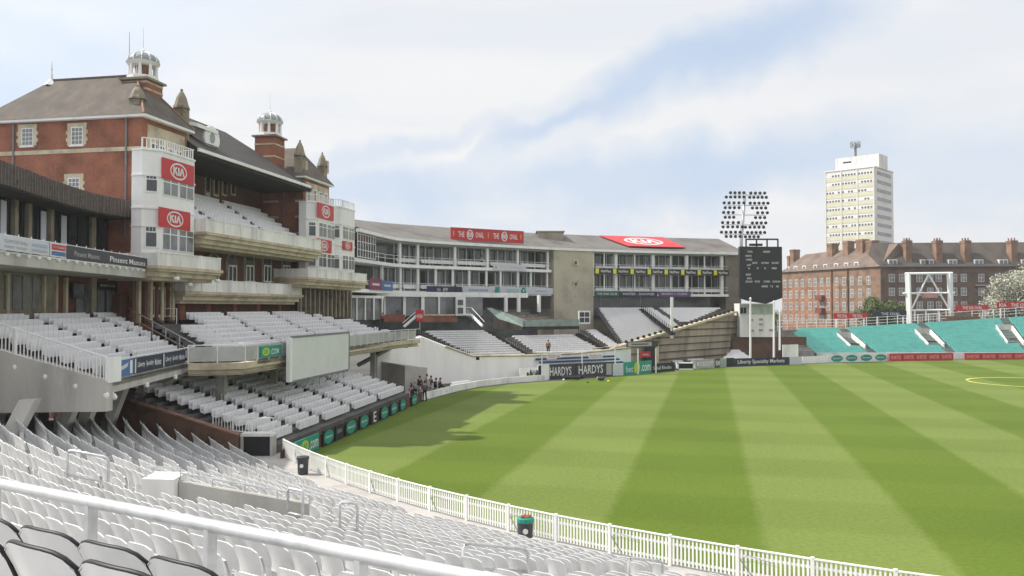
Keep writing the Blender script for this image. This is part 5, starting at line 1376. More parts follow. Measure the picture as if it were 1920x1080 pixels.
cp_=MB(); Q=[p+V(0,0,.0) for p in MW[3:]]; cp_.tube([p+V(0,-.05,.05) for p in Q],.13,4); part(cp_,'coping',STONE,t,world=True)
# side slope filling between white wall and the fan
sl_m=MB().quad(MW[0],MW[1],at(787,618,98.5)-V(0,0,.9),at(760,640,97)); part(sl_m,'sloping_top',WHITEC,t,world=True)
part(MB().quad(MW[1],MW[2],MW[3],MW[4],at(884,664,89.5)-V(0,0,.8),at(787,616,98.5)-V(0,0,.8)),'sloping_top',WHITEC,t,world=True)
# protruding low white blocks and sloped slab in front
bx=at(780,700,80); q0=atz(752,716,0.2)
part(MB().hexa([V(-9.9,76,0),V(-8.2,79.5,0),V(-9.8,82,0),V(-12.5,78,0)],[V(-9.9,76,2.6),V(-8.2,79.5,2.2),V(-9.8,82,2.2),V(-12.5,78,2.9)]),'end_block',mat('greyish_render',(.40,.38,.35),.85,.12,.5),t,world=True)
# faint red print on the wall
for i,(px,lab) in enumerate(((1040,'left'),(1118,'right'))):
    a_=at(px-13,670,93.6+i*3.2); b_=at(px+13,669-i,94.8+i*3.2); sign('wall_lettering',f'faint red lettering on the white wall above the dugout, {lab} of two','sign',a_-V(.1,.5),b_-V(.1,.5),a_.z-.25,a_.z+.45,WHITEC,[('T','TOYOTA',.5,.5,.85,.5,mat('faded_red_print',(.5,.22,.2),.7,0))],'faint red lettering on the white wall',th=.03)
# small camera lamps on wall
for px,py,D,lab in ((762,648,80,'left'),(896,671,86.4,'right')):
    p=at(px,py,D); t=thing('wall_lamp',f'small dark lamp bracketed to the white wall, {lab} one','lamp',p)
    part(MB().tube([(0,.5,0),(0,-.3,.05)],.04,5),'arm',BLACK,t); part(MB().box(-.18,.18,-.5,-.2,-.2,.12),'head',BLACK,t)
# front low seats in front of white wall (x 760-900)
LG='low seat rows at the foot of the white wall'
quadstand('terrace','small low bank of white seats at the foot of the white wall','',(0,0,0),0,0,0,0,0) if 0 else None
tt,_=quadstand('terrace','small low bank of white seats at the foot of the white wall',(838,733,78.5),(905,724,83),(848,706,82.5),(880,706,85),5,LG,'low white seats at the foot of the white wall',base=0,gap=.1)
# white low boundary wall curving behind the grass
BW=[atz(*q,0) for q in ((792,752),(825,743),(860,734),(900,726),(950,720),(1000,716),(1028,714))]
mb=ribb([p+V(0,.6,0) for p in BW],0,.62,.15); solo(mb,'boundary_wall',WHITEC,'low white wall curving along the grass below the fan-shaped stand','wall')
# ---------------------------------------------------------------- dugout: blue seats behind the dark boards
DG=thing('dugout','open team shelter with white posts and rows of blue seats','shelter',at(1060,700,93)-V(0,0,1))
def dgp(px,py,z): return atz(px,py,z)
pA=V(3.3,90.5); pB=V(13.6,97.0); pC=V(17.6,100.2)
ddir=(pB-pA).normalized(); dn=V(-ddir.y,ddir.x)
for r in range(3):
    A=pA+ddir*.5+dn*(.6+.7*r); B=pB+dn*(.6+.7*r); 
    seat_row([V(A.x,A.y,1.1+.32*r),V(B.x,B.y,1.1+.32*r)],0,(B-A).length,mat('blue_plastic',(.03,.07,.17),.5,.1,1),f'dark blue seats in the team shelter, {ordn(r+1)} row from the pitch','blue seat rows in the team shelter')
mb=MB(); 
part(MB().box(pA.x-1,pA.x+1.2,pA.y,pA.y+.5,3.0,3.14),'roof',WHITE,DG,world=True)
for i,f in enumerate((.0,.33,.62,.83,1.0)):
    p=lerp(pA,pC,f)+V(0,.2,0); part(MB().box(p.x-.07,p.x+.07,p.y-.07,p.y+.07,0,3.06),'post',WHITE,DG,world=True)
p=lerp(pA,pC,.76); q=pC
t=sign('scorers_sign','dark sign with pale lettering on the shelter at the foot of the concrete wall','sign',V(pC.x-3.9,pC.y-2.2),V(pC.x+.3,pC.y+.1),3.25,3.95,CHAR,[('R',.04,.78,.15,.85,PG),('R',.15,.68,.4,.62,CHAR)])
sign('notice_board','small red notice board under the end of the shelter','sign',V(pC.x-1.8,pC.y+.6),V(pC.x-.5,pC.y+1.1),1.9,2.6,RED,[('R',.2,.8,.35,.6,PG)])
# bag / equipment pile
rk=thing('kit_rack','rack of dark bags and chairs left of the team shelter','rack',V(1.9,90.3,0))
random.seed(5)
for i in range(6):
    x=-.9+.35*i; part(MB().lathe([(.16,0),(.2,.3),(.17,.8),(.06,.95+random.random()*.4)],7,c=(x,random.random()*.3)),'kit_bag',random.choice([CHAR,PG,NAVY]),rk)
part(MB().box(-1.2,1.2,-.1,.6,.0,.1),'base',STEEL,rk)
# ---------------------------------------------------------------- boards along the far boundary
FG='boards along the far boundary'
def fb(px0,py0,px1,py1,h,lab,m,items=(),grp=FG,cat='sign',nm='advertising_board'):
    a_=atz(px0,py0,0); b_=atz(px1,py1,0); return sign(nm,lab,cat,a_,b_,.01,h,m,items,grp,th=.1)
fb(975,714,1009,712.5,1.35,'plain white board at the left end of the shelter',WHITE)
fb(1009,713,1030,711.5,1.7,'bright white box board left of the dark wine boards',WHITE,[('R',.0,.35,.25,.95,NAVY)])
fb(1031,711.5,1079,709,1.65,'dark board with large white wine-maker letters, left of the pair',CHAR,[('T','HARDYS',.42,.52,.84,.6,PW)])
fb(1080,709,1149,705,1.65,'dark board with large white wine-maker letters, right of the pair',CHAR,[('T','HARDYS',.4,.55,.66,.6,PW),('R',.82,.97,.1,.9,PG)])
fb(1149,705,1169,704,1.4,'pale blank board between the dark and the teal boards',PALE)
fb(1170,704,1222,699.5,1.55,'teal board with lime circle beyond the team shelter',GREENP,[('O',.46,.5,.22,.95,LIME),('T','bet',.2,.45,.24,.5,PALE),('T','.com',.78,.45,.34,.5,PW)])
fb(1223,699,1265,695.5,1.1,'black board with thin white two-word lettering left of the white bench',BLACK,[('T','Sobell Rhodes',.45,.5,.8,.4,PALE)])
fb(1304,691.5,1340,690,1.2,'grey board with blocky white letters right of the white bench',PG,[('T','MOORCROFT',.5,.5,.85,.55,PW)])
fb(1341,690,1350,689,1.2,'narrow dark board with two white letters by the low seat bank',CHAR,[('T','RM',.5,.5,.8,.6,PW)])
fb(1351,689,1362,688.4,1.2,'narrow grey-green crest board by the low seat bank',mat('grey_green_panel',(.3,.36,.33),.6,.1,1))
fb(1363,688,1377,687.5,1.2,'narrow black board left of the long navy board',BLACK)
fb(1378,687.5,1480,684,1.1,'long navy board with white insurer lettering at the far boundary',NAVY,[('T','Liberty Specialty Markets',.48,.5,.86,.62,PW)])
fb(1481,684,1504,683,1.1,'plain pale board right of the long navy board',PALE)
# white bench frame
t=thing('bench','white framed bench with dark opening on the far boundary','bench',atz(1286,693.5,0))
part(MB().box(-1.15,-.95,-.2,.4,0,.95).box(.95,1.15,-.2,.4,0,.95).box(-1.15,1.15,-.2,.4,0,.16).box(-1.2,1.2,-.2,.5,.82,.95),'frame',WHITE,t); part(MB().box(-.95,.95,.3,.38,.16,.8),'back',BLACK,t)
# small banks of white seats in front of the diagonal wall
SG2='low seat banks before the diagonal wall'
for i,(a4,n_) in enumerate((( ((1268,684,107.5),(1302,682,108.5),(1260,670,110.5),(1278,669,111)),4),(((1310,680,109),(1340,679,110.5),(1285,667,113),(1318,666,114)),4),(((1342,677,111),(1424,674,115),(1372,650,118),(1386,650,118.5)),9))):
    w_=["left","middle","right and largest"][i]
    quadstand('terrace',f'low bank of white seats before the diagonal wall, {w_} of three',*a4,n_,SG2,f'white seats in the {w_.split(" ")[0]} low bank before the diagonal wall',base=0,gap=.05)
# ---------------------------------------------------------------- ground-floor things of the curved stand
GFb=thing('entrance_block','glazed white pavilion entrance with brick base and stairs under the balconies','building',at(820,600,98)-V(0,0,1))
def wbox(px0,px1,py0,py1,D0,D1,m,nm,th=.2,par=GFb,bar=0):
    a_=at(px0,(py0+py1)/2,D0); b_=at(px1,(py0+py1)/2,D1); zt_=at((px0+px1)/2,py0,(D0+D1)/2).z; zb_=at((px0+px1)/2,py1,(D0+D1)/2).z
    L=(b_-a_).xy.length; M=Matrix.Translation(V(a_.x,a_.y,0))@Matrix.Rotation(math.atan2(b_.y-a_.y,b_.x-a_.x),4,'Z')
    return part(MB().box(0,L,0,th,zb_,zt_,M),nm,m,par,world=True)
wbox(706,990,548,557,100,113,WHITE,'canopy',1.2)
wbox(720,850,557,592,102,106,GLASSL,'glazing'); wbox(855,905,557,592,106,108,GLASSL,'glazing')
wbox(652,716,560,600,93,99,GLASSL,'glazing')
for px in (652,668,684,700,716): wbox(px,px+2.5,556,600,92.8+(px-652)*.09,92.9+(px-652)*.09,WHITE,'frame')
wbox(650,720,554,559,92.7,99,WHITE,'frame')
for px in (720,756,758,790,793,822): wbox(px,px+3,556,594,101.6+(px-720)*.03,101.7+(px-720)*.03,WHITE,'frame')
wbox(720,760,590,604,101.5,102.5,BRICK,'brick_base'); wbox(793,858,590,604,103,104.5,BRICK,'brick_base')
wbox(791,860,589,592,102.9,104.4,STONE,'coping',.3)
d_=wbox(855,873,557,592,104.2,104.8,WHITE,'door'); 
for (x0,x1,y0,y1) in ((858.5,868.5,562,572),(858.5,868.5,577,588)): part(MB().quad(*(at(x,y,104.1) for x,y in ((x0,y1),(x1,y1),(x1,y0),(x0,y0)))),'pane',GLASS,d_,world=True)
def strip(pts,r,m,nm,par): return part(MB().tube([at(*q) for q in pts],r,6),nm,m,par,world=True)
strip([(757,613,100),(781,592,101.5)],.18,WHITE,'stair_stringer',GFb); strip([(870,590,103),(884,591,102.5),(904,611,100)],.18,WHITE,'stair_stringer',GFb)
for k in range(7): strip([(873+4.2*k,578+3.5*k,103),(873+4.2*k,592+2.6*k,103)],.035,WHITE,'baluster',GFb)
strip([(871,576,103),(884,577,103),(908,603,101)],.04,WHITE,'stair_rail',GFb); strip([(755,606,100),(781,583,101.5)],.04,WHITE,'stair_rail',GFb)
# red round-topped sign
t=thing('emblem_sign','small square red sign with white oval emblem on a post by the stairs','sign',at(787,596,99.5)); 
part(MB().box(-.5,.5,-.05,.05,-.4,.95),'panel',RED,t); em=MB(); emblem(em,0,.2,.8,.5,-.06); part(em,'emblem',PW,t); part(MB().tube([(0,.1,-2),(0,.1,.1)],.05,6),'post',STEEL,t)
# glass-fronted box of dark seats
BXs=thing('glass_box','glass fronted enclosure of grey-brown seats beside the beige tower','enclosure',at(1030,612,104)-V(0,0,1))
wbox(980,1086,599,612,101.5,106.5,mat('grey_green_glass',(.22,.28,.26),.12,.15,1,spec=.7),'glass_front',.06,BXs); wbox(980,1086,612,618,101.4,106.4,DARK,'plinth',.3,BXs)
a_=at(912,578,107); part(MB().quad(at(912,577,108),at(922,577,108),at(986,600,101.5),at(984,613,101.5),at(935,598,104)),'glass_side',mat('grey_green_glass',(.2,.2,.2)),BXs,world=True)
quadstand('terrace','stepped bank inside the glass fronted enclosure',(990,599,103),(1078,597,107.5),(935,580,108),(985,578,112),5,'grey-brown seats in the glass enclosure','grey-brown seats in the glass fronted enclosure',m=SEATG,split=(0,.55,1),gap=.2,base=5.2,tread=CONCD)
wbox(935,1032,556,580,111.5,117,DARK,'dark_opening',.2,BXs)
for px in (948,1010,972): wbox(px,px+4,553,585,110.5,110.8,WHITE,'column',.3,BXs)
# white box cabin beside the tower base
t=thing('kiosk','tiny white framed cabin with panes at the foot of the beige tower','kiosk',at(1096,600,107.5)); 
part(MB().box(-.75,.75,0,1,-.5,1.2),'frame',WHITE,t)
for i in (0,1):
    for j in (0,1): part(MB().box(-.62+.66*i,-.04+.66*i,-.03,-.005,-.3+.72*j,.3+.72*j),'pane',GLASS,t)
# dark stair lines between blocks
def stairline(lst,lab,w_=.38):
    mb=MB(); 
    for (a,b_) in zip(lst,lst[1:]):
        n_=int(abs(b_[0]-a[0])/4)+1
        for i in range(n_):
            q=at(*[lerp(a[j],b_[j],i/n_) for j in range(3)]); mb.box(q.x-w_,q.x+w_,q.y-.3,q.y+.3,q.z-1.0,q.z-.62); mb.tube([(q.x,q.y,q.z-.7),(q.x,q.y,q.z+.1)],.04,4)
    solo(mb,'stairway',DARK,lab,'stairway','dark stairways of the middle stand')
stairline([(783,617,98.3),(834,642,93),(884,662,89.5)],'dark stairway along the left edge of the fan-shaped stand')
stairline([(918,612,102),(952,634,97.5),(996,659,93.2)],'dark stairway between the fan and the centre block',.4)
stairline([(1085,616,106.5),(1112,632,103),(1140,648,99.8)],'dark stairway left of the narrow wedge',.4)
stairline([(1124,611,110),(1145,628,106),(1166,642,103)],'dark stairway between the wedge and the tall tier',.4)
stairline([(1203,571,121.5),(1232,593,114),(1264,617,106)],'dark stairway splitting the tall tier under the balconies',.35)
# ---------------------------------------------------------------- scoreboard
SB=thing('scoreboard','tall black electronic scoreboard with small white rows of words','scoreboard',at(1428,565,121))
a_=at(1388,565,121.5); b_=at(1467,565,121.5); Wd=(b_.x-a_.x); zb_=a_.z; Hh=at(1428,462,121.5).z-zb_
SB.location=(a_.x,121.5,zb_); TM[SB.name]=Matrix.Translation(-Vector((a_.x,121.5,zb_)))
part(MB().plate([(.0,.45),(Wd*.25,0),(Wd*.62,-.35),(Wd,.5),(Wd,Hh-.05),(0,Hh)],0,.9),'panel',mat('scoreboard_face',(.018,.022,.024),.6,.15,1),SB)
its=[]
def sbt(px,py,s_,w_,h_=5): its.append(('T',s_,(px-1388)/79*Wd,Hh-(py-462)/103*Hh,w_/79*Wd,h_/103*Hh*.72,PW))
for px,py,s_,w_ in ((1407,472,'TOTAL',10),(1438,472,'00000',13),(1404,480,'WKTS',12),(1405,487,'OVERS',12),(1416,493,'BATS',9),(1435,493,'LAST MAN',14),(1454,493,'SCORE',13),(1405,497,'LAST',8),(1405,503,'6',3),(1421,503,'0',3),(1435,503,'0',3),(1452,503,'000',9),(1404,515,'FIRST',10),(1405,522,'INN',8),(1405,528,'BOWLER',13),(1420,528,'WKTS',10),(1438,528,'OVERS',12),(1456,528,'RUNS 00',14),(1434,537,'UMPIRES',12),(1447,537,'T B',5),(1458,537,'10',5)): sbt(px,py,s_,w_)
decorate(SB,its,-.01)
fr_=MB(); x0=Wd*.17; x1=Wd*.93
for x in (x0,lerp(x0,x1,.33),lerp(x0,x1,.66),x1): fr_.tube([(x,.5,Hh-.2),(x,.5,Hh+1.15)],.12,4)
fr_.tube([(x0,.5,Hh+1.1),(x1,.5,Hh+1.1)],.12,4); fr_.box(x0+.5,x0+2.4,.3,.7,Hh+.1,Hh+.45); part(fr_,'top_frame',BLACK,SB)
t=thing('cabin','off-white cabin wall below the black scoreboard, with patches','cabin',at(1419,640,123))
a_=at(1387,632,123); b_=at(1452,632,123); zt_=at(1420,569,123).z; TM[t.name]=Matrix.Translation(-t.location)
part(MB().box(a_.x,b_.x,123,126,a_.z,zt_),'wall',WHITEC,t,world=True)
part(MB().box(a_.x,b_.x,122.9,122.99,zt_-1.6,zt_-.15),'upper_band',mat('greenish_panel',(.42,.46,.42),.8,.2,1),t,world=True)
for px in (1391,1397): p=at(px,582,122.85); part(MB().box(p.x-.2,p.x+.2,122.85,122.9,p.z-.45,p.z+.45),'vent',BLACK,t,world=True)
for px,py in ((1409,600),(1427,599),(1427,608),(1410,620),(1427,619),(1446,619)): p=at(px,py,122.9); part(MB().box(p.x-.28,p.x+.28,122.92,122.98,p.z-.16,p.z+.16),'patch',mat('patch_grey',(.33,.32,.31),.8,.1,1),t,world=True)
part(MB().box(a_.x-1,b_.x+5,123.5,126,0,a_.z),'brick_base',mat('shaded_brick',(.13,.075,.05),.9,.2,1),t,world=True)  # dark brown brick under the cabin wall
for px,py0,py1,lab,D in ((1407,561,668,'white flagpole before the scoreboard cabin, left one',114.5),(1451,567,664,'white pole at the right edge of the scoreboard cabin',116),(1462,585,650,'thin white pole beyond the scoreboard cabin',120)):
    a_=at(px,py1,D); b_=at(px,py0,D); mb=MB().tube([(a_.x,a_.y,max(0,a_.z-.5)),(b_.x,b_.y,b_.z)],.16,8,r1=.12); mb.lathe([(.12,b_.z),(.2,b_.z+.1),(.02,b_.z+.3)],8,c=(b_.x,b_.y)); solo(mb,'flagpole',WHITE,lab,'pole')
# ---------------------------------------------------------------- floodlight tower
FL=thing('floodlight_tower','leaning floodlight mast with five tiers of dark lamps behind the scoreboard','floodlight',at(1389,560,131)-V(0,0,6))
part(MB().tube([at(1388,520,131),at(1390,446,131),at(1397,362,131)],.34,8,r1=.22),'mast',STEEL,FL,world=True,smooth=True)
hd=MB().lathe([(.07,.16),(.22,.08),(.26,-.05),(.28,-.10)],8,Matrix.Rotation(R(75),4,'X')); hm=hd.mesh('lamp',mat('lamp_housing',(.03,.032,.035),.4,.1,2,metal=.3))
gl=MB().lathe([(.001,-.112),(.26,-.105)],8,Matrix.Rotation(R(75),4,'X')).mesh('lens',GLASS)
TI=[(361,369,[(1370,1395,4),(1408,1434,4)],[(1362,1395,5),(1406,1437,5)]),(380,389,[(1358,1395,5),(1407,1440,5)],[(1360,1386,4),(1411,1436,4)]),(398,407,[(1357,1375,3),(1421,1439,3)],[(1360,1376,3),(1417,1434,3)]),(417,425,[(1355,1385,4),(1411,1436,4)],[(1356,1392,5),(1398,1432,5)]),(435,443,[(1353,1388,5),(1402,1434,5)],[(1362,1388,4),(1398,1422,4)])]
FLI=TM[FL.name]
for ti,(ya,yb,ra,rb_) in enumerate(TI):
    ym=(ya+yb)/2
    part(MB().tube([at(ra[0][0]+3,ym,131),at(ra[1][1]-3,ym+1,131)],.07,5),'crossbar',STEEL,FL,world=True)
    for y_,rr in ((ya,ra),(yb,rb_)):
        for (x0,x1,n_) in rr:
            for i in range(n_):
                p=at(lerp(x0,x1,i/(n_-1)),y_+(.6 if x0>1397 else 0),130.6); o=bpy.data.objects.new('lamp',hm); col.objects.link(o); o.parent=FL; o.location=FLI@p
    br_=MB()
    for (x0,x1,n_) in ra+rb_:
        pass
# ---------------------------------------------------------------- housing estate
def winrow(par,FRM,px_list,z,w_,h_,v=0,m=mat('weathered_window_white',(.58,.57,.54),.6,.1,.5),dy=.08,glass=GLASSL):
    for px in px_list:
        u=FRM.u(px,v,540)
        f=part(MB().box(u-w_/2,u+w_/2,v-dy,v-.003,z-h_/2,z+h_/2),'window',m,par)
        g_=MB()
        for i in (0,1):
            for j in (0,1): g_.box(u-w_/2+.12+i*(w_/2-.06),u-.06+i*(w_/2-.06),v-dy-.02,v-dy,z-h_/2+.12+j*(h_/2-.06),z-.05+j*(h_/2-.06))
        part(g_,'pane',glass,f)
# front wing (in shade)
e0=at(1652,560,195); e1=at(1990,560,192)
EF=Frame(e0,math.atan2(e1.y-e0.y,e1.x-e0.x))
B1=thing('apartment_block','brown brick apartment block with tall chimneys and steep slate roof','building',EF.o,EF.a); TM[B1.name]=EF.I
zE_=EF.z(1750,499,0); LW=(e1-e0).xy.length
part(MB().box(0,LW,0,11,0,zE_),'wall',BRICKB,B1)
zR=zE_+6.0
part(MB().add([(-.2,-.5,zE_),(LW,-.5,zE_),(LW,11.5,zE_),(-.2,11.5,zE_),(0,5.5,zR),(LW,5.5,zR)],[(0,1,5,4),(2,3,4,5),(1,2,5),(3,0,4),(3,2,1,0)]),'roof',mat('estate_slate',(.085,.07,.06),.8,.2,.4),B1)
part(MB().box(-.2,LW,-.6,-.45,zE_-.15,zE_+.05),'gutter',GREYM,B1)
FW=[1672,1691,1724,1744,1760,1789,1807,1840,1871,1889,1925,1945]
for py in (521,547,573): winrow(B1,EF,FW,EF.z(1800,py,0),1.35,1.9)
winrow(B1,EF,FW,EF.z(1800,597,0),1.35,1.9)
for px in (1673,1733,1741,1785,1834,1880,1922):
    u=EF.u(px,0.6,540); z=EF.z(px,493,.6)
    d_=part(MB().box(u-1.0,u+1.0,.0,2.2,z-.75,z+.8),'dormer',WHITE,B1)
    part(MB().box(u-.85,u-.08,-.03,.0,z-.6,z+.6).box(u+.08,u+.85,-.03,.0,z-.6,z+.6),'pane',GLASSL,d_)
for px in (1700,1757,1810,1897):
    v=1.5; u=EF.u(px+1,v,480); zc2=EF.z(px,449,v); c_=part(MB().box(u-.7,u+.7,v-1.0,v+1.3,zE_-1,zc2-.3).box(u-.82,u+.82,v-1.1,v+1.4,zc2-.9,zc2-.3),'chimney',BRICKE,B1)
    pt_=MB(); 
    for q in range(4): pt_.lathe([(.2,zc2-.3),(.16,zc2+.35)],6,c=(u+(q%2-.5)*.7,v-.4+(q//2)*1.3))
    part(pt_,'chimney_pots',mat('terracotta',(.34,.15,.08),.9,.1,3),c_)
for px in (1840,): 
    u=EF.u(px,0,540); z=EF.z(px,535,0); part(MB().box(u-1.6,u+1.6,-.9,0,z-.12,z+.12),'balcony',PG,B1)
# left wing (in sun)
g0=at(1467,560,229); g1=at(1651,560,195.5)
EL=Frame(g0,math.atan2(g1.y-g0.y,g1.x-g0.x)); LL2=(g1-g0).xy.length
B2=thing('apartment_block','sunlit red-brown brick apartment wing with rows of white sash windows','building',EL.o,EL.a); TM[B2.name]=EL.I
part(MB().box(0,LL2,0.0,11,0,zE_),'wall',BRICKE,B2)
part(MB().box(0,LL2*.62,-.06,-.0,0,zE_-3.6),'lower_facing',brickmat('orange_brick',(.31,.17,.11),(.25,.13,.085),(.35,.24,.17)),B2)
part(MB().add([(-.3,-.5,zE_),(LL2+.3,-.5,zE_),(LL2+.3,11.5,zE_),(-.3,11.5,zE_),(3.0,5.5,zR-1),(LL2+.2,5.5,zR-.3)],[(0,1,5,4),(2,3,4,5),(1,2,5),(3,0,4),(3,2,1,0)]),'roof',mat('estate_tile',(.17,.125,.10),.85,.2,.4),B2)
LWn=[1472,1483,1494,1505,1519,1529,1541,1553,1569,1583,1598,1613,1629]
for py in (531,553,576,600): winrow(B2,EL,LWn,EL.z(1550,py-2,0),1.15,2.1)
for px in (1479,1494,1510,1531,1550,1570,1589,1608):
    u=EL.u(px,.6,540); z=zE_+.9
    d_=part(MB().box(u-.7,u+.7,.2,2.0,z-.7,z+.6),'dormer',WHITE,B2); part(MB().box(u-.5,u+.5,.17,.2,z-.5,z+.4),'pane',GLASSL,d_)
for px,py,wd in ((1491,468,.9),(1562,457,1.1),(1592,452,1.0),(1618,449,1.3),(1636,451,1.2),(1484,480,.5)):
    v=4.5; u=EL.u(px,v,480); z=EL.z(px,py,v); c_=part(MB().box(u-wd*.85,u+wd*.85,v-1.2,v+1.0,zE_-1,z).box(u-wd*.95,u+wd*.95,v-1.3,v+1.1,z-.6,z-.1),'chimney',BRICKE,B2)
for px in (1560,1590): u=EL.u(px,-.1,540); part(MB().tube([(u,-.15,3),(u,-.15,zE_)],.12,6),'drainpipe',BLACK,B2)
for py in (560,584): 
    u=EL.u(1541,0,540); z=EL.z(1541,py,0); part(MB().box(u-1.2,u+1.2,-1.3,-.07,z-.4,z+.9),'balcony',mat('balcony_brick',(.2,.06,.04),.9,.2,1),B2)
# ---------------------------------------------------------------- tower block
DT=282
t0=at(1547,400,DT+6); t1=at(1641,400,DT-6)
TF=Frame(t0,math.atan2(t1.y-t0.y,t1.x-t0.x)); TW=(t1-t0).xy.length
TB=thing('tower_block','tall cream tower block with yellow panel bands and rooftop plant room','building',TF.o,TF.a); TM[TB.name]=TF.I
zT=TF.z(1594,318,0); 
CREAM=mat('cream_concrete',(.72,.70,.64),.85,.06,.2); 
part(MB().box(0,TW,0,17,0,zT),'wall',CREAM,TB)
zP=TF.z(1605,293,3); up0=TF.u(1567,3,300); up1=TF.u(1648,3,300)
part(MB().box(up0,up1,3,11,zT,zP),'plant_room',WHITEC,TB); part(MB().box(up0+2.5,up0+5.4,2.93,3,zP-2.0,zP-1.5),'vent',BLACK,TB)
part(MB().box(up0,up0+.5,2.9,3,zT,zP).box(-.2,TW+.2,-.2,17.2,zT,zT+.35),'parapet',WHITE,TB)
um=TF.u(1604,6,290); zm=TF.z(1604,266,6); part(MB().tube([(um,6,zP),(um,6,zm-.5)],.45,6),'aerial_mast',GREYM,TB)
an=MB()
for j in range(9): a=6.283*j/9; an.box(um+1.5*math.cos(a)-.22,um+1.5*math.cos(a)+.22,6+1.5*math.sin(a)-.2,6+1.5*math.sin(a)+.2,zm-2.0,zm)
an.lathe([(1.5,zm-1.2),(1.5,zm-1.0)],10,c=(um,6)); part(an,'antennas',LEAD,TB)
nF_=9; zt2_=TF.z(1594,327,0); hF=(TF.z(1594,327,0)-TF.z(1594,455,0))/8
YB=mat('pale_yellow_panel',(.68,.66,.46),.7,.05,.5); PB_=mat('beige_panel',(.60,.57,.47),.7,.05,.5)
random.seed(2)
for r in range(15):
    z=zt2_-r*hF
    if z<6: break
    part(MB().box(.4,TW-.3,-.05,0,z-hF*.62,z-hF*.28),'spandrel',YB if r%2==0 or 1 else PB_,TB)
    part(MB().box(.4,TW-.3,-.045,0,z-hF*.72,z-hF*.62),'spandrel',PB_,TB)
    for c_ in range(3):
        x0=.5+c_*(TW-.6)/3
        f_=part(MB().box(x0,x0+(TW-.6)/3-.4,-.06,0,z-.55,z+.55),'window',WHITE,TB); g_=MB()
        for q in range(5):
            if random.random()<.85: xx=x0+.12+q*((TW-.6)/3-.5)/5; g_.box(xx,xx+.6,-.09,-.06,z-.36,z+.30)
        part(g_,'pane',mat('far_glass',(.10,.11,.12),.3,.3,1),f_)
for c_ in range(4): x=.3+c_*(TW-.6)/3; part(MB().box(x-.2,x+.15,-.16,-.0,0,zT),'pilaster',CREAM,TB)
for r in range(15):
    z=zt2_-r*hF
    if z>6: part(MB().box(TW,TW+.06,2.0,15,z-.7,z+.5),'side_window',mat('shaded_window',(.22,.24,.26),.3,.3,.6),TB)  # plain grey window strips on the side face
ROWH[:]=[.66,.30,.60]
# ---------------------------------------------------------------- turquoise stand on the right
TG='rows of turquoise seats in the right-hand stand'
TFr=[V(*atz(px,py,0).xy,0) for px,py in ((1500,680),(1650,676),(1800,674),(1935,673),(2080,671))]
FT=[at(1528,663,128.5),at(1642,662,129),at(1790,662,129.3),at(1938,662,129.3),at(2090,662,129)]
BT=[at(1462,612,137),at(1580,610,141),at(1728,601,143.5),at(1884,591,144.5),at(2040,580,144)]
for p in FT: p.z=.35
for i,p in enumerate(BT): p.z-=.8
TT=thing('terrace','broad concrete terrace holding the turquoise seats on the right','terrace',FT[2])
NT=22
steps(FT,[b_+(b_-a_)/NT for a_,b_ in zip(FT,BT)],NT,mat('shaded_terrace',(.20,.24,.23),.9,.15,.5),'steps','',base=0,parent=TT)  # teal-grey tread colour includes painted shade between the turquoise rows
for k in range(NT):
    for i in range(4):
        A=lerp(FT[i],BT[i],(k+.45)/NT); B=lerp(FT[i+1],BT[i+1],(k+.45)/NT)
        zA=lerp(FT[i].z,BT[i].z,k/NT); zB=lerp(FT[i+1].z,BT[i+1].z,k/NT); A.z=zA; B.z=zB; L=(B-A).length
        g0_=1.0 if not(6<=k<=15) else 2.9
        s0_=.5 if i==0 else .5
        s1_=L-g0_
        if i==0 and k>15: s0_=(k-15)*.6
        if i==0 and k<13: s0_=max(.3,(6-k)*.0)
        seat_row([A,B],s0_,s1_,SEATT,f'turquoise seats, {ordn(k+1)} row from the boundary, {ordn(i+1)} block from the scoreboard',TG)
# stair openings
for i,(px,py,D) in enumerate(((1600,629,129),(1745,629,130),(1897,617,131))):
    i1=i+1
    c_=lerp(FT[i1],BT[i1],.5); ax=(BT[i1]-FT[i1]); ax=V(ax.x,ax.y).normalized(); sx=V(ax.y,-ax.x)
    t=thing('stair_opening',f'white walled stair opening in the turquoise stand, {ordn(i+1)} from the scoreboard','stairwell',c_)
    fz=lerp(FT[i1].z,BT[i1].z,.28); bz=lerp(FT[i1].z,BT[i1].z,.70)
    f_=lerp(FT[i1],BT[i1],.28); b_=lerp(FT[i1],BT[i1],.70)
    for sg in (-2.6,-.2):
        p0=V(f_.x,f_.y,0)+sx*sg; p1=V(b_.x,b_.y,0)+sx*sg; q=[p0,p0+sx*.2,p1+sx*.2,p1]
        part(MB().hexa([(p.x,p.y,0.5) for p in q],[(q[0].x,q[0].y,fz+.55),(q[1].x,q[1].y,fz+.55),(q[2].x,q[2].y,bz+.7),(q[3].x,q[3].y,bz+.7)]),'side_wall',WHITEC,t,world=True)
    p0=V(b_.x,b_.y,0)+sx*-2.6; p1=p0+sx*2.5; q=[p0,p1,p1+ax*.2,p0+ax*.2]; part(MB().hexa([(p.x,p.y,.5) for p in q],[(p.x,p.y,bz+.9) for p in q]),'end_wall',CONC,t,world=True)
    m_=lerp(f_,b_,.35); q0=V(m_.x,m_.y,0)+sx*-2.3; part(MB().box(q0.x,q0.x+2,q0.y,q0.y+.2,.6,m_.z+.2),'door',DARK,t,world=True)
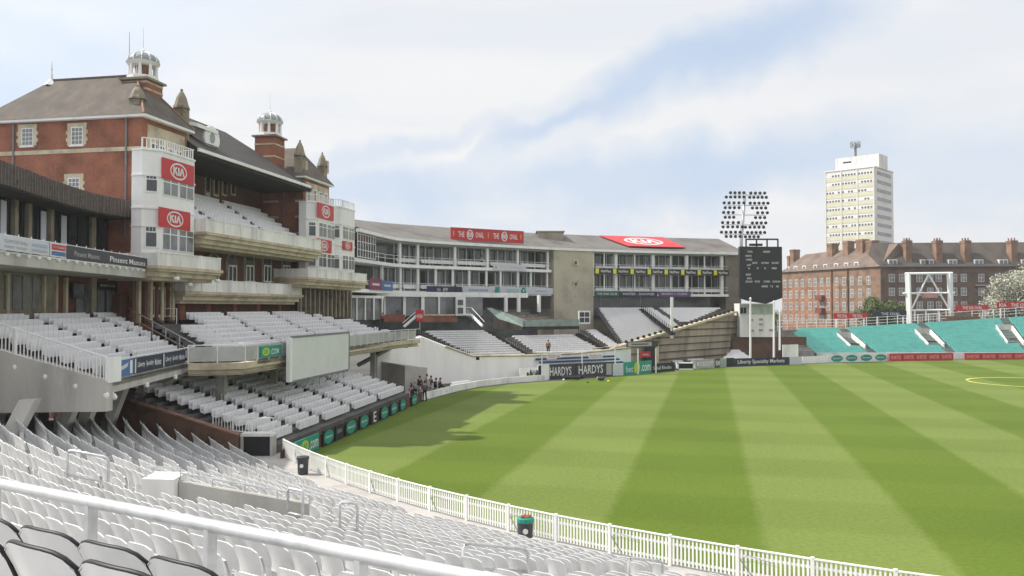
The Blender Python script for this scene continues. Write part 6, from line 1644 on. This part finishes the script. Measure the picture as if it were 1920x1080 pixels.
# railing and boards above the turquoise stand
for (px0,py0,px1,py1,h_,lab,m,its) in ((1563,597,1627,595,.95,'long red roof-line board above the turquoise seats, nearest the estate bushes',RED,[('T','THE OVAL',.25,.5,.3,.6,PW),('T','THE OVAL',.7,.5,.3,.6,PW)]),
   (1640,593,1700,590,.95,'dark navy board between the red board and the white gantry',NAVY,[('T','THE OVAL',.5,.5,.6,.5,PALE)]),
   (1792,582,1854,580,1.0,'red board just right of the white gantry',RED,[('T','THE KIA OVAL',.5,.5,.6,.55,PW)]),
   (1869,577,1945,574,1.0,'red board at the far right edge above the turquoise seats',RED,[('T','KIA',.15,.5,.18,.6,PW),('T','THE OVAL',.6,.5,.5,.6,PW)])):
    D_=147; a_=at(px0,py0,D_); b_=at(px1,py1,D_); t=sign('advertising_board',lab,'sign',a_,b_,a_.z-.05,a_.z+h_,m,its,'boards above the turquoise stand')
    for q in (.1,.9): part(MB().box((b_-a_).xy.length*q-.08,(b_-a_).xy.length*q+.08,.06,.2,-3.6,.1),'post',WHITE,t)
mb=MB(); RP=[b_+(b_-a_)/NT*1.6+V(0,0,.3) for a_,b_ in zip(FT,BT)]
for z in (.2,.7,1.2): mb.tube([p+V(0,0,z) for p in RP],.03,4)
L=pl_len(RP)
for i in range(int(L/2)): p,_=pl_at(RP,i*2.0); mb.box(p.x-.045,p.x+.045,p.y-.045,p.y+.045,p.z-1.5,p.z+1.3)
solo(mb,'back_railing',WHITE,'white railing along the back of the turquoise stand','railing')
mb=MB(); Q=[p+V(0,1.5,0) for p in RP]
for i in range(len(Q)-1): mb.hexa([(Q[i].x,Q[i].y,0),(Q[i+1].x,Q[i+1].y,0),(Q[i+1].x,Q[i+1].y+.3,0),(Q[i].x,Q[i].y+.3,0)],[(Q[i].x,Q[i].y,Q[i].z-.5),(Q[i+1].x,Q[i+1].y,Q[i+1].z-.5),(Q[i+1].x,Q[i+1].y+.3,Q[i+1].z-.5),(Q[i].x,Q[i].y+.3,Q[i].z-.5)])
solo(mb,'rear_wall',CONC,'grey concrete rear wall of the turquoise stand','wall')
# clutter of stepped concrete at the left end
quad_=MB()
for k in range(9):
    p=at(1466+k*5,620+k*4.6,131-k*1.3); quad_.box(p.x-2.2,p.x+1.6,p.y,p.y+1.3,0,p.z)
solo(quad_,'stepped_wall',mat('weathered_grey_concrete',(.24,.23,.215),.9,.25,1),'weathered grey stepped wall at the left end of the turquoise stand','wall')
t=fb(1468,682,1497,681,2.7,'plain pale square hoarding at the foot of the stepped wall',WHITEC,grp=None,cat='hoarding',nm='hoarding')
# white gantry
GA=thing('camera_gantry','white steel gantry frame with A-shaped braces behind the turquoise seats','gantry',at(1742,604,148))
def gt(a_,b_,r,nm): part(MB().tube([at(*a_,148),at(*b_,148)],r*.85,4),nm,WHITE,GA,world=True)
gt((1705,607),(1702,512),.62,'upright'); gt((1783,600),(1779,512),.5,'upright'); gt((1786,600),(1784,512),.28,'upright')
gt((1697,513),(1786,512),.26,'crossbeam'); gt((1693,550),(1790,549),.2,'crossbeam'); gt((1700,582),(1788,581),.2,'crossbeam')
gt((1741,514),(1710,578),.18,'brace'); gt((1741,514),(1780,580),.18,'brace')
for x in (1715,1736,1760,1774): gt((x,583),(x,602),.2,'strut')
gt((1738,589),(1758,589),.12,'strut')
p=at(1744,551,147.6); part(MB().box(p.x-1.3,p.x+1.3,p.y-.2,p.y+.4,p.z-.7,p.z+.1),'sign_panel',mat('pink_panel',(.5,.25,.22),.7,.1,1),GA,world=True)
# far right brick hut
t=thing('hut','small brown roof hut behind the turquoise seats right of the gantry','hut',at(1802,596,145)); part(MB().hexa([(-2.0,-.5,-1.2),(2.2,-.5,-1.2),(2.2,1.5,-1.2),(-2.0,1.5,-1.2)],[(-2.8,-.9,.3),(3.0,-.9,.3),(3.0,1.9,.3),(-2.8,1.9,.3)]),'body',mat('hut_brown',(.22,.13,.09),.8,.2,2),t); part(MB().box(-1.4,1.4,-.4,1.2,.3,1.0),'roof',mat('hut_roof',(.2,.15,.13),.8,.2,2),t)
# boards along the far boundary on the right
fb(1505,682,1553,680,1.0,'white slatted board before the turquoise stand',WHITE)
its=[]
for i in range(4): its+=[('O',.14+.24*i,.5,.19,.85,GREENP),('T','Specsavers',.14+.24*i,.5,.13,.25,PW)]
fb(1553,680,1667,677,1.15,'long white board with four green ovals at the far boundary',PW,its)
its=[]
for i in range(5): its+=[('T','KIA MOTORS',.1+.2*i,.5,.15,.5,mat('pink_print',(.62,.35,.35),.6,0)),('R',.195+.2*i,.205+.2*i,.1,.9,mat('dark_red_panel',(.22,.02,.03),.6,0))]
fb(1668,677.5,1787,675.5,1.15,'long red board of repeated pink words, left of the aisle gap',RED,its)
fb(1809,675,1960,673.5,1.05,'long dark red board of repeated words at the far right boundary',RED,its)
mb=MB(); A=[FT[i]+V(0,-.9,-.9) for i in range(5)]; ribm=ribb([V(p.x,p.y) for p in A],0,1.0,.2); solo(ribm,'boundary_wall',WHITEC,'low pale wall in front of the turquoise stand','wall')
# ---------------------------------------------------------------- distant town
for i,(px,D,w_,h_,m,lab) in enumerate(((1500,300,40,12,'b','far low block behind the estate'),)): pass
# ---------------------------------------------------------------- trees
def leafmat(name,c,d):
    m=bpy.data.materials.new(name); m.use_nodes=True; nt=m.node_tree; b=nt.nodes['Principled BSDF']; b.inputs['Roughness'].default_value=.8
    t=N(nt,'ShaderNodeTexCoord'); n=N(nt,'ShaderNodeTexNoise'); nt.links.new(t.outputs['Object'],n.inputs['Vector']); n.inputs['Scale'].default_value=.9; n.inputs['Detail'].default_value=6
    nt.links.new(ramp(nt,n.outputs[0],[(.35,d),(.62,c)]),b.inputs['Base Color']); return m
def tree(name,label,p,h,rad,m,seed,n=2600,trunk=.25,leaf=.22,lobes=9,grp=None):
    random.seed(seed); t=thing(name,label,'tree',p,0,grp)
    tr=MB().tube([(0,0,0),(.1,.05,h*.35),(.0,.1,h*.6)],trunk,8,r1=trunk*.5)
    cs=[]
    for i in range(lobes):
        a=random.random()*6.283; r=rad*random.uniform(.2,.68); z=h*random.uniform(.45,.86); cs.append((Vector((r*math.cos(a),r*math.sin(a),z)),rad*random.uniform(.30,.52)))
        tr.tube([(0,0,h*.3),tuple(cs[-1][0]*.5+Vector((0,0,h*.25))),tuple(cs[-1][0])],trunk*.35,5,r1=.03)
    cs.append((Vector((0,0,h*.82)),rad*.45))
    part(tr,'trunk',mat('bark',(.10,.075,.055),.95,.2,3),t)
    mb=MB()
    for i in range(n):
        c,r=random.choice(cs); d=Vector((random.gauss(0,1),random.gauss(0,1),random.gauss(0,1))).normalized(); q=c+d*r*random.uniform(.55,1.08)*Vector((1,1,.8)).length/1.6
        x=Vector((random.gauss(0,1),random.gauss(0,1),random.gauss(0,1))).normalized(); y=x.cross(d).normalized(); s_=leaf*random.uniform(.6,1.4)
        mb.quad(q-x*s_,q+y*s_*.7,q+x*s_,q-y*s_*.7)
    part(mb,'crown',m,t); return t
GL=leafmat('green_leaves',(.13,.17,.045),(.035,.055,.02)); BLs=leafmat('blossom_leaves',(.50,.50,.42),(.28,.29,.20))
p=at(1640,600,155); tree('shrub_tree','olive green bush tree in front of the brick apartment wings, left one',V(p.x,p.y,0),10.3,3.6,GL,3,4200,leaf=.18)
p=at(1672,600,156); tree('shrub_tree','olive green bush tree in front of the brick apartment wings, right and lower one',V(p.x,p.y,0),9.6,3.2,GL,5,3600,leaf=.18)
p=at(1893,600,156); tree('blossom_tree','pale blossoming tree behind the turquoise stand near the right edge',V(p.x,p.y,0),15.2,5.4,BLs,8,9000,trunk=.35,leaf=.17,lobes=16)
p=at(1930,600,152); tree('blossom_tree','taller pale blossoming tree cut off by the right edge',V(p.x,p.y,0),17.0,5.4,BLs,12,7000,trunk=.35,leaf=.17,lobes=14)
p=at(1457,600,140); tree('slender_tree','narrow dark green tree between the scoreboard cabin and the apartments',V(p.x,p.y,0),7.5,1.5,GL,21,900,leaf=.2)
# ---------------------------------------------------------------- people
SKIN=mat('skin',(.45,.26,.18),.6,.05,3); HAIR=mat('dark_hair',(.03,.02,.015),.7,.1,5); HAIRL=mat('grey_hair',(.35,.33,.31),.7,.1,5)
def cloth(c): return mat('cloth_%02d%02d%02d'%tuple(int(x*99) for x in c),c,.85,.12,4)
def skin(name,verts,edges,rad,m,parent,sub=1):
    me=bpy.data.meshes.new(name); me.from_pydata(verts,edges,[]); me.materials.append(m); o=bpy.data.objects.new(name,me); col.objects.link(o)
    if parent is not None: o.parent=parent
    md=o.modifiers.new('skin','SKIN')
    for i,r in enumerate(rad): me.skin_vertices[0].data[i].radius=(r,r) if not isinstance(r,tuple) else r
    me.skin_vertices[0].data[0].use_root=True
    md.use_smooth_shade=True; s_=o.modifiers.new('subdivision','SUBSURF'); s_.levels=sub; s_.render_levels=sub
    return o
def person(label,p,rz,pose,top,bottom,hair=HAIR,grp=None,s=1.0):
    t=thing('person',label,'person',p,rz,grp); t.scale=(s,)*3
    if pose=='stand':
        hip=.93; J=dict(pel=(0,0,.95),wst=(0,0,1.08),chs=(0,0,1.32),nck=(0,0,1.47),hd=(0,.02,1.60),tp=(0,.01,1.70),
          hl=(-.09,0,.9),kl=(-.11,.03,.5),al=(-.12,-.02,.09),fl=(-.13,.14,.03),hr=(.09,0,.9),kr=(.12,.0,.5),ar=(.14,-.03,.09),fr=(.16,.13,.03),
          sl=(-.18,0,1.40),el=(-.25,-.02,1.13),wl=(-.20,.16,.98),gl=(-.14,.22,.98),sr=(.18,0,1.40),er=(.25,-.02,1.13),wr=(.20,.14,.96),gr=(.14,.22,.96))
    elif pose=='hang':
        J=dict(pel=(0,0,.95),wst=(0,0,1.08),chs=(0,0,1.32),nck=(0,.01,1.47),hd=(0,.03,1.60),tp=(0,.02,1.70),
          hl=(-.09,0,.9),kl=(-.10,.05,.5),al=(-.11,-.05,.09),fl=(-.12,.10,.03),hr=(.09,0,.9),kr=(.11,.0,.5),ar=(.12,.02,.09),fr=(.13,.17,.03),
          sl=(-.18,0,1.40),el=(-.23,-.03,1.12),wl=(-.24,.03,.88),gl=(-.235,.05,.79),sr=(.18,0,1.40),er=(.23,-.03,1.12),wr=(.24,.04,.88),gr=(.235,.06,.79))
    else:
        J=dict(pel=(0,0,.50),wst=(0,-.02,.63),chs=(0,.02,.88),nck=(0,.06,1.03),hd=(0,.10,1.16),tp=(0,.10,1.26),
          hl=(-.09,.04,.48),kl=(-.12,.44,.50),al=(-.12,.42,.10),fl=(-.12,.58,.04),hr=(.09,.04,.48),kr=(.12,.44,.50),ar=(.12,.46,.10),fr=(.13,.62,.04),
          sl=(-.18,.02,.96),el=(-.24,.10,.70),wl=(-.14,.34,.60),gl=(-.10,.42,.60),sr=(.18,.02,.96),er=(.24,.10,.70),wr=(.14,.34,.60),gr=(.10,.42,.60))
    rd=dict(pel=.13,wst=.12,chs=.145,nck=.055,hd=.088,tp=.075,hl=.085,kl=.06,al=.042,fl=.035,hr=.085,kr=.06,ar=.042,fr=.035,sl=.06,el=.045,wl=.032,gl=.035,sr=.06,er=.045,wr=.032,gr=.035)
    E=[('pel','wst'),('wst','chs'),('chs','nck'),('nck','hd'),('hd','tp'),('pel','hl'),('hl','kl'),('kl','al'),('al','fl'),('pel','hr'),('hr','kr'),('kr','ar'),('ar','fr'),('chs','sl'),('sl','el'),('el','wl'),('wl','gl'),('chs','sr'),('sr','er'),('er','wr'),('wr','gr')]
    def mk(names,m,grow,nm,parent):
        ix={n_:i for i,n_ in enumerate(names)}; return skin(nm,[J[n_] for n_ in names],[(ix[a],ix[b]) for a,b in E if a in ix and b in ix],[rd[n_]+grow for n_ in names],m,parent)
    mk(list(J),SKIN,0,'body',t)
    mk(['wst','pel','chs','sl','el','wl','sr','er','wr'],cloth(top),.022,'jacket',t)
    mk(['pel','hl','kl','al','hr','kr','ar'],cloth(bottom),.016,'trousers',t)
    h=Vector(J['hd']); part(MB().lathe([(.0,.13),(.06,.12),(.095,.07),(.102,.0),(.092,-.05)][::-1],10,Matrix.Translation(h+Vector((0,-.02,.03)))),'hair',hair,t,smooth=True)
    sh=MB()
    for k in ('l','r'):
        a=Vector(J['a'+k]); f=Vector(J['f'+k]); sh.hexa([a+Vector((-.05,-.07,-.09)),a+Vector((.05,-.07,-.09)),f+Vector((.05,.04,-.03)),f+Vector((-.05,.04,-.03))],[a+Vector((-.045,-.06,.03)),a+Vector((.045,-.06,.03)),f+Vector((.045,.03,.03)),f+Vector((-.045,.03,.03))])
    part(sh,'shoes',BLACK,t)
    # face: nose, eyes, ears
    fm_=MB().add([h+Vector(q) for q in ((-.012,.085,.0),(.012,.085,.0),(0,.115,-.012),(0,.088,.035))],[(0,1,2),(0,2,3),(1,3,2)])
    part(fm_,'nose',SKIN,t)
    ey=MB()
    for x in (-.032,.032): ey.lathe([(.001,-.004),(.012,0),(.001,.004)],6,Matrix.Translation(h+Vector((x,.088,.025)))@Matrix.Rotation(R(90),4,'X'))
    part(ey,'eyes',BLACK,t)
    return t
PG2='spectators gathered at the end of the lower pavilion tier'
f=atz(796,752,.02)
person('standing man in dark grey jacket and black trousers leaning over the boundary boards',f,R(20),'stand',(.10,.10,.12),(.012,.012,.015),grp=PG2)
SIT=[(751,722,71,'seated man in dark red top and black trousers nearest the boards, leftmost of the group',(.12,.03,.03),(.02,.02,.02)),
 (763,704,77,'seated person in grey top high up beside the end wall',(.28,.28,.31),(.02,.02,.05)),
 (770,726,70.5,'seated person in black jacket just left of the standing man',(.02,.02,.025),(.03,.03,.04)),
 (777,716,71.5,'seated grey-haired person in grey jacket behind the standing man',(.2,.2,.22),(.04,.04,.05)),
 (787,724,71.5,'seated person in white shirt immediately left of the standing man',(.6,.58,.62),(.1,.1,.12)),
 (786,706,76.5,'seated person in black coat above the one in white',(.02,.02,.02),(.02,.02,.02)),
 (799,703,78,'seated person in pinkish top at the back of the group',(.45,.3,.27),(.1,.1,.1)),
 (807,706,77,'seated person in dark green jacket at the back of the group',(.05,.07,.05),(.03,.03,.03)),
 (816,710,76,'seated person in black coat, second from the right of the group',(.015,.015,.02),(.03,.02,.02)),
 (824,710,76,'seated person in dark brown coat, rightmost of the group',(.07,.05,.035),(.02,.02,.02))]
for i,(px,py,D,lab,tc_,bc_) in enumerate(SIT):
    hd=at(px,py,D); z=max(.05,hd.z-1.22); 
    t=person(lab,V(hd.x,hd.y,z),R(-85+20*((i*7)%5-2)),'sit',tc_,bc_,hair=HAIRL if 'grey-haired' in lab else HAIR,grp=PG2)
# bench the extra spectators sit on
mb=MB()
for i,(px,py,D,lab,a_,b_) in enumerate(SIT):
    hd=at(px,py,D); z=max(.05,hd.z-1.22)
    st_=thing('plastic_chair',f'white seat under the {lab.split(" in ")[0]} in {lab.split(" in ")[1].split(",")[0]}'[:90],'seat',V(hd.x,hd.y,z),R(-85+20*((i*7)%5-2)),'white seats under the spectators')
    part(MB().box(-.22,.22,-.2,.22,.34,.38),'pan',SEATR,st_); part(MB().box(-.22,.22,-.27,-.23,.3,.8),'backrest',SEATR,st_); part(MB().box(-.03,.03,-.1,.0,-.6,.34),'leg',GREYM,st_)
p=at(1028,646,94.8); person('distant person in red-brown top standing among the white rows by the dark stairway',V(p.x,p.y,p.z-1.2),R(180),'hang',(.25,.1,.08),(.02,.02,.03),grp='distant people in the middle stand')
p=at(1072,706,95); 
f=atz(1917,706,.0)
person('person in black at the right edge of the picture on the far grass',f+V(.7,0,0),R(200),'hang',(.02,.02,.02),(.02,.02,.02))
for px,py,lab,tc_ in ((742,478,'staff member in black and white on the top balcony near the glass grid',(.05,.05,.05)),(903,478,'person in white on the top balcony between columns',(.6,.6,.58))):
    s_=s_px(px,14,1.6); p,d=pl_at(offs(GP,1.6),s_); person(lab,V(p.x,p.y,13.6),R(170),'hang',tc_,(.03,.03,.03),grp='people on the top balcony')
p=at(718,590,97); person('person in red by the glass entrance below the plum board',V(p.x,p.y,p.z-1.5),R(160),'hang',(.4,.08,.07),(.05,.05,.06))
# training kit lying on the grass
for px,py,nm,lab,m,k in ((1070,712,'kit_bag','long black bag lying on the grass before the wine boards',BLACK,1),(1086,710,'kit_bag','short black bag lying on the grass right of the long bag',BLACK,.5),(1102,718,'cricket_ball','small dark ball on the grass, left of the pale balls',BLACK,.16),(1127,714,'kit_bag','upright dark bag on the far grass',CHAR,.35),(1121,711,'helmet','white helmet on the far grass left of the upright bag',PW,.25),(1141,717,'helmet','yellowish helmet on the far grass right of the upright bag',YEL,.22),(1057,714,'helmet','white helmet on the grass in front of the wine boards',PW,.22)):
    p=atz(px,py,.0)
    if k<.3: k*=.6
    if k<.3: solo(MB().lathe([(k*.3,0),(k*.9,k*.3),(k,k*.8),(k*.7,k*1.5),(k*.1,k*1.8)],10,Matrix.Translation(p)),nm,m,lab,nm.split('_')[-1],smooth=True)
    else: solo(MB().tube([p+V(-k,0,.18),p+V(-k*.8,0,.24),p+V(k*.8,0,.24),p+V(k,0,.18)],.2,8),nm,m,lab,'bag')
# birds' eye clutter: microphone-like lamp clusters on T1 underside
for i,(px,py,D) in enumerate(((286,705,48),(200,748,34.5))):
    p=at(px,py,D); t=thing('speaker_lamp',f'white lamp cluster hanging under the raised terrace, {"far" if i==0 else "near"} one','lamp',p)
    part(MB().lathe([(.05,-.1),(.16,-.05),(.18,.12),(.06,.2)],8,Matrix.Rotation(R(60),4,'Y')),'head',WHITE,t); part(MB().lathe([(.04,-.1),(.12,-.05),(.14,.12),(.05,.2)],8,Matrix.Translation((.3,.05,.05))@Matrix.Rotation(R(-40),4,'Y')),'head',WHITE,t); part(MB().tube([(0,0,.1),(.15,0,.5)],.03,5),'bracket',GREYM,t)

# ---------------------------------------------------------------- light summer haze over the whole ground
hz=bpy.data.materials.new('air'); hz.use_nodes=True; n_=hz.node_tree; n_.nodes.clear()
pv_=N(n_,'ShaderNodeVolumePrincipled'); pv_.inputs['Density'].default_value=HAZE; pv_.inputs['Color'].default_value=(.92,.95,1,1); pv_.inputs['Anisotropy'].default_value=.25
oo=N(n_,'ShaderNodeOutputMaterial'); n_.links.new(pv_.outputs[0],oo.inputs['Volume'])
hb=MB().box(-2600,2600,-400,3600,-1.0,75).mesh('haze',hz); ho=bpy.data.objects.new('haze',hb); col.objects.link(ho); ho['kind']='stuff'; ho['label']='thin pale summer haze in the air over the whole ground'; ho['category']='haze'
